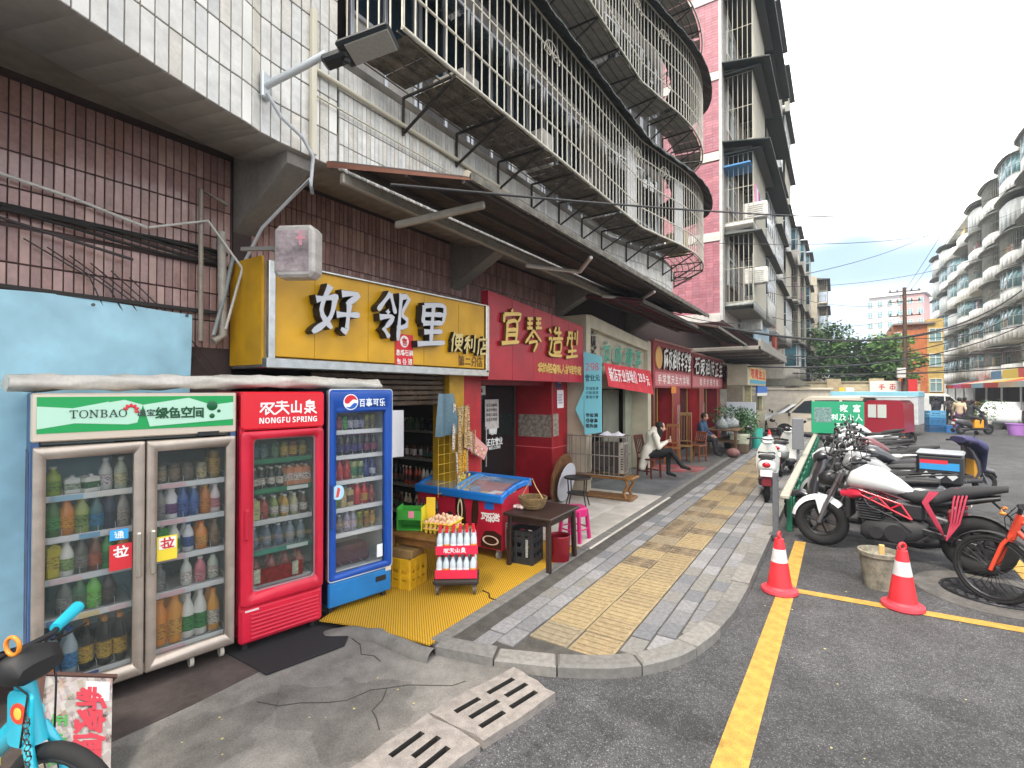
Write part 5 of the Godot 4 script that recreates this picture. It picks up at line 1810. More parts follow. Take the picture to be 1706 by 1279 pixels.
func build_street_end() -> void:
	# cream end wall with coping and posters
	var g := T("end_wall", "cream plastered wall closing the street under the trees", "wall", Vector3(1.2, 0, -45.0))
	P(g, "wall", Vector3(0, 1.28, -0.2), Vector3(7.4, 2.6, 0.3), M("d3c6a6", 0.85, 0.0, "dirt", 0.6))
	P(g, "coping", Vector3(0, 2.62, -0.2), Vector3(7.5, 0.12, 0.45), M("a99d84", 0.85, 0.0, "dirt", 0.6), 0.01)
	for x in [-1.4, 1.2]:
		P(g, "pier", Vector3(x, 1.4, 0.0), Vector3(0.9, 2.9, 0.3), M("cbb998", 0.85, 0.0, "dirt", 0.6), 0.01)
	g = T("wall_poster", "yellow and white poster pair on the cream end wall", "poster", Vector3(0.1, 1.9, -44.7))
	P(g, "yellow_sheet", Vector3(0.2, 0, 0), Vector3(0.35, 0.6, 0.03), M("d9c23c", 0.7))
	P(g, "white_sheet", Vector3(0.7, 0, 0), Vector3(0.5, 0.6, 0.03), M("e8e6e0", 0.7))
	g = T("red_street_sign", "red and white painted sign board on the end wall near the lane mouth", "sign", Vector3(3.9, 2.15, -44.6))
	P(g, "white_board", Vector3(-1.0, 0.1, 0), Vector3(1.8, 0.85, 0.06), M("e6e0d6", 0.7))
	P(g, "red_board", Vector3(0.35, 0.15, 0.01), Vector3(0.9, 0.95, 0.07), M("d02a2c", 0.5))
	line(g, "手工", Vector2(0.35, 0.4), Vector3(-0.9, 0.1, 0.035), 0.6, 0.05, M("b8383c", 0.6))
	# low cream wall and a tarpaulin roof by the kiosk
	g = T("low_cream_wall", "low cream wall with a ragged tin roof between kiosk and end wall", "wall", Vector3(-2.6, 0, -36.0), 0.5)
	P(g, "wall", Vector3(0, 1.0, 0), Vector3(5.0, 2.0, 0.25), M("d9cfbb", 0.85, 0.0, "dirt", 0.6))
	P(g, "pipe_rail", Vector3(0, 2.08, 0.1), Vector3(5.2, 0.14, 0.3), M("cfc4ae", 0.7), 0.03)
	var rb := B.new()
	rb.box(Vector3(-0.6, 2.5, -0.4), Vector3(3.6, 0.06, 1.6), 0.0, Basis(Vector3.RIGHT, 0.3))
	done(rb, "tin_roof", M("77735f", 0.7, 0.2, "rust", 0.8), g)
	# utility pole
	g = T("utility_pole", "brown concrete utility pole with cross arms and a transformer box", "utility pole", Vector3(4.0, 0, -44.2))
	var b := B.new()
	b.tube([Vector3.ZERO, Vector3(0, 9.2, 0)], [0.17, 0.11], 10)
	done(b, "pole", M("7d6652", 0.8, 0.0, "rust", 1.0), g)
	for y in [6.2, 7.2, 8.2, 8.9]:
		b = B.new()
		b.bar(Vector3(-0.9, y, 0.1), Vector3(0.9, y + 0.05, -0.1), 0.07, 0.07)
		for x in [-0.8, -0.4, 0.4, 0.8]:
			b.lathe([Vector2(0.03, 0), Vector2(0.05, 0.05), Vector2(0.03, 0.1), Vector2(0.05, 0.14)], 8, Vector3(x, y + 0.04, 0))
		done(b, "cross_arm", M("5b4a42", 0.7), g)
	P(g, "transformer", Vector3(-0.25, 3.2, 0.3), Vector3(0.5, 0.7, 0.4), M("c9cac6", 0.5), 0.03)
	# market stalls and shop awnings under the white block
	var cols := ["d8303a", "e05a9a", "d8442f", "d9b23a", "b9c4bc", "c9b49a", "cf3a32", "8fb8c8"]
	var names := ["red awning with a sloping pink edge over the stalls under the white block", "pink awning next to the red one under the white block", "scarlet awning over a dark stall far down the street", "yellow awning over the fruit stall under the white block", "grey green awning over the stall at the street corner", "tan awning closest to the parked white car", "red canopy at the far end of the stall row", "pale blue awning between the pink and yellow stall awnings"]
	for k in 8:
		var z := -30.5 - k * 4.3
		var x := 9.1 + 0.12 * k
		g = T("market_stall", names[k], "stall", Vector3(x, -0.09, z), -FAC, "stalls under the white block")
		b = B.new()
		b.box(Vector3(0, 2.75, 0.2), Vector3(4.0, 0.06, 2.0), 0.0, Basis(Vector3.RIGHT, 0.22))
		done(b, "awning", M(cols[k], 0.7, 0.0, "dirt", 0.6), g)
		P(g, "valance", Vector3(0, 2.42, 1.2), Vector3(4.0, 0.32, 0.04), M(cols[(k + 3) % 8], 0.7))
		for sx in [-1.9, 1.9]:
			P(g, "post", Vector3(sx, 1.3, 1.1), Vector3(0.06, 2.6, 0.06), M("b8b8b4", 0.4, 0.5))
		P(g, "counter", Vector3(0.2, 0.45, 0.2), Vector3(2.8, 0.9, 1.0), M(["8a5a3c", "c8b89a", "5f6f78", "8c3a34"][k % 4], 0.7, 0.0, "dirt", 0.8), 0.02)
		P(g, "sign_board", Vector3(0, 3.2, -0.5), Vector3(3.8, 0.7, 0.1), M(["c7323a", "e8c23a", "3f7fa8", "d8d8d0"][(k + 1) % 4], 0.5), 0.02)
		P(g, "dark_opening", Vector3(0, 1.3, -0.75), Vector3(3.6, 2.6, 0.1), M("3a3431", 0.9))
		for i in 5:
			b = B.new()
			b.lathe([Vector2(0.14, 0), Vector2(0.2, 0.22), Vector2(0.18, 0.24), Vector2(0.05, 0.3)], 10, Vector3(-1.0 + i * 0.55, 0.9, 0.3))
			done(b, "goods_tub", M(["d9a23a", "c8402c", "6f9a3c", "e0d8c8", "8a4f8c"][(i + k) % 5], 0.6), g)
	# small things along the stalls
	var tubs := [[7.2, -30.0, "3d95c9", "low blue plastic tub on the road edge before the stalls"], [7.9, -28.6, "e3d43a", "yellow basin standing on a white pail by the corner stall"], [7.0, -32.2, "b77fd0", "lilac plastic crate beside the blue tub"], [8.3, -26.9, "e8e4da", "white pail under the yellow basin near the corner stall"]]
	for k in tubs:
		b = B.new()
		b.lathe([Vector2(0.0, 0.02), Vector2(0.3, 0.0), Vector2(0.4, 0.5), Vector2(0.43, 0.52), Vector2(0.38, 0.52), Vector2(0.3, 0.06)], 16)
		var o := done(b, "plastic_tub", M(k[2], 0.5))
		o.position = Vector3(k[0], -0.09, k[1])
		N(o, k[3], "tub", "tubs by the stalls")
	for k in [[6.6, -36.0], [7.3, -37.2], [6.2, -38.5]]:
		g = T("potted_shrub", ["round green shrub in a white pot by the far pedestrians", "shrub in a pot just behind the round green one at the roadside", "loose green shrub in a pot farthest along the road edge"][int(-k[1] - 36.0) if k[1] > -38 else 2], "plant", Vector3(k[0], -0.09, k[1]), 0, "roadside pot plants")
		b = B.new()
		b.lathe([Vector2(0.2, 0), Vector2(0.28, 0.45), Vector2(0.24, 0.45), Vector2(0.22, 0.4)], 12)
		done(b, "pot", M("d9d6cc", 0.6), g)
		leaves(g, Vector3(0, 1.0, 0), Vector3(0.6, 0.6, 0.6), 320, 0.12, Color(0.08, 0.14, 0.04), int(-k[1]))


func leaves(parent: Node, c: Vector3, rad: Vector3, n: int, size: float, hue: Color, sd: int) -> void:
	var r := RandomNumberGenerator.new()
	r.seed = sd
	var b := B.new()
	b.flat()
	for i in n:
		var d := Vector3(r.randfn(), r.randfn(), r.randfn()).normalized() * pow(r.randf(), 0.45)
		var q := c + d * rad
		var u := (d + Vector3(r.randfn(), r.randfn(), r.randfn()) * 0.5).normalized()
		var v := u.cross(Vector3(r.randfn(), r.randfn(), r.randfn())).normalized()
		var s := size * r.randf_range(0.6, 1.2)
		var k := r.randf_range(0.6, 1.5)
		b.st.set_color(Color(hue.r * k, hue.g * k, hue.b * k))
		b.quad(q, q + (u * 0.5 + v * 0.22) * s, q + u * s - Vector3(0, 0.2 * s, 0), q + (u * 0.5 - v * 0.22) * s)
	if not shared.has("leaf"):
		var m := StandardMaterial3D.new()
		m.vertex_color_use_as_albedo = true
		m.roughness = 0.45
		m.backlight_enabled = true
		m.backlight = Color(0.1, 0.14, 0.04)
		shared["leaf"] = m
	done(b, "foliage", shared["leaf"], parent)


# ---------------------------------------------------------------- drinks fridges
# a bottle, can or carton standing on y = 0: shape, liquid, label, cap, radius, height
func drink(shape: int, body: String, label: String, cap: String, r: float, h: float) -> Node3D:
	var o := Node3D.new()
	var key := "%d_%.3f_%.3f" % [shape, r, h]
	var bm := M(body, 0.12 if shape < 2 else 0.5, 0.0)
	if shape == 1:
		bm = M(body, 0.25, 0.5)
	put("body", share("db" + key, func():
		var b := B.new()
		if shape == 0:
			b.lathe([Vector2(r * 0.85, 0), Vector2(r, h * 0.03), Vector2(r, h * 0.58), Vector2(r * 0.86, h * 0.68), Vector2(r * 0.42, h * 0.86), Vector2(r * 0.38, h * 0.93)], 12, Vector3(), true)
		elif shape == 1:
			b.lathe([Vector2(r * 0.8, 0), Vector2(r, h * 0.06), Vector2(r, h * 0.92), Vector2(r * 0.82, h)], 12)
		elif shape == 3:
			b.lathe([Vector2(r * 0.9, 0), Vector2(r, h * 0.04), Vector2(r * 0.92, h * 0.4), Vector2(r, h * 0.7), Vector2(r * 0.55, h * 0.86), Vector2(r * 0.5, h * 0.93)], 12, Vector3(), true)
		else:
			b.box(Vector3(0, h * 0.45, 0), Vector3(r * 2, h * 0.9, r * 2), 0.006)
			b.slab(PackedVector2Array([Vector2(-r, h * 0.9), Vector2(r, h * 0.9), Vector2(0, h)]), -r, r)
		return b.mesh(null)), o, Transform3D(), bm)
	put("label", share("dl" + key, func():
		var b := B.new()
		if shape == 2:
			b.box(Vector3(0, h * 0.45, 0), Vector3(r * 2.04, h * 0.4, r * 2.04), 0.002)
		else:
			b.lathe([Vector2(r * 1.015, h * 0.16), Vector2(r * 1.015, h * (0.5 if shape != 1 else 0.7))], 12)
		return b.mesh(null)), o, Transform3D(), M(label, 0.4, 0.0, "print", 9.0))
	if shape != 1:
		put("cap", share("dc" + key, func():
			var b := B.new()
			if shape == 2:
				b.cyl(Vector3(0, h * 0.96, r * 0.4), 0.014, 0.03, 10)
			else:
				b.cyl(Vector3(0, h * 0.95, 0), r * (0.46 if shape == 0 else 0.6), h * 0.09, 10)
			return b.mesh(null)), o, Transform3D(), M(cap, 0.4))
	return o


# a row on a shelf: kinds is a list of [name, shape, body, label, cap, radius, height, what it looks like]
func stock(fr: Node3D, x0: float, x1: float, y: float, z: float, kinds: Array, where: String, rows := 1) -> void:
	var n := kinds.size()
	for i in n:
		var k: Array = kinds[i]
		if k.is_empty():
			continue
		for row in rows:
			var big := 1.12 if where.begins_with("steel") else 1.04
			var o := drink(k[1], k[2], k[3], k[4], k[5] * big, k[6] * big * 0.96)
			o.name = k[0]
			add_child(o, true)
			o.transform = fr.transform * Transform3D(Basis(Vector3.UP, rng.randf() * 0.5), Vector3(lerpf(x0, x1, (i + 0.5) / n) + rng.randf_range(-0.006, 0.006), y, z - row * k[5] * 2.25 + rng.randf_range(-0.012, 0.006)))
			var lab: String = ("%s, %s" if row == 0 else "rear %s, %s") % [k[7], where]
			var same := 0
			for q in kinds:
				same += 1 if q == k else 0
			if same > 1:
				var place: String = ["first", "second", "third", "fourth", "fifth", "sixth", "seventh"][i]
				lab = place + " along, " + lab
			N(o, lab, "carton" if k[1] == 2 else "can" if k[1] == 1 else "bottle", "drinks " + where)


func fridge_shell(g: Node3D, w: float, h: float, d: float, y0: float, glass0: float, glass1: float, skin: Material, inner: Material, side: Material) -> void:
	P(g, "back", Vector3(0, (y0 + h) / 2, -d + 0.02), Vector3(w - 0.02, h - y0, 0.04), skin)
	P(g, "side", Vector3(-w / 2 + 0.02, (y0 + h) / 2, -d / 2), Vector3(0.04, h - y0, d), side, 0.006)
	P(g, "side", Vector3(w / 2 - 0.02, (y0 + h) / 2, -d / 2), Vector3(0.04, h - y0, d), side, 0.006)
	P(g, "liner", Vector3(0, (glass0 + glass1) / 2, -d + 0.06), Vector3(w - 0.09, glass1 - glass0 + 0.04, 0.03), inner)
	P(g, "liner_side", Vector3(-w / 2 + 0.05, (glass0 + glass1) / 2, -d / 2), Vector3(0.015, glass1 - glass0 + 0.04, d - 0.1), inner)
	P(g, "liner_side", Vector3(w / 2 - 0.05, (glass0 + glass1) / 2, -d / 2), Vector3(0.015, glass1 - glass0 + 0.04, d - 0.1), inner)
	P(g, "liner_roof", Vector3(0, glass1 + 0.03, -d / 2), Vector3(w - 0.09, 0.02, d - 0.06), inner)


func rounded(w: float, h: float, r: float, c := Vector2()) -> PackedVector2Array:
	var q := PackedVector2Array()
	for k in 4:
		for i in 5:
			var a := PI / 2 * (k + i / 4.0)
			q.append(c + Vector2((w / 2 - r) * [1, -1, -1, 1][k], (h / 2 - r) * [1, 1, -1, -1][k]) + Vector2(cos(a), sin(a)) * r)
	return q


func frame_ring(b: B, outer: PackedVector2Array, inner: PackedVector2Array, z0: float, z1: float) -> void:  # both with the same number of points
	var rg := []
	for i in outer.size() + 1:
		var j := i % outer.size()
		rg.append(PackedVector3Array([Vector3(outer[j].x, outer[j].y, z0), Vector3(outer[j].x, outer[j].y, z1 - 0.008), Vector3(lerpf(outer[j].x, inner[j].x, 0.15), lerpf(outer[j].y, inner[j].y, 0.15), z1), Vector3(inner[j].x, inner[j].y, z1 - 0.004), Vector3(inner[j].x, inner[j].y, z0)]))
	b.loft(rg, true, false, -1)


func shelf(g: Node3D, x0: float, x1: float, y: float, d: float, strip: Material, grid: Material, tags: Array) -> void:
	var s := P(g, "shelf", Vector3((x0 + x1) / 2, y - 0.008, -d / 2 - 0.035), Vector3(x1 - x0, 0.012, d - 0.14), grid)
	P(s, "price_strip", Vector3((x0 + x1) / 2, y - 0.014, -0.05), Vector3(x1 - x0, 0.04, 0.012), strip, 0.002)
	for i in tags.size():
		P(s, "price_tag", Vector3(lerpf(x0, x1, (i + 0.5) / tags.size()), y - 0.014, -0.042), Vector3((x1 - x0) / tags.size() * 0.7, 0.03, 0.004), M(tags[i], 0.6))
	var b := B.new()
	var n := int((x1 - x0) / 0.09)
	for i in n + 1:
		var x := lerpf(x0, x1, i / float(n))
		b.tube([Vector3(x, y, -0.34), Vector3(x, y + 0.045, -0.34), Vector3(x, y + 0.045, -0.07), Vector3(x, y, -0.06)], 0.0025, 4)
	done(b, "divider_wires", M("b8babc", 0.3, 0.7), s).set_meta("kind", "stuff")


func build_fridges() -> void:
	var steel := M("cbbdb0", 0.34, 0.6, "metal", 1.2)
	var pale := M("c5cbc9", 0.5)
	var black := M("1d1d20", 0.5)
	# ---- two-door steel fridge
	var f1 := T("double_door_fridge", "two-door steel drinks fridge with a green sign header before the blue banner", "fridge", Vector3(-3.985, -0.057, -1.5), 1.39)
	fridge_shell(f1, 1.14, 2.02, 0.62, 0.14, 0.2, 1.68, M("37506e", 0.5), M("525957", 0.5), M("3c5a86", 0.4, 0.0, "soft", 1.0))
	P(f1, "side_print", Vector3(-0.5715, 1.0, -0.3), Vector3(0.004, 1.3, 0.34), M("6a6fa0", 0.5, 0.0, "rust", 0.8))
	var hd := P(f1, "header", Vector3(0, 1.87, -0.04), Vector3(1.14, 0.3, 0.1), M("d8c9b8", 0.35, 0.5), 0.008)
	P(hd, "green_panel", Vector3(0, 1.885, 0.012), Vector3(1.09, 0.225, 0.006), M("149a50", 0.3))
	var b := B.new()
	b.flat()
	for q in [[-0.545, 1.94, -0.38, 1.925, -0.2, 1.965, -0.3, 1.83], [-0.545, 1.94, -0.38, 1.925, -0.37, 1.83, -0.545, 1.8], [-0.38, 1.925, -0.12, 1.975, -0.02, 1.94, -0.05, 1.82], [-0.37, 1.83, -0.38, 1.925, -0.05, 1.82, -0.1, 1.81], [-0.02, 1.94, 0.25, 1.985, 0.4, 1.93, 0.02, 1.79], [0.02, 1.79, 0.4, 1.93, 0.545, 1.95, 0.545, 1.82]]:
		b.face([Vector3(q[0], q[1], 0.0165), Vector3(q[2], q[3], 0.0165), Vector3(q[4], q[5], 0.0165), Vector3(q[6], q[7], 0.0165)], Vector3(0, 0, 1))
		b.xf.origin.z += 0.0004
	done(b, "facet_print", M("b4dcc6", 0.3), hd)
	latin(hd, "TONBAO", 0.048, Vector3(-0.25, 1.885, 0.021), M("22382e", 0.4), "Droid Serif", 400, 1.05)
	line(hd, "通宝", Vector2(0.044, 0.044), Vector3(-0.002, 1.885, 0.02), 0.053, 0.006, M("33463c", 0.4))
	line(hd, "绿色空间", Vector2(0.066, 0.072), Vector3(0.2, 1.88, 0.02), 0.074, 0.011, M("0d4a2a", 0.4))
	b = B.new()
	for i in 6:
		var a := -0.3 + i * 0.62
		b.ell(Vector3(-0.085 + cos(a) * 0.032, 1.905 + sin(a) * 0.032, 0.022), Vector3(0.014, 0.01, 0.002), 8, 5, Basis(Vector3(0, 0, 1), a))
	done(b, "petal_mark", M("d0343c", 0.4), hd)
	b = B.new()
	for q in [[0.4, 1.925, 0.036], [0.445, 1.885, 0.012], [0.4, 1.85, 0.018]]:
		b.ell(Vector3(q[0], q[1], 0.022), Vector3(q[2], q[2], 0.003), 16, 6)
	done(b, "bubble_mark", M("0a5a32", 0.15), hd)
	P(f1, "display", Vector3(0.38, 1.72, 0.012), Vector3(0.14, 0.03, 0.006), black)
	P(f1, "base_plate", Vector3(0, 0.14, -0.3), Vector3(1.12, 0.06, 0.6), steel, 0.006)
	for sx in [-1.0, 1.0]:
		var dr := Node3D.new()
		dr.name = "door"
		f1.add_child(dr, true)
		b = B.new()
		frame_ring(b, rounded(0.556, 1.58, 0.008, Vector2(sx * 0.283, 0.9)), rounded(0.436, 1.42, 0.004, Vector2(sx * 0.283, 0.905)), -0.03, 0.03)
		done(b, "frame", steel, dr)
		P(dr, "pane", Vector3(sx * 0.283, 0.905, -0.005), Vector3(0.44, 1.43, 0.006), glass("3f4a48", 0.2))
		P(dr, "handle", Vector3(sx * 0.04, 0.93, 0.045), Vector3(0.03, 0.3, 0.03), M("d8d2c4", 0.2, 0.8), 0.008)
	for k in [[-0.11, "拉", "d02a34", "f1ece8"], [0.11, "拉", "ead23a", "c4262e"]]:
		var o := T("pull_sticker", "red pull sticker beside the handle of the steel fridge's inner door" if k[0] < 0 else "yellow and white pull sticker on the outer door of the steel fridge", "sticker")
		o.transform = f1.transform * Transform3D(Basis(), Vector3(k[0] - (0.02 if k[0] < 0 else -0.02), 0.93, 0.004))
		P(o, "sheet", Vector3.ZERO, Vector3(0.12, 0.17, 0.003), M(k[2], 0.5))
		if k[0] > 0:
			P(o, "white_field", Vector3(0, 0.035, 0.002), Vector3(0.1, 0.08, 0.003), M("efece6", 0.5))
		line(o, k[1], Vector2(0.07, 0.07), Vector3(0, 0.035, 0.003), 0.1, 0.01, M(k[3], 0.5))
	var tag := T("arrow_sticker", "light blue arrow sticker on the steel fridge glass above the red one", "sticker")
	tag.transform = f1.transform * Transform3D(Basis(), Vector3(-0.14, 1.08, 0.003))
	P(tag, "sheet", Vector3.ZERO, Vector3(0.1, 0.07, 0.003), M("3aa0d8", 0.5))
	line(tag, "通", Vector2(0.045, 0.045), Vector3(0, 0, 0.002), 0.1, 0.006, M("e8f2f6", 0.5))
	for x in [-0.48, 0.3, 0.5]:
		b = B.new()
		b.cyl(Vector3(x, 0.045, -0.08), 0.042, 0.026, 14, Basis(Vector3(0, 0, 1), PI / 2))
		b.box(Vector3(x, 0.1, -0.08), Vector3(0.05, 0.04, 0.05), 0.006)
		done(b, "caster", M("c9c2b4", 0.5), f1)
	var strip := M("dfe3e4", 0.4)
	var grid := M("b9bcbc", 0.4, 0.4)
	for y in [1.37, 1.11, 0.85, 0.6, 0.21]:
		shelf(f1, -0.51, -0.06, y, 0.5, strip, grid, [["9cc7de", "e8e3dc"], ["e8e8e8", "7fb4d6", "e3b2b8"], ["e6cfd2", "dfe6ea"], ["6f9fd2", "e8d49a", "eccfd4"], ["7fa0d4", "4a5fa8", "dfe3ea"]][[1.37, 1.11, 0.85, 0.6, 0.21].find(y)])
		shelf(f1, 0.06, 0.51, y, 0.5, strip, grid, ["e8c2c8", "dfe3e4"])
	var L := "steel fridge inner half, "
	var Rr := "steel fridge outer half, "
	stock(f1, -0.5, -0.07, 1.37, -0.12, [["drink_bottle", 0, "9db43a", "7fae2e", "d8dcc8", 0.04, 0.17, "lime green bottle"], ["drink_pack", 2, "d8dcd8", "9fb49c", "c8c8c8", 0.035, 0.1, "low white pack"], ["drink_pack", 2, "e3e4dc", "3f7a4c", "c8c8c8", 0.04, 0.1, "white pack with green mark"], ["drink_bottle", 0, "c9ccc6", "d8d4d8", "eceae6", 0.034, 0.2, "pale grey bottle"], ["drink_bottle", 0, "b9c0a8", "d6d8a8", "eceae6", 0.034, 0.2, "pale bottle with yellowish label"]], L + "top shelf")
	stock(f1, -0.5, -0.07, 1.11, -0.11, [["drink_bottle", 0, "4a7a3a", "4aa048", "5fae4a", 0.04, 0.23, "green tea bottle"], ["drink_bottle", 0, "d8842a", "e8a232", "d8702a", 0.038, 0.22, "orange juice bottle"], ["drink_bottle", 0, "9aa85a", "7f9a48", "b0b87a", 0.037, 0.22, "olive green bottle"], ["drink_bottle", 0, "3f6a6e", "2f7fa8", "2a5a5e", 0.038, 0.21, "teal bottle with blue label"], ["drink_bottle", 3, "2a2a4a", "23233f", "c9a04a", 0.042, 0.22, "navy jar bottle with gold top"], ["drink_bottle", 0, "9a948c", "b4aca0", "8f8a84", 0.035, 0.22, "grey beige bottle"]], L + "second shelf", 2)
	stock(f1, -0.5, -0.07, 0.85, -0.11, [["drink_bottle", 2, "c9bc2a", "d8c832", "c8c8c8", 0.032, 0.2, "yellow carton"], ["milk_bottle", 0, "e3e4dc", "8fb46a", "eceae6", 0.036, 0.21, "white milk bottle"], ["drink_bottle", 0, "5a5a52", "8a8a82", "3f3f3c", 0.036, 0.21, "grey glass bottle"], ["drink_bottle", 0, "7a4a34", "c0664a", "c9b8a0", 0.036, 0.21, "brown tea bottle"], ["drink_bottle", 0, "3f9a48", "2f8a3c", "4aa84c", 0.036, 0.21, "bright green bottle"], ["drink_bottle", 0, "d89a2c", "e3a83a", "d8702a", 0.035, 0.2, "amber bottle"]], L + "third shelf", 2)
	stock(f1, -0.5, -0.07, 0.6, -0.14, [[], ["drink_bottle", 0, "6f7570", "9aa29c", "d8d8d4", 0.038, 0.2, "clear grey bottle"], ["drink_bottle", 0, "4f7a54", "6a8f6c", "7aa07c", 0.038, 0.2, "dim green bottle"], ["drink_bottle", 0, "7fd05a", "8fe06a", "eceae6", 0.04, 0.2, "neon green bottle"], ["drink_bottle", 0, "4a3f3a", "5f4f48", "3a3230", 0.038, 0.19, "dark brown bottle"], []], L + "fourth shelf")
	stock(f1, -0.5, -0.07, 0.21, -0.12, [["soda_bottle", 0, "b7c8d0", "4f8fd0", "3f7fc8", 0.037, 0.26, "clear bottle with blue label"], ["soda_bottle", 0, "b7c8d0", "4f9fe0", "3f7fc8", 0.037, 0.27, "clear bottle with bright blue label"], ["beer_bottle", 0, "1f1712", "d8b43a", "c8842a", 0.037, 0.29, "dark beer bottle with yellow label"], ["beer_bottle", 0, "1f1712", "d8b43a", "c8842a", 0.037, 0.29, "dark beer bottle with yellow label"], ["beer_bottle", 0, "1f1712", "d8b43a", "c8842a", 0.037, 0.29, "dark beer bottle with yellow label"]], L + "bottom shelf", 2)
	stock(f1, 0.07, 0.5, 1.37, -0.12, [["drink_can", 1, "8f8a80", "a89c84", "c8c8c8", 0.033, 0.12, "dull silver can"], ["drink_can", 1, "6a5f52", "8f7f6a", "c8c8c8", 0.036, 0.13, "brown can"], ["drink_can", 1, "5f584c", "7a6f5f", "c8c8c8", 0.036, 0.13, "dark olive can"], ["drink_can", 1, "a8a08a", "c2b68a", "c8c8c8", 0.033, 0.12, "tan can"], ["drink_can", 1, "9a7a3a", "c09a4a", "c8c8c8", 0.036, 0.2, "tall gold can"]], Rr + "top shelf", 2)
	stock(f1, 0.07, 0.5, 1.11, -0.12, [["drink_bottle", 0, "8a8a86", "9a949a", "6a5a7a", 0.034, 0.2, "greyish bottle"], ["milk_bottle", 3, "e3e2e4", "7a4a8a", "eceae6", 0.038, 0.2, "white bottle with purple label"], ["drink_bottle", 0, "3a5a9a", "3f5fb0", "3f5fb0", 0.034, 0.2, "blue bottle"], ["drink_bottle", 0, "3f62a0", "4a6ab8", "d8d8d8", 0.034, 0.2, "second blue bottle"], ["drink_bottle", 0, "c9782c", "d88a32", "d8a83a", 0.034, 0.2, "orange tea bottle"], ["milk_bottle", 0, "e8dcdc", "d88a94", "eceae6", 0.034, 0.2, "white and pink bottle"]], Rr + "second shelf", 2)
	stock(f1, 0.07, 0.5, 0.85, -0.12, [["drink_pack", 2, "3f9a3a", "5fb04a", "eceae6", 0.036, 0.19, "green carton"], ["milk_bottle", 0, "e6e8e0", "4aa05a", "eceae6", 0.035, 0.2, "white and green bottle"], ["milk_bottle", 0, "dfe3e8", "3f5fa8", "3f5fa8", 0.033, 0.2, "white and blue bottle"], ["drink_bottle", 0, "e08a2a", "e8a84a", "e07a2a", 0.038, 0.19, "plump orange bottle"], ["drink_bottle", 0, "7a6048", "9a7f5f", "8a6f50", 0.034, 0.19, "brown tea bottle"]], Rr + "third shelf", 2)
	stock(f1, 0.07, 0.5, 0.6, -0.14, [["drink_bottle", 0, "7f8482", "9aa09c", "8a8f8c", 0.034, 0.17, "clear bottle"], [], ["milk_bottle", 0, "d8dcd4", "e3e4dc", "eceae6", 0.034, 0.18, "white yoghurt bottle"], ["drink_bottle", 0, "d87a8a", "e08a9a", "eceae6", 0.035, 0.17, "pink bottle"], ["milk_bottle", 0, "c9d4c0", "e8e8dc", "4a6a4a", 0.035, 0.18, "pale green bottle with white label"]], Rr + "fourth shelf")
	stock(f1, 0.07, 0.5, 0.21, -0.13, [["juice_bottle", 3, "e8921f", "eaa52a", "e8921f", 0.045, 0.3, "big orange juice bottle"], ["juice_bottle", 3, "e39a2f", "f0b84a", "e8921f", 0.045, 0.32, "big orange juice bottle"], ["milk_bottle", 0, "e8eae4", "3f9a4a", "eceae6", 0.04, 0.3, "soy milk bottle with green label"], ["milk_bottle", 0, "e8eae4", "3f9a4a", "eceae6", 0.04, 0.31, "soy milk bottle with green label"], ["juice_bottle", 0, "eaa53a", "e8e3d4", "e8921f", 0.04, 0.29, "amber juice bottle with white label"]], Rr + "bottom shelf", 2)
	# ---- red fridge
	var redm := M("d2203c", 0.3, 0.0, "soft", 0.8)
	var f2 := T("red_drinks_fridge", "tall glossy red drinks fridge with white lettering on its header", "fridge", Vector3(-3.81, -0.05, -2.41), 1.375)
	fridge_shell(f2, 0.66, 2.02, 0.6, 0.1, 0.44, 1.66, redm, M("79867f", 0.5), redm)
	b = B.new()
	b.slab(rounded(0.66, 0.3, 0.03, Vector2(0, 1.87)), -0.1, 0.035, 0.012)
	done(b, "header", M("d81f2e", 0.25), f2)
	line(f2, "农夫山泉", Vector2(0.1, 0.105), Vector3(0.03, 1.895, 0.037), 0.115, 0.014, M("f3ecec", 0.4))
	latin(f2, "NONGFU SPRING", 0.046, Vector3(0.03, 1.79, 0.037), M("f3ecec", 0.4), "Droid Sans", 700, 0.9)
	b = B.new()
	frame_ring(b, rounded(0.655, 1.36, 0.03, Vector2(0, 1.03)), rounded(0.5, 1.2, 0.03, Vector2(0.01, 1.05)), -0.03, 0.035)
	var dr2 := done(b, "door", redm, f2)
	b = B.new()
	frame_ring(b, rounded(0.506, 1.206, 0.03, Vector2(0.01, 1.05)), rounded(0.482, 1.18, 0.03, Vector2(0.01, 1.05)), -0.02, 0.02)
	done(b, "gasket", M("8f6a70", 0.5), dr2)
	P(dr2, "pane", Vector3(0.01, 1.05, -0.005), Vector3(0.5, 1.2, 0.006), glass("3f4c48", 0.22))
	b = B.new()
	b.box(Vector3(-0.29, 0.99, 0.045), Vector3(0.035, 0.24, 0.03), 0.01)
	done(b, "handle", M("b81a34", 0.3), dr2)
	var gr := P(f2, "base_grille", Vector3(0, 0.2, -0.02), Vector3(0.655, 0.28, 0.08), redm, 0.02)
	for i in 7:
		b = B.new()
		b.box(Vector3(0.02, 0.10 + i * 0.03, 0.022), Vector3(0.54, 0.014, 0.016), 0.005, Basis(Vector3.RIGHT, 0.4))
		done(b, "slat", M("c01c38", 0.35), gr)
	P(gr, "badge", Vector3(-0.24, 0.315, 0.022), Vector3(0.1, 0.014, 0.004), M("d8c9c9", 0.4))
	P(f2, "side_print", Vector3(-0.332, 1.0, -0.3), Vector3(0.004, 1.6, 0.5), M("8e1d38", 0.5, 0.0, "soft", 0.8))
	for x in [-0.27, 0.27]:
		b = B.new()
		b.cyl(Vector3(x, 0.03, -0.05), 0.025, 0.06, 10)
		done(b, "foot", black, f2)
	var gs := M("1f7a52", 0.4)
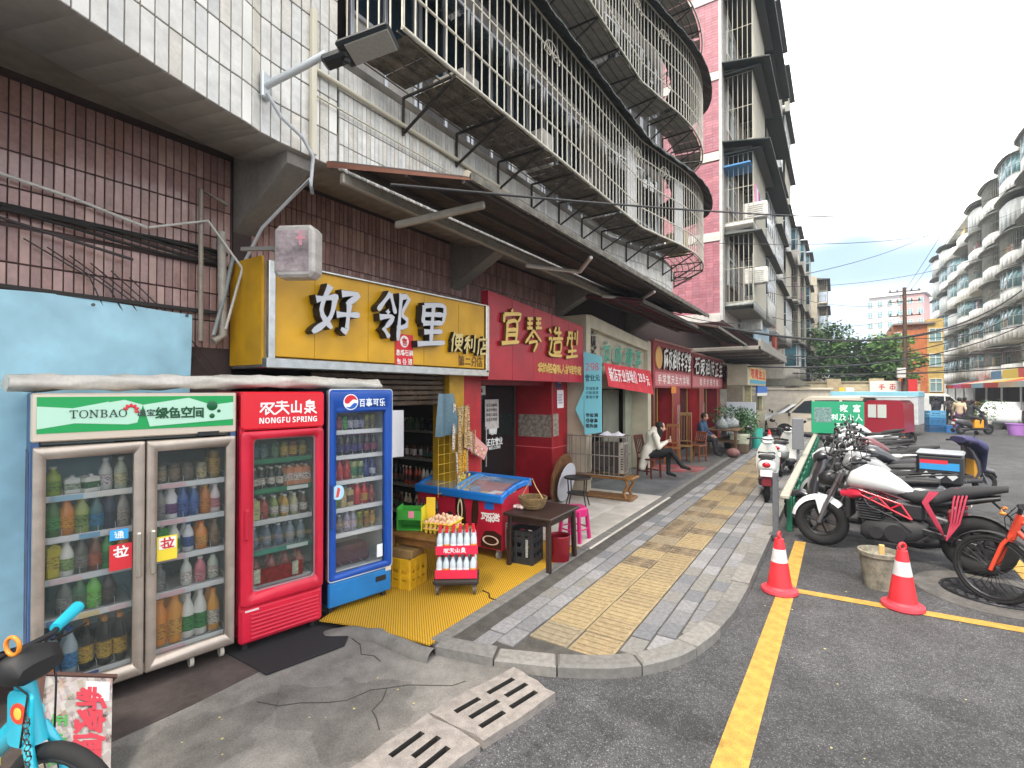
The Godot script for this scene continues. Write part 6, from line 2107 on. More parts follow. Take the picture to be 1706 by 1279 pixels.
	for i in 5:
		shelf(f2, -0.24, 0.26, [1.47, 1.23, 0.98, 0.74, 0.47][i], 0.5, [gs, gs, strip, M("3f8f7a", 0.4), strip][i], grid, [[], ["2a8a58", "e3e8e4"], ["d8dcd8"], ["3f9a82", "d8e3dc"], []][i])
	var W := "red fridge, "
	stock(f2, -0.23, 0.25, 1.47, -0.12, [["drink_can", 1, "2f5a6a", "3f7a8a", "c8c8c8", 0.032, 0.13, "blue green can"], ["drink_can", 1, "4a6a6a", "6a8a8a", "c8c8c8", 0.032, 0.13, "grey green can"], ["drink_can", 1, "3f6a4a", "5a8a5a", "c8c8c8", 0.032, 0.13, "green can"], ["drink_can", 1, "8a7a2a", "c9a83a", "c8c8c8", 0.032, 0.13, "gold can"], ["drink_can", 1, "8a3a2a", "d8b23a", "c8c8c8", 0.032, 0.13, "red and gold can"], ["drink_can", 1, "7a6a2a", "b8a03a", "c8c8c8", 0.032, 0.13, "olive gold can"]], W + "top shelf", 2)
	var tea := ["tea_bottle", 0, "2a2420", "e3e0d4", "e8e4da", 0.03, 0.17, "dark tea bottle with white label"]
	var jui := ["drink_pack", 2, "d8906a", "e8e0d4", "c8c8c8", 0.036, 0.16, "orange and white juice carton"]
	stock(f2, -0.23, 0.25, 1.23, -0.11, [tea, tea, tea, tea, jui, jui, jui], W + "second shelf", 2)
	stock(f2, -0.23, 0.25, 0.98, -0.11, [["drink_pack", 2, "c9c88a", "d8d8a0", "d8d8d0", 0.036, 0.17, "pale yellow carton"], ["drink_bottle", 0, "a83a34", "c8564a", "d8d8d0", 0.032, 0.18, "red bottle"], ["tea_bottle", 0, "8a9a4a", "e8e6da", "e8e8e0", 0.032, 0.18, "green tea bottle with white label"], ["tea_bottle", 0, "c9a03a", "e8e6da", "e8e8e0", 0.032, 0.18, "amber tea bottle with white label"], ["tea_bottle", 0, "b8b48a", "e8e6da", "e8e8e0", 0.032, 0.18, "light tea bottle with white label"], ["tea_bottle", 0, "6a4a3a", "e8e6da", "e8e8e0", 0.032, 0.18, "brown tea bottle with white label"]], W + "third shelf", 2)
	stock(f2, -0.23, 0.25, 0.74, -0.13, [["water_bottle", 0, "5f6f86", "8fa0b8", "c8d0d8", 0.034, 0.18, "grey blue bottle"], ["water_bottle", 0, "6a788a", "9aa8b8", "c8d0d8", 0.034, 0.18, "grey bottle"], ["water_bottle", 0, "5a6a88", "7f92b4", "c8d0d8", 0.034, 0.18, "dusky blue bottle"], ["water_bottle", 0, "8a98a2", "b4c0c8", "c8d0d8", 0.034, 0.18, "pale water bottle"], ["water_bottle", 0, "74848c", "a0b0b8", "c8d0d8", 0.034, 0.18, "clear water bottle"]], W + "fourth shelf", 2)
	stock(f2, -0.23, 0.25, 0.47, -0.13, [["drink_bottle", 0, "8a2a2c", "b03a3c", "a02c30", 0.036, 0.2, "deep red bottle"], ["drink_bottle", 0, "9a3034", "c04a44", "a02c30", 0.036, 0.2, "dark red bottle with lighter label"], ["drink_bottle", 0, "842a2a", "a8383a", "a02c30", 0.036, 0.2, "maroon bottle"], ["drink_bottle", 0, "a04a34", "c8685a", "a02c30", 0.036, 0.19, "rusty red bottle"]], W + "bottom shelf", 2)
	P(f2, "door_print", Vector3(-0.02, 0.55, 0.002), Vector3(0.36, 0.12, 0.003), M("7a2622", 0.4, 0.0, "rust", 3.0))
	for x in [-0.2, 0.1]:
		P(f2, "door_print", Vector3(x, 0.56, 0.005), Vector3(0.05, 0.11, 0.002), M("a8b09a", 0.4, 0.0, "rust", 3.0))
	# ---- blue fridge
	var blue := M("0c4fae", 0.35, 0.0, "soft", 0.8)
	var f3 := T("blue_cola_fridge", "tall royal blue cola fridge with a red white and blue round emblem", "fridge", Vector3(-3.72, -0.03, -3.13), 1.375)
	fridge_shell(f3, 0.64, 2.02, 0.62, 0.1, 0.36, 1.8, M("1c2a44", 0.5), M("a4aeb2", 0.45), M("0a1c3c", 0.4))
	b = B.new()
	frame_ring(b, rounded(0.635, 1.7, 0.03, Vector2(0, 1.165)), rounded(0.5, 1.44, 0.012, Vector2(-0.005, 1.09)), -0.03, 0.03)
	var dr3 := done(b, "door", blue, f3)
	P(dr3, "head_panel", Vector3(0, 1.91, 0.012), Vector3(0.52, 0.17, 0.03), blue, 0.004)
	P(dr3, "pane", Vector3(0.0, 1.09, -0.01), Vector3(0.5, 1.44, 0.006), glass("4a565c", 0.14))
	P(dr3, "handle", Vector3(-0.3, 0.98, 0.04), Vector3(0.03, 0.4, 0.025), M("1b3f80", 0.3), 0.008)
	b = B.new()
	frame_ring(b, rounded(0.65, 1.72, 0.032, Vector2(0, 1.165)), rounded(0.63, 1.695, 0.03, Vector2(0, 1.165)), -0.03, 0.024)
	done(b, "edge_trim", M("c8d0d8", 0.3, 0.5), dr3)
	var rx := Basis(Vector3.RIGHT, PI / 2)
	var em := Vector3(-0.12, 1.905, 0.03)
	b = B.new()
	b.cyl(em + Vector3(0, 0, 0.0015), 0.072, 0.003, 32, rx)
	var logo := done(b, "emblem", M("eef0f2", 0.35), dr3)
	for part in 2:  # wave shapes of the emblem
		var q := PackedVector2Array()
		var s := 1.0 if part == 0 else -1.0
		for i in 17:
			var a := lerpf(2.9, 0.35, i / 16.0) if part == 0 else lerpf(-0.15, -2.35, i / 16.0)
			q.append(Vector2(cos(a), sin(a)) * 0.064)
		for i in 9:
			var t := i / 8.0
			if part == 0:
				q.append(Vector2(lerpf(0.055, -0.058, t), lerpf(0.016, -0.006, t) + 0.014 * sin(t * TAU)))
			else:
				q.append(Vector2(lerpf(-0.04, 0.058, t), lerpf(-0.04, -0.014, t) - 0.012 * sin(t * TAU)))
		b = B.new()
		b.at(em).slab(q, 0.003, 0.0042)
		done(b, "emblem_field", M("d0202e" if part == 0 else "1459b8", 0.35), logo)
	line(dr3, "百事可乐", Vector2(0.06, 0.072), Vector3(0.1, 1.9, 0.028), 0.07, 0.008, M("e8eef4", 0.4))
	b = B.new()
	b.box(Vector3(0, 0.19, -0.02), Vector3(0.635, 0.22, 0.08), 0.012)
	var bp := done(b, "base_panel", M("1878be", 0.35, 0.0, "soft", 1.0), f3)
	P(bp, "display", Vector3(0.2, 0.22, 0.022), Vector3(0.11, 0.05, 0.004), black, 0.001)
	P(bp, "badge", Vector3(0.28, 0.3, 0.022), Vector3(0.06, 0.05, 0.004), M("c9c2b4", 0.4))
	P(f3, "white_card", Vector3(0.2, 0.48, 0.0), Vector3(0.06, 0.12, 0.004), M("dfe6ea", 0.5))
	b = B.new()
	b.slab(rounded(0.11, 0.13, 0.05, Vector2(-0.24, 1.1)), 0.031, 0.034)
	done(b, "door_sticker", M("a9d2e8", 0.5), f3)
	b = B.new()
	b.slab(PackedVector2Array([Vector2(-0.26, 1.06), Vector2(-0.235, 1.06), Vector2(-0.22, 1.13), Vector2(-0.245, 1.15)]), 0.034, 0.036)
	done(b, "door_sticker", M("d8443a", 0.5), f3)
	for x in [-0.27, 0.27]:
		b = B.new()
		b.cyl(Vector3(x, 0.03, -0.05), 0.025, 0.06, 10)
		done(b, "foot", black, f3)
	for i in 6:
		shelf(f3, -0.255, 0.255, [1.64, 1.41, 1.18, 0.93, 0.7, 0.37][i], 0.52, strip, M("c5cacc", 0.4, 0.3), [["e3e6e8"], [], [], [], [], []][i])
	var K := "blue fridge, "
	stock(f3, -0.25, 0.22, 1.64, -0.12, [["cola_can", 1, "7a2238", "93304a", "c8c8c8", 0.029, 0.13, "maroon can"], ["cola_can", 1, "84283c", "a0384c", "c8c8c8", 0.029, 0.13, "wine red can"], ["cola_can", 1, "2f8a3c", "4aa84a", "c8c8c8", 0.029, 0.13, "bright green can"], ["cola_can", 1, "2a3050", "c4c8d8", "c8c8c8", 0.029, 0.13, "navy and white can"], ["cola_can", 1, "262c4a", "b8bcd0", "c8c8c8", 0.029, 0.13, "dark navy can"], ["cola_can", 1, "2f3558", "9aa0c0", "c8c8c8", 0.029, 0.13, "blue grey can"], ["cola_can", 1, "8f8a34", "6a6a2a", "c8c8c8", 0.029, 0.14, "olive yellow can"], ["cola_can", 1, "8a8430", "5f5a24", "c8c8c8", 0.029, 0.14, "dark yellow can"]], K + "top shelf", 2)
	var cola := ["cola_bottle", 0, "241416", "3f2f7a", "7a3a8a", 0.031, 0.19, "dark cola bottle with violet label"]
	var cola2 := ["cola_bottle", 0, "2a1618", "8a2f5a", "8a3050", 0.031, 0.19, "dark cola bottle with plum label"]
	stock(f3, -0.25, 0.22, 1.41, -0.11, [["cola_bottle", 0, "3a3f44", "8a8f94", "d8d8d8", 0.031, 0.18, "clear dark bottle"], cola, cola, cola, cola, cola2, cola2], K + "second shelf", 2)
	stock(f3, -0.25, 0.22, 1.18, -0.12, [["drink_bottle", 0, "9a5a2a", "c8823a", "a03a2a", 0.033, 0.17, "amber bottle"], ["drink_bottle", 0, "b02a2c", "c83a34", "c83a34", 0.035, 0.19, "red bottle"], ["drink_bottle", 0, "a8282c", "c83438", "c83a34", 0.035, 0.19, "second red bottle"], ["drink_can", 1, "b8c48a", "3f8a5a", "c8c8c8", 0.033, 0.16, "green and cream can"], ["drink_can", 1, "b0bc8a", "3a6a5a", "c8c8c8", 0.033, 0.16, "pale can with dark band"], ["drink_bottle", 0, "28306a", "3a4a9a", "3a4a9a", 0.033, 0.17, "indigo bottle"], ["drink_bottle", 0, "303a72", "c8d0e0", "3a4a9a", 0.033, 0.17, "indigo bottle with white label"]], K + "third shelf", 2)
	stock(f3, -0.25, 0.22, 0.93, -0.12, [["drink_bottle", 0, "6fae3a", "8fc84a", "d8d8c8", 0.035, 0.17, "leaf green bottle"], ["drink_pack", 2, "b8a878", "d8cca0", "c8c8c8", 0.033, 0.16, "tan carton"], ["drink_pack", 2, "c0b080", "7a5a3a", "c8c8c8", 0.033, 0.16, "cream carton with brown mark"], ["drink_bottle", 0, "c02a2a", "d03a34", "e8e0dc", 0.036, 0.21, "tall red bottle with white cap"], ["drink_bottle", 0, "b42628", "c8a03a", "c8403a", 0.036, 0.2, "red and gold bottle"], ["drink_bottle", 0, "8a3a34", "a0504a", "a84a44", 0.034, 0.17, "brick red bottle"]], K + "fourth shelf", 2)
	stock(f3, -0.25, 0.22, 0.7, -0.12, [["drink_bottle", 0, "6a4a34", "c8c4b4", "c8c4b4", 0.034, 0.18, "brown bottle with white label"], ["drink_bottle", 0, "7a6f66", "a09890", "c8c4b4", 0.032, 0.16, "grey brown bottle"], ["drink_bottle", 0, "9a96a4", "c8c4d4", "d8d4dc", 0.034, 0.2, "lilac clear bottle"], ["drink_bottle", 0, "8f8e9a", "bcb8c8", "d8d4dc", 0.034, 0.19, "clear bottle"], ["drink_can", 1, "8f9a3a", "6f7a2a", "c8c8c8", 0.031, 0.16, "lime can"], ["drink_can", 1, "b0983a", "8a5a2a", "c8c8c8", 0.031, 0.15, "mustard can"], ["drink_can", 1, "a8843a", "c8a44a", "c8c8c8", 0.031, 0.15, "honey coloured can"]], K + "fifth shelf", 2)
	var pk := T("drink_pack", "maroon wrapped pack of drinks lying on the floor of the blue fridge", "drink pack")
	pk.transform = f3.transform * Transform3D(Basis(), Vector3(0, 0.37, -0.22))
	P(pk, "wrap", Vector3(-0.03, 0.09, 0), Vector3(0.4, 0.18, 0.2), M("6a1f30", 0.3, 0.0, "rust", 4.0), 0.03)
	# white tarpaulin rolled along the fridge tops
	var tp := T("rolled_tarpaulin", "dirty white tarpaulin rolled up along the tops of the drinks fridges", "tarpaulin")
	b = B.new()
	var rings := []
	var path := [Vector3(-4.2, 1.99, -0.85), Vector3(-4.12, 2.0, -1.4), Vector3(-4.02, 2.01, -2.0), Vector3(-3.95, 2.02, -2.5), Vector3(-3.9, 2.01, -2.9), Vector3(-3.82, 1.995, -3.4)]
	var cv := Curve3D.new()
	for p in path:
		cv.add_point(p)
	for i in 40:
		var p := cv.sample_baked(cv.get_baked_length() * i / 39.0)
		var g3 := PackedVector3Array()
		for j in 14:
			var t := TAU * j / 14
			var rr := 0.05 * (1.0 + 0.18 * sin(i * 0.7 + j * 1.9) + 0.1 * sin(i * 1.9 + j))
			g3.append(p + Vector3(cos(t) * rr * 1.7, sin(t) * rr + 0.035, 0.0))
		rings.append(g3)
	b.loft(rings)
	done(b, "sheet", M("e2ddd3", 0.7, 0.0, "dirt", 1.2), tp)


# ---------------------------------------------------------------- goods and furniture before the shops
func legs(g: Node3D, w: float, d: float, h: float, r: float, m: Material, splay := 0.0, turned := false) -> void:
	for sx in [-1.0, 1.0]:
		for sz in [-1.0, 1.0]:
			var b := B.new()
			var p := Vector3(sx * (w / 2 - r), 0, sz * (d / 2 - r))
			if turned:
				b.lathe([Vector2(r * 0.7, 0), Vector2(r * 1.1, 0.04), Vector2(r * 0.7, 0.08), Vector2(r, h * 0.5), Vector2(r * 1.1, h * 0.6), Vector2(r * 1.1, h)], 12, p)
			else:
				b.bar(p + Vector3(sx * splay, 0, sz * splay), p + Vector3(0, h, 0), r * 2, r * 2, r * 0.3)
			done(b, "leg", m, g)


func wooden_chair(label: String, p: Vector3, turn: float, hex: String, tall: float) -> Node3D:
	var g := T("wooden_chair", label, "chair", p, turn, "wooden chairs before the red shops")
	var m := M(hex, 0.4, 0.0, "wood", 2.0)
	P(g, "seat", Vector3(0, 0.43, 0), Vector3(0.42, 0.035, 0.4), m, 0.012)
	legs(g, 0.4, 0.38, 0.42, 0.02, m, 0.01)
	var b := B.new()
	for sx in [-0.17, 0.17]:
		b.bar(Vector3(sx, 0.44, -0.18), Vector3(sx * 0.9, tall, -0.3), 0.035, 0.03, 0.006)
	b.bar(Vector3(-0.17, tall - 0.04, -0.295), Vector3(0.17, tall - 0.04, -0.295), 0.03, 0.1, 0.01)
	b.bar(Vector3(-0.17, 0.55, -0.2), Vector3(0.17, 0.55, -0.2), 0.025, 0.04, 0.006)
	for i in 4:
		b.bar(Vector3(-0.1 + i * 0.066, 0.55, -0.2), Vector3(-0.1 + i * 0.066, tall - 0.06, -0.29), 0.03, 0.014, 0.004)
	done(b, "backrest", m, g)
	for sx in [-0.18, 0.18]:
		P(g, "stretcher", Vector3(sx, 0.16, 0), Vector3(0.022, 0.03, 0.34), m, 0.004)
	return g


func crate(g: Node3D, w: float, h: float, d: float, m: Material) -> void:  # open crate with slotted sides
	P(g, "floor_plate", Vector3(0, 0.015, 0), Vector3(w - 0.02, 0.02, d - 0.02), m)
	for k in 4:
		var b := B.new()
		var L := w if k % 2 == 0 else d
		var o := (d if k % 2 == 0 else w) / 2 - 0.012
		b.at(Vector3.ZERO, PI / 2 * k)
		for y in [0.04, h * 0.42, h * 0.72, h - 0.03]:
			b.box(Vector3(0, y, o), Vector3(L - 0.004 * k, 0.06 if y > 0.05 else 0.08, 0.02 + 0.0007 * k), 0.004)
		for x in [-0.5, -0.17, 0.17, 0.5]:
			b.box(Vector3(x * (L - 0.05), h / 2, o + 0.004), Vector3(0.04, h, 0.018), 0.004)
		done(b, "side", m, g)


func build_shop_goods() -> void:
	var wood := M("9a6a34", 0.45, 0.0, "wood", 1.5)
	var dwood := M("3a2720", 0.45, 0.0, "wood", 1.5)
	var black := M("1b1b1d", 0.5)
	# racks of goods inside the shop
	for k in 1:
		var rk := T("goods_rack", ["dark metal goods rack along the side wall inside the convenience shop", "dark metal goods rack at the back of the convenience shop"][k], "rack", Vector3(-5.15, -0.01, -5.45) if k == 0 else Vector3(-6.2, -0.01, -4.6), 0.0 if k == 0 else FAC)
		var w := 1.25 if k == 0 else 2.2
		for x in [-w / 2, w / 2]:
			P(rk, "upright", Vector3(x, 1.0, 0), Vector3(0.04, 2.0, 0.3), M("4a4440", 0.5, 0.4))
		for i in 5:
			P(rk, "shelf", Vector3(0, 0.2 + i * 0.4, 0), Vector3(w, 0.03, 0.34), M("8a847a", 0.5, 0.3))
		var hues := ["4a2a20", "c8b89a", "3f5f3a", "2a2a30", "a8442f", "d8d4c8", "2f5f4a", "6a4a34"]
		for i in 5:
			for j in int(w / 0.085):
				var kind := [0, 1, 2, 0][rng.randi() % 4] as int
				var o := drink(0 if i < 2 else kind, hues[(j / 4 + i * 3) % 8], hues[(j / 4 + i * 5 + 2) % 8], hues[(j / 3) % 8], 0.034, 0.26 if i < 2 else 0.17)
				o.name = "shelf_bottle"
				add_child(o, true)
				o.transform = rk.transform * Transform3D(Basis(), Vector3(-w / 2 + 0.06 + j * 0.085, 0.216 + i * 0.4, rng.randf_range(0.02, 0.1)))
				var lab: String = "%s item from the inner end on the %s shelf of the shop's goods rack" % [["first", "second", "third", "fourth", "fifth", "sixth", "seventh", "eighth", "ninth", "tenth", "eleventh", "twelfth", "thirteenth", "fourteenth"][j], ["lowest", "second", "middle", "fourth", "top"][i]]
				N(o, lab, "bottle", "bottles and packs on the goods rack")
	# hanging wares by the yellow pillar
	var hg := T("hanging_bag_pack", "pack of blue grey plastic bags hanging in front of the yellow pillar", "bag pack", Vector3(-4.1, 1.72, -4.72), FAC)
	var b := B.new()
	var rg := []
	for i in 13:
		var u := i / 12.0
		rg.append(PackedVector3Array([Vector3(lerpf(-0.2, 0.16, u), -0.3, 0.05 + 0.04 * sin(u * 7)), Vector3(lerpf(-0.2, 0.2, u), -0.1, 0.07 + 0.03 * sin(u * 9)), Vector3(lerpf(-0.12, 0.17, u), 0.22, 0.03)]))
	b.loft(rg, false, false)
	done(b, "sheet", M("5f7d8c", 0.3, 0.0, "cloth", 3.0), hg)
	var hr := T("wire_display_rack", "yellow wire display rack of snacks hanging on the yellow pillar", "rack", Vector3(-4.14, 1.0, -4.98), FAC)
	b = B.new()
	for i in 9:
		b.tube([Vector3(-0.3, -0.3 + i * 0.12, 0), Vector3(0.25, -0.3 + i * 0.12, 0)], 0.004, 4)
	for i in 6:
		b.tube([Vector3(-0.3 + i * 0.11, -0.35, 0), Vector3(-0.3 + i * 0.11, 0.72, 0)], 0.004, 4)
	done(b, "wire_grid", M("d8b83a", 0.4, 0.3), hr).set_meta("kind", "stuff")
	for k in [["noodle_packs", 0.02, 0.5, 0.3, 0.62, "c9ab78", "bundle of long clear packs of noodle sticks hanging on the wire rack"], ["snack_packs", 0.05, 0.06, 0.22, 0.3, "e0a82a", "orange snack packets hanging on the wire rack under the long packs"], ["snack_packs", 0.06, -0.2, 0.22, 0.24, "e0c84a", "yellow snack packets lowest on the wire rack"], ["toy_packs", 0.27, 0.3, 0.1, 0.3, "c85a3a", "small red toy packs at the side of the wire rack"]]:
		var pk := T(k[0], k[6], "packet", Vector3(-4.08, 1.0 + k[2], -4.98 - k[1]), FAC)
		for i in 8:
			b = B.new()
			var x: float = lerpf(-k[3] / 2, k[3] / 2, i / 7.0)
			b.box(Vector3(x, rng.randf_range(-0.03, 0.03), 0.02 + rng.randf() * 0.05), Vector3(k[3] / 6.0, k[4] * rng.randf_range(0.85, 1.0), 0.012), 0.004, Basis(Vector3(0, 0, 1), rng.randf_range(-0.12, 0.12)))
			done(b, "packet", M(k[5] if i % 3 else ["d8d0c0", "b8a87a", "c8743c"][i % 2 + (1 if i > 4 else 0)], 0.25, 0.0, "print", 5.0), pk)
	var cp := T("candy_strip", "speckled pink and green candy bag strip hanging before the salon door", "packet", Vector3(-4.2, 1.22, -5.45), FAC)
	b = B.new()
	b.slab(PackedVector2Array([Vector2(-0.2, 0.18), Vector2(-0.06, 0.2), Vector2(0.34, -0.06), Vector2(0.24, -0.22), Vector2(-0.2, 0.0)]), 0, 0.03, 0.01)
	done(b, "bag", M("d8a09a", 0.3), cp)
	for i in 34:
		b = B.new()
		b.box(Vector3(-0.14 + (i % 9) * 0.045, 0.1 - (i % 9) * 0.022 - (i / 9) * 0.04, 0.032), Vector3(0.026, 0.02, 0.006), 0.002)
		done(b, "candy", M(["d8405a", "6fae4a", "e8e0d0", "c83a7a", "e0b23a"][i % 5], 0.4), cp)
	var wp := T("white_hanging_sheet", "plain white paper sheet hanging between the blue fridge and the shop racks", "paper", Vector3(-3.95, 1.52, -3.78), 0.9)
	paper(wp, "sheet", Vector3.ZERO, Vector2(0.17, 0.5), M("e4e4e8", 0.8), 0.03)
	# ---- chest freezer
	var fz := T("chest_freezer", "red ice cream chest freezer with a blue rim and sliding glass lid", "freezer", Vector3(-3.93, -0.004, -5.1), 0.0)
	var redm := M("c8203c", 0.35, 0.0, "soft", 0.8)
	b = B.new()
	for q in [[[-0.66, 0.12, -0.3], [-0.66, 0.8, -0.3], [-0.66, 0.72, 0.3], [-0.66, 0.12, 0.3]], [[0.66, 0.12, -0.3], [0.66, 0.8, -0.3], [0.66, 0.72, 0.3], [0.66, 0.12, 0.3]], [[-0.66, 0.12, 0.3], [0.66, 0.12, 0.3], [0.66, 0.72, 0.3], [-0.66, 0.72, 0.3]], [[-0.66, 0.12, -0.3], [0.66, 0.12, -0.3], [0.66, 0.8, -0.3], [-0.66, 0.8, -0.3]], [[-0.66, 0.12, -0.3], [0.66, 0.12, -0.3], [0.66, 0.12, 0.3], [-0.66, 0.12, 0.3]]]:
		b.flat()
		b.quad(Vector3(q[0][0], q[0][1], q[0][2]), Vector3(q[1][0], q[1][1], q[1][2]), Vector3(q[2][0], q[2][1], q[2][2]), Vector3(q[3][0], q[3][1], q[3][2]))
	done(b, "body", redm, fz)
	var bl := M("1870c0", 0.35)
	b = B.new()
	var crown := [Vector2(-0.32, 0.81), Vector2(-0.2, 0.835), Vector2(0.0, 0.82), Vector2(0.2, 0.775), Vector2(0.33, 0.72)]
	for sx in [-0.66, 0.66]:
		for i in 4:
			b.bar(Vector3(sx, crown[i].y, crown[i].x), Vector3(sx, crown[i + 1].y, crown[i + 1].x), 0.05, 0.07, 0.012)
	b.bar(Vector3(-0.69, 0.72, 0.32), Vector3(0.69, 0.72, 0.32), 0.05, 0.1, 0.015)
	b.bar(Vector3(-0.69, 0.83, -0.31), Vector3(0.69, 0.83, -0.31), 0.05, 0.1, 0.015)
	done(b, "rim", bl, fz)
	for k in 2:
		b = B.new()
		rg = []
		for i in 5:
			rg.append(PackedVector3Array([Vector3([-0.63, -0.04][k], crown[i].y + 0.02 + 0.016 * k, crown[i].x * 0.9), Vector3([0.04, 0.63][k], crown[i].y + 0.02 + 0.016 * k, crown[i].x * 0.9)]))
		b.loft(rg, false, false)
		done(b, "glass_lid", glass("d5e4e8", 0.22), fz)
		b = B.new()
		for i in 4:
			b.bar(Vector3([0.04, -0.04][k], crown[i].y + 0.03 + 0.016 * k, crown[i].x * 0.9), Vector3([0.04, -0.04][k], crown[i + 1].y + 0.03 + 0.016 * k, crown[i + 1].x * 0.9), 0.03, 0.02, 0.004)
		done(b, "lid_bar", M("3f86c0", 0.4), fz)
	for i in 12:
		P(fz, "ice_cream_box", Vector3(-0.52 + (i % 6) * 0.2, 0.62 + 0.03 * (i % 3), -0.12 + (i / 6) * 0.24), Vector3(0.17, 0.08, 0.2), M(["d8d4cc", "c83a44", "3f6fa8", "e0b84a", "e8e4dc"][i % 5], 0.5), 0.01)
	# print on its front
	var br := M("3a1c14", 0.35)
	var cream := M("e0cfa4", 0.5)
	for k in [[0.05, 0.5, 0.085, 0.23, 0.12], [0.27, 0.52, 0.055, 0.2, -0.08], [-0.1, 0.4, 0.06, 0.09, 0.5], [0.12, 0.32, 0.06, 0.08, 0.2]]:
		b = B.new()
		b.ell(Vector3(k[0], k[1], 0.302), Vector3(k[2], k[3], 0.006), 18, 10, Basis(Vector3(0, 0, 1), k[4]))
		done(b, "print", br, fz)
	b = B.new()
	b.ring(Vector3(0.045, 0.52, 0.308), 0.04, 0.009, 20, 5, Basis(Vector3(0, 0, 1), 0.12).scaled(Vector3(0.8, 3.0, 1)))
	b.box(Vector3(0.02, 0.76, 0.306), Vector3(0.02, 0.12, 0.004), 0, Basis(Vector3(0, 0, 1), 0.12))
	b.box(Vector3(0.31, 0.71, 0.306), Vector3(0.05, 0.08, 0.004), 0, Basis(Vector3(0, 0, 1), -0.3))
	done(b, "print", cream, fz)
	b = B.new()
	b.slab(PackedVector2Array([Vector2(0.36, 0.13), Vector2(0.655, 0.13), Vector2(0.655, 0.3), Vector2(0.55, 0.34), Vector2(0.42, 0.32), Vector2(0.36, 0.22)]), 0.3, 0.303)
	done(b, "print", br, fz)
	b = B.new()
	b.ring(Vector3(0.5, 0.22, 0.305), 0.07, 0.01, 20, 5, Basis().scaled(Vector3(1.5, 0.7, 0.4)))
	done(b, "print", M("d8c0a8", 0.5), fz)
	P(fz, "badge", Vector3(0.48, 0.63, 0.302), Vector3(0.13, 0.1, 0.004), M("1c62b4", 0.4))
	line(fz, "巧乐滋", Vector2(0.085, 0.1), Vector3(0.5, 0.49, 0.303), 0.085, 0.018, M("f0ece8", 0.5))
	P(fz, "vent_grille", Vector3(0.662, 0.28, 0.14), Vector3(0.004, 0.3, 0.16), M("b8a8a4", 0.5))
	for i in 8:
		P(fz, "vent_slat", Vector3(0.665, 0.16 + i * 0.035, 0.14), Vector3(0.006, 0.012, 0.15), M("5a4444", 0.6))
	for x in [-0.58, 0.58]:
		for z in [-0.22, 0.24]:
			b = B.new()
			b.cyl(Vector3(x, 0.05, z), 0.05, 0.03, 14, Basis(Vector3(0, 0, 1), PI / 2))
			b.box(Vector3(x, 0.1, z), Vector3(0.05, 0.04, 0.05))
			done(b, "caster", M("8a8782", 0.5), fz)
	# ---- wooden side table with eggs
	var tb := T("wooden_side_table", "low worn wooden table with turned legs between fridge and freezer", "table", Vector3(-3.66, -0.004, -4.0), 0.12)
	P(tb, "top", Vector3(0, 0.49, 0), Vector3(0.72, 0.035, 0.62), wood, 0.01)
	P(tb, "apron", Vector3(0, 0.43, 0.24), Vector3(0.6, 0.08, 0.025), wood)
	P(tb, "apron", Vector3(0.29, 0.43, 0), Vector3(0.025, 0.08, 0.48), wood)
	legs(tb, 0.66, 0.56, 0.47, 0.035, wood, 0, true)
	for k in 2:
		var et := T("egg_tray", ["lower yellow egg tray full of eggs on the wooden side table", "upper yellow egg tray heaped with pinkish eggs on the wooden side table"][k], "egg tray", Vector3(-3.48, 0.506 + 0.062 * k, -4.02), 0.2 + 0.06 * k)
		b = B.new()
		for i in 6:
			for j in 6:
				b.lathe([Vector2(0.014, 0), Vector2(0.026, 0.05), Vector2(0.022, 0.05), Vector2(0.01, 0.012)], 6, Vector3(-0.13 + i * 0.052, 0, -0.13 + j * 0.052))
		b.box(Vector3(0, 0.045, 0), Vector3(0.32, 0.008, 0.32), 0.003)
		done(b, "tray", M("e0c03a", 0.7), et)
		for i in 6:
			for j in 6:
				if k == 1 or i == 0 or j == 5 or i == 5 or j == 0:
					b = B.new()
					put("egg", share("egg", func():
						var e := B.new()
						e.lathe([Vector2(0.002, 0), Vector2(0.014, 0.005), Vector2(0.021, 0.02), Vector2(0.017, 0.04), Vector2(0.008, 0.052), Vector2(0.001, 0.055)], 9, Vector3(), true)
						return e.mesh(null)), et, Transform3D(Basis(Vector3(1, 0, 0.4).normalized(), rng.randf_range(-0.3, 0.3)), Vector3(-0.13 + i * 0.052, 0.022, -0.13 + j * 0.052)), M(["d8b090", "e0bfa0", "cf9f80"][(i * 3 + j) % 3], 0.5))
	for i in 9:
		var e := put("egg", shared["egg"], self, Transform3D(Basis(Vector3.RIGHT, rng.randf()), Vector3(-3.52 + (i % 3) * 0.052, 0.63, -4.07 + (i / 3) * 0.052)), M("d8b394", 0.5))
		N(e, "loose pinkish egg heaped on top of the upper egg tray", "egg", "loose eggs on the upper tray")
	var gb := T("green_display_box", "open green and yellow cardboard display box on the wooden side table", "box", Vector3(-3.82, 0.508, -3.9), 0.5)
	var green := M("3a9a34", 0.6)
	P(gb, "back", Vector3(0, 0.11, -0.09), Vector3(0.26, 0.22, 0.01), green)
	P(gb, "floor_panel", Vector3(0, 0.006, 0), Vector3(0.26, 0.01, 0.19), green)
	P(gb, "shelf", Vector3(0, 0.12, 0), Vector3(0.25, 0.01, 0.18), green)
	P(gb, "side", Vector3(0.13, 0.12, 0), Vector3(0.012, 0.24, 0.2), M("d8cf2a", 0.6))
	P(gb, "side", Vector3(-0.13, 0.12, 0), Vector3(0.012, 0.24, 0.2), green)
	P(gb, "front_lip", Vector3(0, 0.16, 0.095), Vector3(0.26, 0.1, 0.01), green)
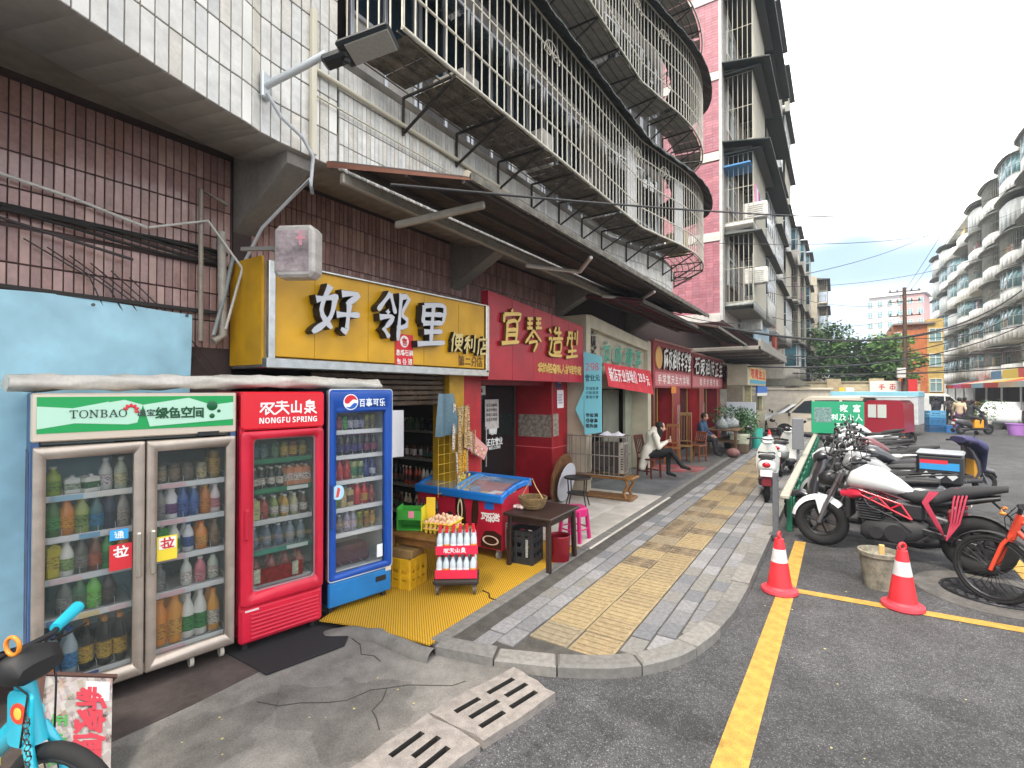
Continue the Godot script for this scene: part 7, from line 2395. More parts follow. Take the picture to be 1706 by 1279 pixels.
	P(gb, "pink_tag", Vector3(0.02, 0.17, 0.103), Vector3(0.06, 0.07, 0.004), M("e48a9a", 0.6))
	P(gb, "wing_card", Vector3(0.19, 0.2, -0.06), Vector3(0.1, 0.24, 0.008), M("e0b92a", 0.6), 0.003)
	for i in 8:
		var o := drink(0, "241c18", "3a2a20", "1c1a18", 0.03, 0.24)
		o.name = "wine_bottle"
		add_child(o, true)
		o.position = Vector3(-4.02 + (i % 4) * 0.075, 0.508, -4.18 - (i / 4) * 0.08)
		N(o, "dark bottle standing in rows behind the green display box", "bottle", "dark bottles behind the green display box")
	var yc := T("yellow_crate", "bright yellow plastic crate under the wooden side table", "crate", Vector3(-3.75, -0.004, -3.72), 0.15)
	crate(yc, 0.36, 0.3, 0.3, M("e0ac12", 0.5, 0.0, "dirt", 2.0))
	P(yc, "bin_liner", Vector3(0, 0.16, 0), Vector3(0.3, 0.22, 0.24), M("d6a010", 0.6), 0.02)
	P(yc, "carton_inside", Vector3(0.02, 0.3, -0.02), Vector3(0.26, 0.14, 0.2), M("9a7a4a", 0.8, 0.0, "dirt", 2.0), 0.01)
	# ---- trolley with packs of water
	var tr := T("trolley", "black four-wheeled dolly carrying two shrink-wrapped layers of bottled water", "trolley", Vector3(-3.2, -0.004, -3.9), 0.62)
	P(tr, "deck", Vector3(0, 0.12, 0), Vector3(0.44, 0.05, 0.34), M("2e2724", 0.7, 0.0, "dirt", 2.0), 0.015)
	for sx in [-0.18, 0.18]:
		for sz in [-0.13, 0.13]:
			b = B.new()
			b.cyl(Vector3(sx, 0.042, sz), 0.042, 0.026, 14, Basis(Vector3(0, 0, 1), PI / 2))
			b.box(Vector3(sx, 0.088, sz), Vector3(0.05, 0.02, 0.05))
			done(b, "caster", M("4a4644", 0.5), tr)
	for k in 2:
		var pk := T("water_pack", ["lower shrink-wrapped pack of red-capped water bottles on the black dolly", "upper shrink-wrapped pack of red-capped water bottles on the black dolly"][k], "water pack", Vector3(-3.2, 0.144 + 0.235 * k, -3.9), 0.62 + 0.05 * k)
		var wm := glass("dfe9ee", 0.42)
		for i in 6:
			for j in 4:
				if i > 0 and i < 5 and j > 0 and j < 3 and k == 0:
					continue
				var t := Transform3D(Basis(), Vector3(-0.165 + i * 0.066, 0, -0.1 + j * 0.066))
				var o := put("bottle", share("wb", func():
					var q := B.new()
					q.lathe([Vector2(0.026, 0), Vector2(0.031, 0.01), Vector2(0.031, 0.12), Vector2(0.03, 0.15), Vector2(0.013, 0.2), Vector2(0.012, 0.212)], 12, Vector3(), true)
					return q.mesh(null)), pk, t, M("c6d2da", 0.12))
				put("label", share("wl", func():
					var q := B.new()
					q.lathe([Vector2(0.0318, 0.03), Vector2(0.0318, 0.1)], 12)
					return q.mesh(null)), o, Transform3D(), M("e8e6e8", 0.5) if (i + j) % 4 else M("e0922a", 0.5))
				put("cap", share("wc", func():
					var q := B.new()
					q.cyl(Vector3(0, 0.222, 0), 0.0155, 0.03, 12)
					q.lathe([Vector2(0.0325, 0.032), Vector2(0.0325, 0.062)], 12)
					return q.mesh(null)), o, Transform3D(), M("d2202e", 0.4))
		var wr := P(pk, "wrap_band", Vector3(0, 0.045, 0.133), Vector3(0.41, 0.085, 0.003), M("d8284a", 0.3))
		P(pk, "wrap_band", Vector3(0.2, 0.045, 0.0), Vector3(0.003, 0.085, 0.268), M("d8284a", 0.3))
		if k == 1:
			line(wr, "农夫山泉", Vector2(0.045, 0.045), Vector3(-0.02, 0.045, 0.135), 0.055, 0.007, M("f0e6e6", 0.5))
	b = B.new()
	b.tube([Vector3(-2.95, 0.0, -4.0), Vector3(-2.86, 0.0, -3.98), Vector3(-2.8, 0.0, -3.9), Vector3(-2.7, 0.0, -3.88)], 0.006, 5)
	N(done(b, "black_string", black), "thin dark string lying on the yellow mat beside the dolly", "string")
	# ---- dark table with a basket
	var dt := T("dark_wooden_table", "dark stained square wooden table at the edge of the yellow mat", "table", Vector3(-2.9, -0.008, -5.1), 0.02)
	P(dt, "top", Vector3(0, 0.585, 0), Vector3(0.62, 0.035, 0.76), dwood, 0.01)
	P(dt, "apron", Vector3(0, 0.53, 0.31), Vector3(0.5, 0.07, 0.022), dwood)
	P(dt, "apron", Vector3(0.24, 0.53, 0), Vector3(0.022, 0.07, 0.6), dwood)
	legs(dt, 0.54, 0.68, 0.57, 0.026, dwood, 0.012)
	var bk := T("wicker_basket", "round woven bamboo basket with a hoop handle on the dark table", "basket", Vector3(-3.0, 0.598, -5.05))
	b = B.new()
	for i in 12:
		b.ring(Vector3(0, 0.008 + i * 0.0115, 0), lerpf(0.1, 0.165, sqrt(i / 11.0)), 0.0075, 26, 5, Basis(Vector3.RIGHT, PI / 2 + rng.randf_range(-0.03, 0.03)))
	b.cyl(Vector3(0, 0.006, 0), 0.1, 0.01, 20)
	done(b, "bowl", M("a8895a", 0.8, 0.0, "rust", 3.0), bk)
	b = B.new()
	b.tube([Vector3(-0.15, 0.13, 0), Vector3(-0.08, 0.26, -0.02), Vector3(-0.03, 0.34, -0.04), Vector3(0.03, 0.26, -0.01), Vector3(0.15, 0.13, 0.02)], 0.006, 6)
	done(b, "handle", M("b89a68", 0.7), bk)
	for i in 6:
		b = B.new()
		b.ell(Vector3.ZERO, Vector3(0.026, 0.022, 0.026), 9, 6)
		var o := done(b, "garlic_bulb", M(["d8c4bc", "c9a8a4"][i % 2], 0.6))
		o.position = Vector3(-3.17 + (i % 3) * 0.045, 0.622, -4.93 - (i / 3) * 0.05)
		N(o, "pale garlic bulb lying beside the wicker basket on the dark table", "garlic", "garlic beside the wicker basket")
	var bc := T("black_crate", "black slotted plastic bottle crate under the dark table", "crate", Vector3(-3.08, -0.008, -5.0), 0.1)
	crate(bc, 0.34, 0.38, 0.3, M("23262a", 0.5))
	for x in [-0.1, 0.1]:
		P(bc, "white_lettering", Vector3(x, 0.19, 0.156), Vector3(0.03, 0.2, 0.003), M("c8ccca", 0.6, 0.0, "rust", 6.0))
	b = B.new()
	b.lathe([Vector2(0.0, 0.005), Vector2(0.115, 0.0), Vector2(0.13, 0.29), Vector2(0.125, 0.3), Vector2(0.11, 0.28), Vector2(0.1, 0.02)], 22)
	var rb := done(b, "red_bin", M("8a1a28", 0.25, 0.4))
	rb.position = Vector3(-2.74, -0.008, -5.22)
	N(rb, "shiny dark red metal bin under the dark table", "bin")
	var ps := T("pink_stool", "magenta plastic stool behind the dark table", "stool", Vector3(-2.95, -0.004, -6.05))
	var pm := M("c4206e", 0.35)
	b = B.new()
	b.lathe([Vector2(0.0, 0.44), Vector2(0.15, 0.44), Vector2(0.165, 0.42), Vector2(0.17, 0.33), Vector2(0.16, 0.33)], 20)
	done(b, "seat", pm, ps)
	legs(ps, 0.28, 0.28, 0.4, 0.022, pm, 0.03)
	b = B.new()
	b.ring(Vector3(0, 0.16, 0), 0.17, 0.01, 20, 6, Basis(Vector3.RIGHT, PI / 2))
	done(b, "stretcher_ring", pm, ps)
	var wc := T("woven_back_chair", "tan woven-backed folding chair behind the chest freezer", "chair", Vector3(-4.55, -0.004, -5.85), 0.1)
	b = B.new()
	b.slab(rounded(0.36, 0.5, 0.06, Vector2(0, 0.8)), -0.02, 0.02, 0.008)
	done(b, "backrest", M("b89f7c", 0.8, 0.0, "cloth", 6.0), wc)
	P(wc, "red_cloth", Vector3(0, 0.84, 0.024), Vector3(0.24, 0.16, 0.006), M("8a3a34", 0.8, 0.0, "cloth", 8.0))
	P(wc, "seat", Vector3(0, 0.45, 0.2), Vector3(0.4, 0.03, 0.4), M("8f7a5c", 0.8), 0.01)
	legs(wc, 0.38, 0.36, 0.45, 0.014, M("5a5652", 0.4, 0.6))
	# ---- table top leaning, metal stool, caged air conditioner on a bench
	var lt := T("round_table_top", "worn round wooden table top leaning against the red column", "table top", Vector3(-4.14, -0.01, -7.98), 0.0)
	b = B.new()
	b.cyl(Vector3(0, 0.43, 0), 0.43, 0.03, 30, Basis(Vector3.UP, 0.06) * Basis(Vector3(0, 0, 1), PI / 2 - 0.16))
	done(b, "disc", M("96683e", 0.6, 0.0, "rust", 1.4), lt)
	b = B.new()
	b.cyl(Vector3(0.1, 0.36, 0.0), 0.35, 0.02, 26, Basis(Vector3.UP, 0.06) * Basis(Vector3(0, 0, 1), PI / 2 - 0.2))
	done(b, "white_disc", M("c4c4cc", 0.5), lt)
	var ms := T("metal_stool", "dark metal ring-seated stool before the caged air conditioner", "stool", Vector3(-3.72, -0.002, -7.75))
	b = B.new()
	b.ring(Vector3(0, 0.5, 0), 0.22, 0.014, 24, 6, Basis(Vector3.RIGHT, PI / 2))
	b.ring(Vector3(0, 0.24, 0), 0.17, 0.01, 20, 6, Basis(Vector3.RIGHT, PI / 2))
	b.cyl(Vector3(0, 0.24, 0), 0.165, 0.012, 20)
	b.cyl(Vector3(0, 0.495, 0), 0.21, 0.012, 24)
	done(b, "seat", M("2f2825", 0.5, 0.4), ms)
	for i in 4:
		var a := TAU * i / 4 + 0.5
		b = B.new()
		b.tube([Vector3(cos(a) * 0.25, 0, sin(a) * 0.25), Vector3(cos(a) * 0.18, 0.24, sin(a) * 0.18), Vector3(cos(a) * 0.2, 0.5, sin(a) * 0.2)], 0.011, 6)
		done(b, "leg", M("2f2825", 0.5, 0.4), ms)
	var be := T("wooden_bench", "yellow wooden bench with curved ends carrying the caged air conditioner", "bench", Vector3(-3.72, -0.002, -8.75), 0.04)
	var bw := M("b47a34", 0.4, 0.0, "wood", 1.5)
	P(be, "seat", Vector3(0, 0.4, 0), Vector3(1.34, 0.04, 0.42), bw, 0.012)
	for sx in [-0.52, 0.52]:
		for sz in [-0.15, 0.15]:
			b = B.new()
			b.tube([Vector3(sx, 0.38, sz), Vector3(sx + 0.05, 0.28, sz * 1.1), Vector3(sx - 0.03, 0.14, sz), Vector3(sx + 0.02, 0.04, sz * 1.1)], 0.028, 7)
			done(b, "leg", bw, be)
	P(be, "foot_board", Vector3(0, 0.035, 0), Vector3(1.3, 0.05, 0.36), M("a8794a", 0.6, 0.0, "wood", 1.5), 0.01)
	var ac := T("caged_air_conditioner", "grey outdoor air conditioner unit locked in a metal bar cage on the bench", "air conditioner", Vector3(-3.74, 0.42, -8.75), 0.04)
	P(ac, "casing", Vector3(0.2, 0.33, -0.02), Vector3(0.62, 0.54, 0.28), M("4a413c", 0.6, 0.0, "dirt", 1.5), 0.02)
	P(ac, "end_panel", Vector3(0.46, 0.33, 0.0), Vector3(0.1, 0.55, 0.3), M("c0b8aa", 0.5, 0.0, "dirt", 2.0), 0.01)
	for i in 9:
		P(ac, "vent_slot", Vector3(0.48, 0.14 + i * 0.045, 0.152), Vector3(0.04, 0.018, 0.004), black)
	b = B.new()
	b.ring(Vector3(0.12, 0.33, 0.125), 0.2, 0.012, 24, 6)
	done(b, "fan_ring", black, ac)
	b = B.new()
	var bars := M("938a80", 0.4, 0.5)
	for i in 13:
		for z in [-0.24, 0.24]:
			b.tube([Vector3(-0.56 + i * 0.092, 0.02, z), Vector3(-0.56 + i * 0.092, 0.72, z)], 0.008, 5)
	for x in [-0.56, 0.544]:
		for i in 5:
			b.tube([Vector3(x, 0.02, -0.24 + i * 0.12), Vector3(x, 0.72, -0.24 + i * 0.12)], 0.008, 5)
	for y in [0.02, 0.38, 0.72]:
		b.tube([Vector3(-0.56, y, 0.24), Vector3(0.544, y, 0.24), Vector3(0.544, y, -0.24), Vector3(-0.56, y, -0.24), Vector3(-0.56, y, 0.24)], 0.01, 5)
	done(b, "cage_bars", bars, ac).set_meta("kind", "stuff")
	var cs := T("paper_on_cage", "crumpled white paper sheet lying on top of the air conditioner cage", "paper", Vector3(-3.45, 1.155, -8.75))
	b = B.new()
	rg = []
	for i in 7:
		rg.append(PackedVector3Array([Vector3(-0.22 + i * 0.075, 0.01, -0.14), Vector3(-0.2 + i * 0.07, 0.05 + 0.03 * sin(i * 2.0), 0.0), Vector3(-0.22 + i * 0.075, 0.005, 0.18)]))
	b.loft(rg, false, false)
	done(b, "sheet", M("d8d4dc", 0.8), cs)
	# ---- chairs and stalls before the red shops
	wooden_chair("orange wooden chair with a straight slatted back, next to the seated woman", Vector3(-3.75, -0.004, -13.7), 0.2, "b8743a", 1.05)
	wooden_chair("taller pale wooden chair with a pointed back, beside the orange chair", Vector3(-3.6, -0.004, -14.4), 0.15, "b08a52", 1.35)
	wooden_chair("small reddish wooden chair at the foot of the tall pale chair", Vector3(-3.35, -0.004, -14.7), -0.3, "a85a34", 0.8)
	wooden_chair("red-brown chair that the woman in the white coat sits on", Vector3(-3.62, -0.004, -11.3), 1.3, "7a3428", 0.95)
	var vt := T("produce_table", "wooden table with plastic bags of greens before the far red shops", "table", Vector3(-3.0, -0.006, -17.1))
	P(vt, "top", Vector3(0, 0.76, 0), Vector3(0.9, 0.05, 1.3), M("8a6844", 0.6, 0.0, "wood", 1.0), 0.01)
	legs(vt, 0.84, 1.2, 0.74, 0.035, M("7a5a38", 0.6, 0.0, "wood", 1.0))
	P(vt, "shelf", Vector3(0, 0.4, 0), Vector3(0.8, 0.03, 1.1), M("7a5a38", 0.6, 0.0, "wood", 1.0))
	for i in 3:
		b = B.new()
		rg = []
		for k in 7:
			var g3 := PackedVector3Array()
			for j in 12:
				var a := TAU * j / 12
				var rr: float = [0.02, 0.17, 0.2, 0.18, 0.1, 0.04, 0.07][k] * (1 + 0.18 * sin(j * 2.3 + k * 1.7 + i))
				g3.append(Vector3(cos(a) * rr, [0.0, 0.01, 0.1, 0.2, 0.28, 0.33, 0.4][k], sin(a) * rr))
			rg.append(g3)
		b.loft(rg)
		var o := done(b, "plastic_bag", M(["b9c0bc", "a8b0b0", "c8ccc8"][i], 0.25, 0.0, "rust", 3.0))
		o.position = Vector3(-2.95 + 0.1 * (i - 1), 0.78, -16.75 - i * 0.38)
		N(o, ["tied pale plastic bag on the street end of the produce table", "greyish plastic bag in the middle of the produce table", "whitish plastic bag at the far end of the produce table"][i], "bag", "bags on the produce table")
	b = B.new()
	b.slab(PackedVector2Array([Vector2(-0.25, 0), Vector2(0.25, 0), Vector2(0.27, 0.3), Vector2(-0.27, 0.3)]), -0.2, 0.2, 0.02)
	var fb := done(b, "foam_box", M("c9ccb4", 0.7, 0.0, "dirt", 2.0))
	fb.position = Vector3(-2.62, 0.28, -17.35)
	N(fb, "pale foam box raised beside the produce table", "box")
	var ls := P(self, "low_stool", Vector3(-2.62, 0.135, -17.35), Vector3(0.5, 0.28, 0.4), M("5a4a3a", 0.7), 0.02)
	N(ls, "low dark stool carrying the pale foam box", "stool")
	b = B.new()
	b.ell(Vector3(0, 0.13, 0), Vector3(0.2, 0.14, 0.16), 10, 7)
	var pb := done(b, "pink_bag", M("b07a78", 0.7, 0.0, "rust", 3.0))
	pb.position = Vector3(-2.62, -0.01, -16.1)
	N(pb, "dull pink bag on the ground before the produce table", "bag")
	for k in [[-2.58, -18.0, 0.95, 0.42, "leafy potted shrub in a tall dark pot at the pavement edge"], [-3.1, -18.4, 1.05, 0.6, "bushy green plant behind the produce table with a yellow bow"], [-2.75, -19.0, 0.9, 0.4, "second leafy plant just behind the potted shrub"]]:
		var pt := T("potted_plant", k[4], "plant", Vector3(k[0], -0.006, k[1]), 0, "plants before the far red shops")
		b = B.new()
		b.lathe([Vector2(0.0, 0), Vector2(0.17, 0), Vector2(0.22, 0.42), Vector2(0.2, 0.44), Vector2(0.18, 0.38), Vector2(0.0, 0.38)], 16)
		done(b, "pot", M("2a2422", 0.5), pt)
		b = B.new()
		for i in 5:
			b.tube([Vector3(0, 0.36, 0), Vector3(sin(i * 1.3) * 0.1, 0.7, cos(i * 1.3) * 0.1), Vector3(sin(i * 1.3) * 0.25, k[2] + 0.1, cos(i * 1.3) * 0.25)], 0.008, 5)
		done(b, "stem", M("4a5a2a", 0.7), pt)
		leaves(pt, Vector3(0, k[2], 0), Vector3(k[3], 0.45, k[3]), 420, 0.13, Color(0.04, 0.11, 0.03), int(k[3] * 100))
	for k in [[-2.9, -18.75, "3aa89a", "teal plastic bucket between the plants"], [-3.5, -19.6, "d8d8dc", "white board standing behind the plants"]]:
		if k[2] == "3aa89a":
			b = B.new()
			b.lathe([Vector2(0.0, 0), Vector2(0.15, 0), Vector2(0.19, 0.7), Vector2(0.17, 0.7), Vector2(0.14, 0.05)], 16)
			var o := done(b, "teal_bucket", M(k[2], 0.4))
			o.position = Vector3(-2.3, -0.006, -18.9)
			N(o, k[3], "bucket")
		else:
			var o := P(self, "white_board", Vector3(-3.0, 0.95, -20.2), Vector3(1.0, 1.2, 0.05), M("c9ced4", 0.5), 0.01)
			N(o, k[3], "board")


# ---------------------------------------------------------------- street furniture
func build_street_furniture() -> void:
	var orange := M("e0303a", 0.45, 0.0, "soft", 2.0)
	var cones := [[-0.51, -0.09, -5.82, "red traffic cone with white band standing on the yellow line by the kerb"], [0.51, -0.09, -6.04, "red traffic cone with white band beside the pale bucket"], [-2.0, -0.01, -19.6, "small red cone on the pavement beyond the potted plants"]]
	for k in cones:
		var g := T("traffic_cone", k[3], "traffic cone", Vector3(k[0], k[1], k[2]), rng.randf() * 3, "red traffic cones")
		var b := B.new()
		b.lathe([Vector2(0.165, 0), Vector2(0.175, 0.015), Vector2(0.17, 0.04), Vector2(0.13, 0.05), Vector2(0.115, 0.07)], 24)
		done(b, "base", M("d2404e", 0.6, 0.0, "dirt", 3.0), g)
		b = B.new()
		b.lathe([Vector2(0.116, 0.065), Vector2(0.078, 0.32)], 24)
		b.lathe([Vector2(0.058, 0.44), Vector2(0.042, 0.545), Vector2(0.034, 0.55)], 24)
		b.ring(Vector3(0, 0.58, 0), 0.032, 0.014, 16, 7)
		done(b, "body", orange, g)
		b = B.new()
		b.lathe([Vector2(0.0795, 0.315), Vector2(0.0585, 0.445)], 24)
		done(b, "white_band", M("d9d9dc", 0.4, 0.0, "dirt", 3.0), g)
	var bu := T("bucket", "dirty pale bucket half full of set cement between the cones and the motorcycle", "bucket", Vector3(0.36, -0.09, -6.55))
	var b := B.new()
	b.lathe([Vector2(0.0, 0.0), Vector2(0.14, 0.0), Vector2(0.175, 0.33), Vector2(0.19, 0.34), Vector2(0.192, 0.38), Vector2(0.175, 0.385), Vector2(0.165, 0.33), Vector2(0.0, 0.32)], 26)
	done(b, "pail", M("a8a290", 0.7, 0.0, "rust", 2.0), bu)
	P(bu, "stick", Vector3(0.02, 0.38, 0.02), Vector3(0.05, 0.14, 0.04), M("b89a62", 0.8), 0.006)
	var bo := T("steel_post", "square grey steel post at the pavement edge before the motorcycle", "post", Vector3(-0.72, -0.01, -7.75))
	P(bo, "post", Vector3(0, 0.43, 0), Vector3(0.075, 0.88, 0.05), M("7d8084", 0.4, 0.6, "metal", 2.0), 0.008)
	P(bo, "foot_plate", Vector3(0, 0.01, 0), Vector3(0.16, 0.02, 0.14), M("5d5f62", 0.5, 0.6))
	# green guard rail along the parked bikes
	var gd := T("guard_rail", "low green guard rail with a pale top bar between pavement and parked bikes", "guard rail", Vector3(-0.64, -0.09, 0))
	var green := M("1f7a5c", 0.5, 0.0, "dirt", 1.5)
	for i in 15:
		var z := -8.4 - i * 0.86
		P(gd, "post", Vector3(0.04, 0.26, z), Vector3(0.07, 0.52, 0.07), green, 0.008)
		P(gd, "panel", Vector3(0.09, 0.36, z - 0.3), Vector3(0.03, 0.24, 0.42), green, 0.01)
	P(gd, "top_bar", Vector3(0, 0.55, -14.5), Vector3(0.12, 0.06, 12.8), M("b9b7a8", 0.5, 0.0, "dirt", 1.5), 0.012)
	# green notice board
	var nb := T("green_notice_board", "green parking notice board with white characters over the parked bikes", "sign", Vector3(0.0, -0.09, -20.0), 0.15)
	P(nb, "board", Vector3(0, 1.16, 0), Vector3(1.5, 1.08, 0.05), M("178a62", 0.45), 0.008)
	for x in [-0.6, 0.6]:
		P(nb, "post", Vector3(x, 0.6, -0.05), Vector3(0.06, 1.2, 0.05), M("9a9c98", 0.4, 0.5))
	var wh := M("c8e0d4", 0.5)
	line(nb, "家富", Vector2(0.2, 0.22), Vector3(0.36, 1.48, 0.026), 0.36, 0.03, wh)
	line(nb, "利及山人", Vector2(0.17, 0.2), Vector3(0.26, 1.18, 0.026), 0.23, 0.026, wh)
	line(nb, "石泉生", Vector2(0.17, 0.2), Vector3(0.32, 0.88, 0.026), 0.26, 0.026, wh)
	P(nb, "picture", Vector3(-0.42, 1.25, 0.027), Vector3(0.5, 0.5, 0.006), M("8fb4b0", 0.5, 0.0, "rust", 2.0))
	P(self, "utility_box", Vector3(-0.75, 1.0, -13.0), Vector3(0.22, 0.7, 0.2), M("77797e", 0.5, 0.3), 0.01)
	var ub := get_child(get_child_count() - 1)
	N(ub, "grey metal box on a post among the scooters by the guard rail", "utility box")
	P(ub, "post", Vector3(-0.75, 0.3, -13.0), Vector3(0.06, 0.8, 0.06), M("77797e", 0.5, 0.3))
	# blue crates by the lane mouth
	for k in 4:
		var g := T("blue_crate", ["lower dark blue crate by the red tricycle", "blue crate stacked on top by the red tricycle", "blue crate standing apart toward the open road", "topmost pale blue crate of the stack by the tricycle"][k], "crate", Vector3([4.1, 4.1, 4.75, 4.1][k], [-0.09, 0.27, -0.09, 0.63][k], -32.5), 0.3, "blue crates")
		crate(g, 0.7, 0.34, 0.5, M(["1f4f7a", "2a6a9a", "2a6aa4", "4a8ab0"][k], 0.5))
	# leaning poster board and striped post beside the steel fridge
	var ab := T("leaning_poster_board", "white framed poster board with red and green print leaning beside the blue bicycle", "poster board", Vector3(-3.27, 0.13, -0.93))
	var ax := Vector3(0.82, -0.5, 0.28).normalized()
	var an := Vector3(0.5, 0.62, -0.3)
	an = (an - ax * an.dot(ax)).normalized()
	ab.basis = Basis(ax, an.cross(ax), an)
	P(ab, "board", Vector3.ZERO, Vector3(0.86, 0.34, 0.02), M("bdb8b2", 0.6, 0.0, "print", 2.0), 0.004)
	P(ab, "frame_edge", Vector3(0, -0.18, 0.0), Vector3(0.88, 0.02, 0.035), M("5a4038", 0.5))
	P(ab, "frame_edge", Vector3(-0.44, 0, 0), Vector3(0.02, 0.38, 0.035), M("5a4038", 0.5))
	line(ab, "新家便利", Vector2(0.12, 0.13), Vector3(-0.1, 0.06, 0.011), 0.13, 0.022, M("c03a48", 0.6), "red_print")
	line(ab, "正山生石泉可", Vector2(0.06, 0.07), Vector3(0.08, -0.08, 0.011), 0.1, 0.012, M("4a9a4a", 0.6), "green_print")
	P(ab, "white_card", Vector3(-0.34, 0.09, 0.012), Vector3(0.12, 0.12, 0.003), M("d8d8dc", 0.6))
	var sp := T("striped_post", "black and orange striped crash post at the corner of the steel fridge", "post", Vector3(-3.72, -0.06, -0.9))
	for i in 5:
		P(sp, "stripe", Vector3(0, 0.06 + i * 0.12, 0), Vector3(0.15, 0.118, 0.1), M("1c1a18" if i % 2 else "d8862a", 0.5, 0.0, "dirt", 2.0), 0.008)


# ---------------------------------------------------------------- two-wheelers (forward is +x)
func wheel(g: Node3D, c: Vector3, R: float, w: float, rim: Material, spokes: int, disc := true) -> Node3D:
	var o := Node3D.new()
	o.name = "wheel"
	g.add_child(o, true)
	o.position = c
	var key := "%.2f_%.2f_%d" % [R, w, spokes]
	put("tyre", share("ty" + key, func():
		var b := B.new()
		b.ring(Vector3.ZERO, R - w * 0.5, w * 0.5, 30, 9, Basis(), 1.0)
		return b.mesh(null)), o, Transform3D(), M("1a1a1b", 0.85, 0.0, "dirt", 3.0))
	put("rim", share("ri" + key, func():
		var b := B.new()
		b.ring(Vector3.ZERO, R - w, 0.014, 26, 6, Basis(), 1.6)
		b.cyl(Vector3.ZERO, R * 0.14, w * 1.1, 12, Basis(Vector3.RIGHT, PI / 2))
		for i in spokes:
			var a := TAU * i / spokes
			var r := 0.003 if spokes > 12 else 0.015
			b.tube([Vector3(cos(a) * R * 0.1, sin(a) * R * 0.1, w * 0.2 * (1 if i % 2 else -1)), Vector3(cos(a + 0.12) * (R - w), sin(a + 0.12) * (R - w), 0)], r, 5)
		return b.mesh(null)), o, Transform3D(), rim)
	if disc:
		put("brake_disc", share("bd" + key, func():
			var b := B.new()
			b.lathe([Vector2(R * 0.3, -0.003), Vector2(R * 0.48, -0.003), Vector2(R * 0.48, 0.003), Vector2(R * 0.3, 0.003)], 24, Vector3(0, 0, w * 0.5), false, Basis(Vector3.RIGHT, PI / 2))
			return b.mesh(null)), o, Transform3D(), M("8a8a8c", 0.3, 0.8))
	return o


# a body swept along x from sections [x, y, half height, half width]
func hull(sec: Array, m := 12, pw := 0.8) -> B:
	var b := B.new()
	var rings := []
	for s in sec:
		var g := PackedVector3Array()
		for j in m:
			var t := TAU * j / m
			g.append(Vector3(s[0], s[1] + signf(sin(t)) * pow(absf(sin(t)), pw) * s[2], signf(cos(t)) * pow(absf(cos(t)), pw) * s[3]))
		rings.append(g)
	b.loft(rings)
	return b


func handlebar(g: Node3D, p: Vector3, half: float, m: Material, mirrors: bool) -> void:
	var b := B.new()
	b.tube([p + Vector3(-0.12, 0.02, -half), p + Vector3(-0.02, 0.03, -half * 0.5), p, p + Vector3(-0.02, 0.03, half * 0.5), p + Vector3(-0.12, 0.02, half)], 0.012, 7)
	var o := done(b, "handlebar", m, g)
	for s in [-1.0, 1.0]:
		b = B.new()
		b.tube([p + Vector3(-0.06, 0.025, s * half * 0.72), p + Vector3(-0.14, 0.02, s * (half + 0.02))], 0.019, 8)
		b.tube([p + Vector3(0.03, 0.01, s * half * 0.55), p + Vector3(-0.04, 0.02, s * half)], 0.006, 5)
		done(b, "grip", M("161617", 0.8), o)
		if mirrors:
			b = B.new()
			b.tube([p + Vector3(-0.02, 0.03, s * half * 0.6), p + Vector3(0.0, 0.17, s * half * 0.8), p + Vector3(-0.02, 0.2, s * half * 0.95)], 0.006, 5)
			b.ell(p + Vector3(-0.02, 0.22, s * half * 1.02), Vector3(0.016, 0.045, 0.07), 10, 6)
			done(b, "mirror", M("1a1a1c", 0.25), o)


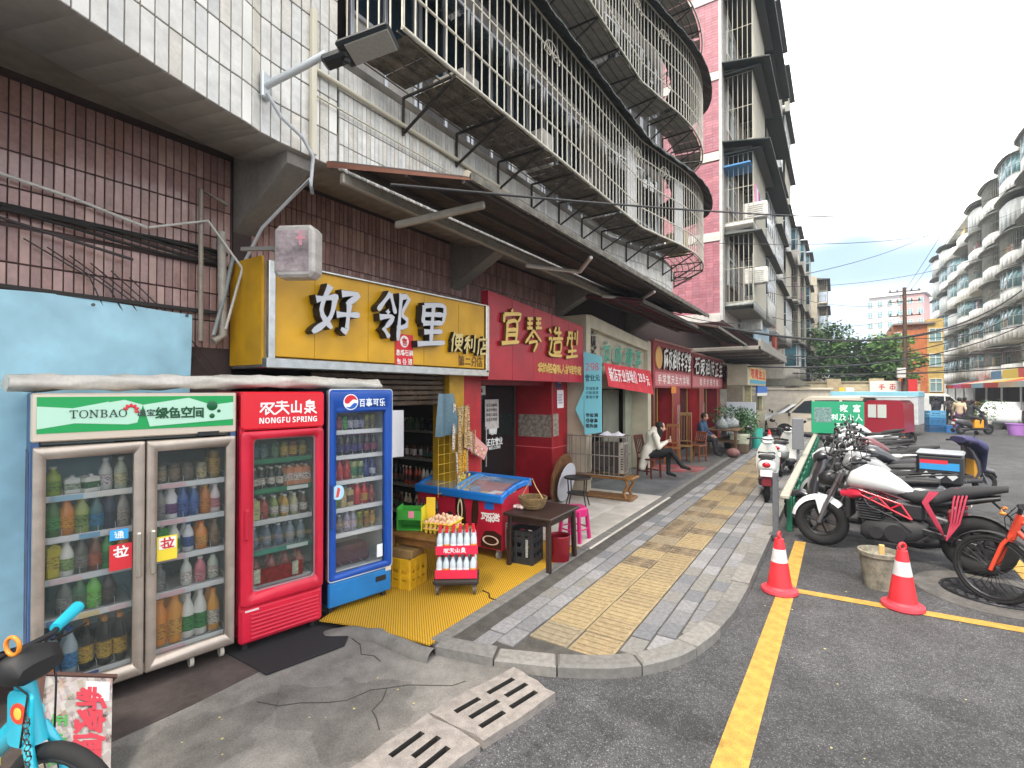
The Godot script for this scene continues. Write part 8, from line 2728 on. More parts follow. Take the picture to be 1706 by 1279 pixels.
func motorcycle(label: String, p: Vector3, turn: float, tank: String, frame: String, hero := false) -> Node3D:
	var g := T("motorcycle", label, "motorcycle", p, turn, "two-wheelers parked along the green rail")
	var blk := M("1b1b1d", 0.4)
	var dull := M("2a2a2c", 0.7)
	var met := M("8d8d90", 0.3, 0.8)
	var paint := coat(tank, 0.3)
	wheel(g, Vector3(0.74, 0.31, 0), 0.31, 0.13, blk, 6)
	wheel(g, Vector3(-0.74, 0.32, 0), 0.32, 0.17, blk, 6)
	for s in [-0.1, 0.1]:
		var b := B.new()
		b.tube([Vector3(0.74, 0.31, s), Vector3(0.66, 0.56, s)], 0.028, 8)
		b.tube([Vector3(0.67, 0.54, s), Vector3(0.5, 0.98, s)], 0.021, 8)
		done(b, "fork", met, g)
	var b := B.new()
	var rg := []
	for i in 12:  # front mudguard hugging the wheel
		var a := 0.15 + i * 0.2
		var o := Vector3(0.74 + cos(a) * 0.335, 0.31 + sin(a) * 0.335, 0)
		var w := 0.085 if i < 9 else 0.06
		rg.append(PackedVector3Array([o + Vector3(-cos(a) * 0.05, -sin(a) * 0.05, -w), o + Vector3(0, 0, -w * 0.6), o + Vector3(cos(a) * 0.012, sin(a) * 0.012, 0), o + Vector3(0, 0, w * 0.6), o + Vector3(-cos(a) * 0.05, -sin(a) * 0.05, w)]))
	b.loft(rg, false, false)
	for s in [-0.085, 0.085]:
		b.slab(PackedVector2Array([Vector2(0.62, 0.62), Vector2(0.8, 0.66), Vector2(0.74, 0.42), Vector2(0.68, 0.4)]), s - 0.006, s + 0.006)
	done(b, "front_mudguard", paint, g)
	done(hull([[0.56, 0.86, 0.08, 0.07], [0.62, 0.87, 0.11, 0.1], [0.7, 0.86, 0.1, 0.1], [0.76, 0.85, 0.06, 0.07]]), "headlight_shell", blk, g)
	b = B.new()
	b.ell(Vector3(0.755, 0.85, 0), Vector3(0.02, 0.06, 0.075), 12, 8)
	done(b, "headlight", M("cdd6da", 0.1, 0.3), g)
	P(g, "instrument", Vector3(0.56, 1.03, 0), Vector3(0.05, 0.09, 0.15), blk, 0.015)
	handlebar(g, Vector3(0.47, 1.04, 0), 0.37, blk, true)
	done(hull([[0.44, 0.86, 0.04, 0.07], [0.4, 0.9, 0.1, 0.14], [0.26, 0.94, 0.15, 0.18], [0.08, 0.92, 0.14, 0.18], [-0.08, 0.86, 0.09, 0.13], [-0.2, 0.81, 0.03, 0.08]], 14), "tank", paint, g)
	done(hull([[-0.06, 0.8, 0.04, 0.09], [-0.2, 0.77, 0.065, 0.13], [-0.42, 0.78, 0.07, 0.14], [-0.52, 0.84, 0.07, 0.13], [-0.74, 0.9, 0.06, 0.11], [-0.98, 0.96, 0.03, 0.06]], 12, 0.6), "seat", M("232326", 0.75), g)
	done(hull([[-0.3, 0.7, 0.05, 0.12], [-0.6, 0.77, 0.05, 0.11], [-0.92, 0.86, 0.03, 0.06]], 10), "tail", blk, g)
	done(hull([[0.3, 0.3, 0.06, 0.1], [0.24, 0.32, 0.12, 0.15], [-0.02, 0.34, 0.13, 0.17], [-0.22, 0.38, 0.12, 0.15], [-0.32, 0.4, 0.06, 0.1]], 10, 0.4), "engine", dull, g)
	b = B.new()
	for i in 7:
		b.box(Vector3(0.2 + i * 0.004, 0.46 + i * 0.03, 0), Vector3(0.24, 0.013, 0.26), 0.003)
	b.box(Vector3(0.21, 0.56, 0), Vector3(0.18, 0.26, 0.2), 0.02)
	b.box(Vector3(-0.16, 0.6, 0), Vector3(0.3, 0.2, 0.2), 0.03)
	for s in [-0.17, 0.17]:
		b.cyl(Vector3(-0.05, 0.34, s), 0.1, 0.03, 18, Basis(Vector3.RIGHT, PI / 2))
		b.cyl(Vector3(0.13, 0.32, s), 0.07, 0.03, 16, Basis(Vector3.RIGHT, PI / 2))
		b.tube([Vector3(0.3, 0.75, s * 0.6), Vector3(0.2, 0.62, s), Vector3(-0.05, 0.52, s), Vector3(-0.2, 0.4, s)], 0.008, 5)
	done(b, "cylinder_block", M("3c3c3f", 0.45, 0.6), g)
	b = B.new()
	b.box(Vector3(0.42, 0.56, 0), Vector3(0.05, 0.26, 0.3), 0.01)
	done(b, "radiator", M("141415", 0.6), g)
	b = B.new()
	for s in [-0.14, 0.14]:
		for q in [[0.3, 0.74, -0.2, 0.52], [0.3, 0.79, -0.1, 0.68], [0.2, 0.69, 0.12, 0.74], [0.12, 0.74, 0.0, 0.61], [0.0, 0.61, -0.1, 0.68], [-0.1, 0.68, -0.2, 0.52]]:
			b.tube([Vector3(q[0], q[1], s), Vector3(q[2], q[3], s)], 0.012, 7)
	done(b, "trellis_frame", coat(frame, 0.3), g)
	b = B.new()
	for s in [-0.1, 0.1]:
		b.bar(Vector3(-0.18, 0.42, s), Vector3(-0.74, 0.32, s), 0.03, 0.07, 0.01)
	done(b, "swingarm", blk, g)
	b = B.new()
	b.tube([Vector3(0.36, 0.42, 0.14), Vector3(0.3, 0.2, 0.16), Vector3(-0.1, 0.16, 0.17), Vector3(-0.3, 0.2, 0.17)], 0.025, 8)
	b.tube([Vector3(-0.28, 0.2, 0.17), Vector3(-0.6, 0.3, 0.18)], 0.055, 10)
	done(b, "exhaust", M("3a3a3c", 0.35, 0.7), g)
	done(hull([[0.5, 0.72, 0.04, 0.14], [0.4, 0.72, 0.07, 0.16], [0.28, 0.74, 0.04, 0.17]], 10), "tank_shroud", coat("b8203a" if hero else tank, 0.3), g)
	b = B.new()
	rg = []
	for i in 9:
		var a := 1.2 + i * 0.18
		var o := Vector3(-0.74 + cos(a) * 0.36, 0.32 + sin(a) * 0.36, 0)
		rg.append(PackedVector3Array([o + Vector3(0, 0, -0.09), o + Vector3(cos(a) * 0.015, sin(a) * 0.015, 0), o + Vector3(0, 0, 0.09)]))
	b.loft(rg, false, false)
	done(b, "rear_mudguard", blk, g)
	b = B.new()
	b.tube([Vector3(-0.85, 0.82, 0), Vector3(-1.0, 0.66, 0), Vector3(-1.08, 0.55, 0)], 0.014, 6)
	b.box(Vector3(-1.06, 0.6, 0), Vector3(0.02, 0.14, 0.2), 0.004, Basis(Vector3(0, 0, 1), -0.5))
	done(b, "plate_holder", blk, g)
	for s in [-1.0, 1.0]:
		b = B.new()
		b.tube([Vector3(-0.92, 0.74, 0), Vector3(-0.94, 0.73, s * 0.16)], 0.008, 5)
		b.ell(Vector3(-0.94, 0.73, s * 0.17), Vector3(0.03, 0.02, 0.02), 8, 5)
		done(b, "indicator", M("c8782a", 0.3), g)
	b = B.new()
	b.tube([Vector3(-0.05, 0.2, -0.14), Vector3(-0.16, 0.0, -0.28)], 0.012, 6)
	done(b, "side_stand", blk, g)
	if hero:
		for k in 4:
			b = B.new()
			var o := k * 0.022
			b.tube([Vector3(-0.36 - o, 0.86, -0.1), Vector3(-0.3 - o * 0.6, 0.74, -0.165), Vector3(-0.42 - o * 0.4, 0.5, -0.185), Vector3(-0.5, 0.36, -0.18), Vector3(-0.54 - o, 0.56, -0.18), Vector3(-0.56 - o * 1.4, 0.8, -0.15), Vector3(-0.58 - o * 1.4, 0.92, -0.06)], 0.011, 6)
			done(b, "red_strap", M("a02a44", 0.7), g)
		for k in 3:
			b = B.new()
			b.tube([Vector3(0.5, 1.02, -0.1 + 0.08 * k), Vector3(0.62, 0.92, -0.14 + 0.1 * k), Vector3(0.5, 0.8, -0.1 + 0.06 * k), Vector3(0.3, 0.7, -0.08 + 0.05 * k)], 0.006, 5)
			done(b, "cable", blk, g)
	return g


func scooter(label: String, p: Vector3, turn: float, body: String, seat := "2a2a2d", group := "two-wheelers parked along the green rail", grey := "2b2b2e") -> Node3D:
	var g := T("scooter", label, "scooter", p, turn, group)
	var paint := coat(body, 0.3)
	var blk := M("1d1d1f", 0.5)
	wheel(g, Vector3(0.62, 0.22, 0), 0.22, 0.1, M("77777a", 0.35, 0.7), 6)
	wheel(g, Vector3(-0.6, 0.22, 0), 0.22, 0.11, M("77777a", 0.35, 0.7), 6)
	done(hull([[-0.88, 0.66, 0.04, 0.06], [-0.82, 0.64, 0.12, 0.12], [-0.6, 0.6, 0.17, 0.16], [-0.35, 0.56, 0.18, 0.16], [-0.2, 0.5, 0.16, 0.13], [-0.12, 0.44, 0.1, 0.1]], 12), "rear_body", paint, g)
	done(hull([[-0.8, 0.8, 0.03, 0.1], [-0.6, 0.79, 0.045, 0.14], [-0.3, 0.76, 0.045, 0.14], [-0.1, 0.74, 0.03, 0.09]], 12, 0.6), "seat", M(seat, 0.6), g)
	done(hull([[0.5, 0.28, 0.06, 0.16], [0.2, 0.25, 0.05, 0.17], [-0.2, 0.27, 0.07, 0.15]], 10, 0.4), "footboard", M(grey, 0.6), g)
	var b := B.new()
	var rg := []
	for k in [[0.42, 0.26, 0.15], [0.48, 0.45, 0.2], [0.45, 0.65, 0.21], [0.38, 0.85, 0.16], [0.34, 0.96, 0.1]]:
		rg.append(PackedVector3Array([Vector3(k[0] - 0.07, k[1], -k[2]), Vector3(k[0] + 0.02, k[1], -k[2] * 0.75), Vector3(k[0] + 0.09, k[1], 0), Vector3(k[0] + 0.02, k[1], k[2] * 0.75), Vector3(k[0] - 0.07, k[1], k[2]), Vector3(k[0] - 0.05, k[1], 0)]))
	b.loft(rg)
	done(b, "front_shield", paint, g)
	done(hull([[0.82, 0.34, 0.03, 0.05], [0.76, 0.44, 0.05, 0.07], [0.6, 0.48, 0.05, 0.075], [0.46, 0.42, 0.05, 0.06]], 10), "front_mudguard", paint, g)
	done(hull([[0.3, 1.0, 0.04, 0.09], [0.38, 1.0, 0.075, 0.12], [0.46, 0.97, 0.05, 0.08]], 10), "handlebar_cover", paint, g)
	b = B.new()
	b.ell(Vector3(0.46, 0.98, 0), Vector3(0.03, 0.05, 0.06), 12, 7)
	done(b, "headlight", M("d8dde0", 0.1, 0.3), g)
	handlebar(g, Vector3(0.3, 1.02, 0), 0.33, blk, true)
	b = B.new()
	b.ell(Vector3(-0.87, 0.68, 0), Vector3(0.04, 0.05, 0.07), 12, 7)
	done(b, "tail_light", M("b01420", 0.15), g)
	P(g, "number_plate", Vector3(-0.93, 0.54, 0), Vector3(0.008, 0.11, 0.19), M("e8dcdc", 0.5), 0.003)
	P(g, "rear_flap", Vector3(-0.88, 0.4, 0), Vector3(0.03, 0.18, 0.16), M("6a1a24", 0.4), 0.01)
	b = B.new()
	b.tube([Vector3(-0.5, 0.84, 0.13), Vector3(-0.86, 0.9, 0.12), Vector3(-0.95, 0.9, 0.0), Vector3(-0.86, 0.9, -0.12), Vector3(-0.5, 0.84, -0.13)], 0.012, 6)
	done(b, "grab_rail", blk, g)
	for s in [-0.09, 0.09]:
		b = B.new()
		b.tube([Vector3(0.62, 0.22, s), Vector3(0.5, 0.5, s * 0.8)], 0.02, 7)
		done(b, "fork", M("77777a", 0.35, 0.7), g)
	done(hull([[-0.2, 0.26, 0.08, 0.06], [-0.45, 0.24, 0.1, 0.08], [-0.68, 0.22, 0.06, 0.05]], 8), "engine", M("4a4a4c", 0.4, 0.5), g)
	return g


func bicycle(called: String, label: String, p: Vector3, turn: float, hex: String, ebike: bool) -> Node3D:
	var g := T(called, label, "bicycle", p, turn)
	var paint := coat(hex, 0.35)
	var blk := M("19191b", 0.6)
	wheel(g, Vector3(0.55, 0.33, 0), 0.33, 0.05 if not ebike else 0.06, M("3a3a3c", 0.4, 0.6), 24, false)
	wheel(g, Vector3(-0.5, 0.33, 0), 0.33, 0.05, M("3a3a3c", 0.4, 0.6), 24, false)
	for s in [-0.05, 0.05]:
		var b := B.new()
		b.tube([Vector3(0.55, 0.33, s), Vector3(0.46, 0.6, s), Vector3(0.4, 0.7, s * 0.6)], 0.018, 8)
		done(b, "fork", paint, g)
	var b := B.new()
	b.tube([Vector3(0.42, 0.64, 0), Vector3(0.34, 0.9, 0)], 0.034, 10)
	b.tube([Vector3(0.39, 0.76, 0), Vector3(0.0, 0.4, 0), Vector3(-0.06, 0.34, 0)], 0.042 if ebike else 0.022, 10)
	b.tube([Vector3(-0.06, 0.34, 0), Vector3(-0.2, 0.8, 0)], 0.02, 8)
	for s in [-0.05, 0.05]:
		b.tube([Vector3(-0.06, 0.34, s * 0.5), Vector3(-0.5, 0.33, s)], 0.012, 6)
		b.tube([Vector3(-0.17, 0.7, s * 0.5), Vector3(-0.5, 0.33, s)], 0.011, 6)
	if not ebike:
		b.tube([Vector3(0.37, 0.84, 0), Vector3(-0.18, 0.72, 0)], 0.02, 8)
	done(b, "frame", paint, g)
	b = B.new()
	var rg := []
	for i in 12:
		var a := 0.3 + i * 0.2
		var o := Vector3(0.55 + cos(a) * 0.36, 0.33 + sin(a) * 0.36, 0)
		rg.append(PackedVector3Array([o + Vector3(0, 0, -0.035), o + Vector3(cos(a) * 0.01, sin(a) * 0.01, 0), o + Vector3(0, 0, 0.035)]))
	if not ebike:
		b.loft(rg, false, false)
		done(b, "mudguard", blk, g)
	done(hull([[-0.05, 0.86, 0.015, 0.03], [-0.18, 0.87, 0.025, 0.06], [-0.34, 0.88, 0.03, 0.1]], 10), "saddle", blk, g)
	b = B.new()
	b.tube([Vector3(0.36, 0.88, 0), Vector3(0.33, 1.0, 0)], 0.02, 8)
	b.tube([Vector3(0.22, 1.03, -0.29), Vector3(0.31, 1.0, -0.12), Vector3(0.33, 1.0, 0), Vector3(0.31, 1.0, 0.12), Vector3(0.22, 1.03, 0.29)], 0.012, 7)
	done(b, "handlebar", blk, g)
	for s in [-1.0, 1.0]:
		b = B.new()
		b.tube([Vector3(0.29, 1.01, s * 0.15), Vector3(0.21, 1.032, s * 0.3)], [0.022, 0.027], 10)
		done(b, "grip", M(hex if ebike else "19191b", 0.5), g)
		b = B.new()
		b.tube([Vector3(0.34, 0.99, s * 0.1), Vector3(0.33, 0.98, s * 0.16), Vector3(0.3, 0.98, s * 0.27)], 0.006, 5)
		b.tube([Vector3(0.34, 0.98, s * 0.1), Vector3(0.44, 0.86, s * 0.05), Vector3(0.42, 0.66, s * 0.06)], 0.004, 5)
		done(b, "brake_lever", M("2a2a2c", 0.4, 0.5), g)
	if ebike:
		done(hull([[0.44, 0.94, 0.03, 0.08], [0.4, 0.95, 0.07, 0.1], [0.3, 0.94, 0.06, 0.1], [0.25, 0.93, 0.03, 0.07]], 10), "head_cover", blk, g)
		done(hull([[0.1, 0.6, 0.03, 0.06], [-0.02, 0.52, 0.11, 0.07], [-0.12, 0.45, 0.12, 0.07], [-0.2, 0.4, 0.05, 0.05]], 10), "battery", blk, g)
		b = B.new()
		b.slab(rounded(0.13, 0.22, 0.03, Vector2(0.39, 0.75)), 0.036, 0.046, 0.004)
		done(b, "head_badge_plate", paint, g)
		b = B.new()
		b.lathe([Vector2(0.04, 0), Vector2(0.04, 0.003)], 20, Vector3(0.39, 0.78, 0.047), false, Basis(Vector3.RIGHT, PI / 2))
		done(b, "badge", M("d8442a", 0.4), g)
		b = B.new()
		b.ell(Vector3(0.39, 0.78, 0.051), Vector3(0.022, 0.024, 0.002), 10, 6)
		done(b, "badge_mark", M("f0b84a", 0.4), g)
		b = B.new()
		for i in 26:
			b.ring(Vector3(0.47 - 0.006 * sin(i * 0.7), 0.78 - i * 0.021, 0.07), 0.011, 0.003, 8, 4, Basis(Vector3.UP, PI / 2 * (i % 2)), 1.0)
		done(b, "chain", M("5a4f48", 0.4, 0.7), g).set_meta("kind", "stuff")
		b = B.new()
		b.ring(Vector3(0.36, 1.04, 0.05), 0.035, 0.008, 14, 6)
		done(b, "orange_bell", M("e0862a", 0.4), g)
		P(g, "side_stripe", Vector3(0.19, 0.575, 0.042), Vector3(0.2, 0.03, 0.004), M("c8c83a", 0.5)).rotation.z = 0.0
	return g


func car(called: String, label: String, cat: String, p: Vector3, turn: float, hex: String, prof: Array, half: float, wins: Array, wr: float, wx: Array) -> void:  # side outline in x, y; forward +x
	var g := T(called, label, cat, p, turn)
	var paint := coat(hex, 0.3)
	var b := B.new()
	var rings := []
	for z in [-1.0, -0.86, 0.86, 1.0]:
		var r := PackedVector3Array()
		for q in prof:
			var tuck: float = 0.86 if absf(z) == 1.0 else 1.0
			var lean: float = 1.0 - clampf((q[1] - 0.95) * 0.16, 0.0, 0.2)
			r.append(Vector3(q[0] * (0.985 if tuck < 1 else 1.0), lerpf(0.8, q[1], 0.94 if tuck < 1 else 1.0), z * half * lean))
		rings.append(r)
	var cx := PackedVector2Array()
	for q in prof:
		cx.append(Vector2(q[0], q[1]))
	var ix := Geometry2D.triangulate_polygon(cx)
	b.loft(rings, true, false, -1)
	b.flat()
	for e in [0, 3]:
		for i in range(0, ix.size(), 3):
			b.face([rings[e][ix[i]], rings[e][ix[i + 1]], rings[e][ix[i + 2]]], Vector3(0, 0, -1 if e == 0 else 1))
	done(b, "body", paint, g)
	for s in [-1.0, 1.0]:
		for w in wins:
			b = B.new()
			var q := PackedVector2Array()
			for k in range(0, w.size(), 2):
				q.append(Vector2(w[k], w[k + 1]))
			b.at(Vector3(0, 0, s * (half - 0.055))).slab(q, -0.03 if s > 0 else -0.04, 0.04 if s > 0 else 0.03, 0.006)
			done(b, "window", M("30383e", 0.08, 0.2), g)
	for x in wx:
		for s in [-1.0, 1.0]:
			var o := wheel(g, Vector3(x, wr, s * (half - 0.06)), wr, 0.14, M("9a9a9c", 0.3, 0.7), 7, false)
			b = B.new()
			b.cyl(Vector3(x, wr + 0.02, s * (half - 0.03)), wr * 1.18, 0.08, 20, Basis(Vector3.RIGHT, PI / 2))
			done(b, "wheel_arch", M("161616", 0.8), g)
			o.position.z = s * (half + 0.0)
	for e in [[3, 4, 0.9]]:  # windscreen
		var p0: Array = prof[e[0]]
		var p1: Array = prof[e[1]]
		b = B.new()
		b.flat()
		var ww := half * 0.8
		b.quad(Vector3(lerpf(p0[0], p1[0], 0.1) + 0.02, lerpf(p0[1], p1[1], 0.1) + 0.02, -ww), Vector3(lerpf(p0[0], p1[0], 0.92) + 0.02, lerpf(p0[1], p1[1], 0.92) + 0.02, -ww * 0.86), Vector3(lerpf(p0[0], p1[0], 0.92) + 0.02, lerpf(p0[1], p1[1], 0.92) + 0.02, ww * 0.86), Vector3(lerpf(p0[0], p1[0], 0.1) + 0.02, lerpf(p0[1], p1[1], 0.1) + 0.02, ww))
		done(b, "windscreen", M("30383e", 0.08, 0.2), g)
	var x1: float = prof[0][0]
	for q in prof:
		x1 = maxf(x1, q[0])
	for s in [-1.0, 1.0]:
		P(g, "headlight", Vector3(x1 - 0.1, 0.78, s * half * 0.74), Vector3(0.22, 0.16, 0.3), M("d4dade", 0.1, 0.3), 0.04)
		P(g, "door_handle", Vector3(x1 - 1.7, 0.9, s * (half + 0.004)), Vector3(0.16, 0.03, 0.03), M("9a968e", 0.3, 0.5))
		P(g, "wing_mirror", Vector3(x1 - 0.95, 1.05, s * (half + 0.09)), Vector3(0.08, 0.14, 0.16), M("2a2a2c", 0.4), 0.02)
	P(g, "bumper", Vector3(x1 - 0.02, 0.42, 0), Vector3(0.14, 0.22, half * 1.8), M("8f8a82", 0.5), 0.03)
	P(g, "number_plate", Vector3(x1 + 0.055, 0.46, 0), Vector3(0.01, 0.12, 0.42), M("2450a0", 0.4))


func build_vehicles() -> void:
	var y := -0.09
	motorcycle("white-tanked motorcycle with a red trellis frame and red straps, next to the cones", Vector3(0.56, y, -7.72), 2.91, "d6dadb", "b01a30", true).scale = Vector3.ONE * 1.04
	scooter("black maxi scooter with a pointed nose right behind the white-tanked motorcycle", Vector3(0.22, y, -8.55), 2.95, "2c2c31", "232325").scale = Vector3.ONE * 1.12
	var bx := scooter("black scooter carrying a square delivery box, third along the rail", Vector3(0.62, y, -9.35), 2.95, "3a3a3e", "1f1f22")
	var db := T("delivery_box", "black delivery box with a grey lid and red and blue print on a scooter tail", "box", Vector3(1.22, 0.68, -9.25), 2.95)
	P(db, "case", Vector3(0, 0.2, 0), Vector3(0.5, 0.4, 0.46), M("202226", 0.5), 0.03)
	P(db, "lid", Vector3(0, 0.42, 0), Vector3(0.52, 0.05, 0.48), M("8a8f94", 0.4, 0.3), 0.02)
	for s in [-1.0, 1.0]:
		P(db, "print", Vector3(0.0, 0.25, s * 0.232), Vector3(0.42, 0.1, 0.006), M("2f86c0", 0.4))
		P(db, "print", Vector3(0.06, 0.31, s * 0.234), Vector3(0.3, 0.05, 0.006), M("c02a3c", 0.4))
		for i in 3:
			var b := B.new()
			b.box(Vector3(-0.14 + i * 0.14, 0.12, s * 0.233), Vector3(0.08, 0.08, 0.006), 0, Basis(Vector3(0, 0, 1), PI / 4))
			done(b, "print", M("b8bcc0", 0.4), db)
	var qs := scooter("scooter wearing a dark blue quilted wind cover, beyond the delivery box", Vector3(1.9, y, -13.4), 0.4, "4a4a50", "1f1f22")
	done(hull([[0.5, 0.62, 0.22, 0.26], [0.46, 0.95, 0.14, 0.38], [0.3, 1.06, 0.1, 0.36], [0.16, 1.08, 0.06, 0.24]], 12), "wind_cover", M("3c3c64", 0.8, 0.0, "cloth", 4.0), qs)
	P(qs, "yellow_lining", Vector3(0.42, 0.5, 0.0), Vector3(0.1, 0.4, 0.3), M("b8862a", 0.8), 0.03)
	var cols := ["8f9296", "d8dadb", "1f2226", "a8acb0", "26303a", "b9bcc0", "5f6468", "c8ccce", "2f3438", "7a8088"]
	var words := ["grey scooter with a silver seat, fourth along the rail", "white scooter, fifth along the rail, before the dark motorcycle", "black scooter with a pink-edged tank cover in the middle of the row", "silver scooter just past the middle of the parked row", "dark slate scooter with tall mirrors in the far half of the row", "pale grey scooter beside the far end of the green panels", "mid grey scooter near the green notice board", "off-white scooter tucked below the green notice board", "blackish scooter next to the blue cargo tricycle", "bluish grey scooter, last of the parked row"]
	for i in 10:
		scooter(words[i], Vector3(0.55 + 0.06 * sin(i * 2.3), y, -10.05 - i * 0.82), 2.95 + 0.12 * sin(i * 1.7), cols[i], ["b0b2b4", "26262a", "3a3a3e"][i % 3])
	motorcycle("dark motorcycle with a black tank among the scooters, before the blue cover", Vector3(0.7, y, -11.2), 3.0, "20242a", "3a3a3c")
	motorcycle("motorcycle with a grey tank squeezed in right behind the delivery box scooter", Vector3(0.5, y, -9.75), 2.9, "8a8d90", "2a2a2c")
	motorcycle("motorcycle with a dark red tank in the middle of the crowded row", Vector3(0.72, y, -13.0), 3.05, "5a1f26", "2a2a2c")
	motorcycle("motorcycle with a white tank deep in the crowded row", Vector3(0.5, y, -14.6), 2.85, "c8cccc", "3a3a3c")
	motorcycle("distant motorcycle with a silver tank near the end of the parked row", Vector3(0.65, y, -18.2), 2.9, "a8acae", "2a2a2c")
	scooter("cream white retro scooter with round red tail light on the pavement beside the rail", Vector3(-1.12, 0.0, -10.6), 1.66, "dfe3e0", "2a2a2c", "scooters on the pavement")
	scooter("white scooter further along the pavement, half hidden by the grey box", Vector3(-1.05, 0.0, -13.6), 1.45, "d3d6d4", "3a3a3e", "scooters on the pavement")
	bicycle("blue_bicycle", "turquoise shared electric bicycle with black tyres in the bottom corner", Vector3(-3.07, -0.062, -0.5), 0.36, "1fb0c8", true)
	bicycle("red_bicycle", "orange-red framed bicycle with black tyres leaning by the manhole", Vector3(1.72, y, -6.35), 2.55, "d8482e", false)
	var et := scooter("grey electric scooter with a yellow plate cut off by the picture edge", Vector3(2.45, y, -6.9), 0.35, "6a6a70", "1f1f22", "scooters by the manhole")
	P(et, "yellow_plate", Vector3(-0.945, 0.64, 0), Vector3(0.01, 0.14, 0.22), M("e0b02a", 0.5))
	# cars
	var van := [[1.95, 0.4], [2.0, 0.75], [1.75, 0.98], [1.15, 1.1], [0.55, 1.72], [0.3, 1.84], [-1.7, 1.86], [-1.92, 1.75], [-1.98, 0.95], [-1.96, 0.4], [-1.5, 0.28], [1.5, 0.28]]
	car("silver_minivan", "champagne silver minivan parked across the end of the bike row", "van", Vector3(-0.55, y, -25.2), 2.98, "b8b0a2", van, 0.8, [[1.0, 1.12, 0.5, 1.62, 0.22, 1.66, 0.22, 1.12], [0.12, 1.12, 0.12, 1.66, -0.75, 1.68, -0.75, 1.12], [-0.86, 1.12, -0.86, 1.68, -1.7, 1.66, -1.78, 1.12]], 0.29, [1.25, -1.25])
	var sed := [[2.2, 0.35], [2.25, 0.65], [1.95, 0.85], [1.1, 0.95], [0.4, 1.4], [-0.9, 1.45], [-1.6, 1.05], [-2.15, 0.98], [-2.25, 0.6], [-2.2, 0.35], [-1.6, 0.25], [1.6, 0.25]]
	var sw := [[0.85, 0.98, 0.35, 1.34, -0.15, 1.38, -0.15, 0.98], [-0.23, 0.98, -0.23, 1.38, -0.85, 1.38, -1.35, 1.05, -1.3, 0.98]]
	car("white_car", "white car showing its bonnet behind the silver minivan", "car", Vector3(-1.5, y, -28.2), 3.3, "d8dadc", sed, 0.86, sw, 0.31, [1.35, -1.35])
	car("white_hatchback", "white car parked by the stalls behind the roadside pot plants", "car", Vector3(8.0, y, -38.5), 1.2, "dfe3e6", sed, 0.86, sw, 0.31, [1.35, -1.35])
	car("pale_van", "pale van in the distance behind the walking people", "van", Vector3(6.0, y, -47.0), 0.3, "d0d4d4", van, 0.8, [[1.0, 1.12, 0.5, 1.62, 0.22, 1.66, 0.22, 1.12], [0.12, 1.12, 0.12, 1.66, -0.75, 1.68, -0.75, 1.12]], 0.29, [1.25, -1.25])
	# red cargo tricycle
	var tg := T("red_tricycle", "dark red cab tricycle with a blue cargo tray parked behind the notice board", "tricycle", Vector3(1.35, y, -24.2), 2.75)
	var red := coat("8a2030", 0.35)
	var cab := B.new()
	cab.slab(PackedVector2Array([Vector2(-1.0, 0.5), Vector2(0.4, 0.45), Vector2(0.6, 0.7), Vector2(0.62, 0.98), Vector2(0.3, 1.6), Vector2(0.1, 1.7), Vector2(-0.85, 1.7), Vector2(-0.98, 1.55)]), -0.55, 0.55, 0.05)
	done(cab, "cab", red, tg)
	for s in [-0.56, 0.56]:
		P(tg, "window", Vector3(-0.15, 1.28, s), Vector3(0.6, 0.5, 0.02), M("c8d0cc", 0.1, 0.2), 0.004)
		P(tg, "window_bar", Vector3(-0.15, 1.28, s * 1.02), Vector3(0.04, 0.5, 0.02), red)
	P(tg, "cargo_tray", Vector3(0.9, 0.62, 0.5), Vector3(1.1, 0.42, 0.7), M("2f6fb0", 0.5, 0.0, "dirt", 1.0), 0.02)
	P(tg, "roof_rack", Vector3(-0.3, 1.82, 0), Vector3(1.5, 0.06, 1.0), M("b8c0c4", 0.4, 0.4), 0.01)
	wheel(tg, Vector3(0.85, 0.27, 0), 0.27, 0.1, M("77777a", 0.3, 0.7), 8)
	for s in [-0.5, 0.5]:
		wheel(tg, Vector3(-0.8, 0.27, s), 0.27, 0.1, M("77777a", 0.3, 0.7), 8)
	# pale truck box behind it
	var tk := T("box_truck", "white box truck with a pale blue upper edge behind the red tricycle", "truck", Vector3(1.2, y, -30.0), 2.9)
	P(tk, "cargo_box", Vector3(-0.4, 1.25, 0), Vector3(3.4, 1.5, 1.7), M("c9ced0", 0.5, 0.0, "dirt", 0.8), 0.03)
	P(tk, "blue_edge", Vector3(-0.4, 1.9, 0), Vector3(3.44, 0.24, 1.74), M("7fb4c4", 0.5), 0.02)
	P(tk, "cab", Vector3(1.9, 1.0, 0), Vector3(1.1, 1.5, 1.6), M("d04048", 0.4), 0.1)
	for x in [1.7, -1.4]:
		for s in [-0.75, 0.75]:
			wheel(tk, Vector3(x, 0.33, s), 0.33, 0.18, M("77777a", 0.3, 0.7), 8)
	# rider's scooter
	var rs := scooter("moving grey scooter with an orange-yellow leg box crossing the road", Vector3(5.4, y, -31.6), 0.5, "4a4a4e", "1f1f22", "moving scooter")
	P(rs, "yellow_box", Vector3(0.12, 0.5, 0), Vector3(0.4, 0.42, 0.36), M("d8962a", 0.5), 0.04)


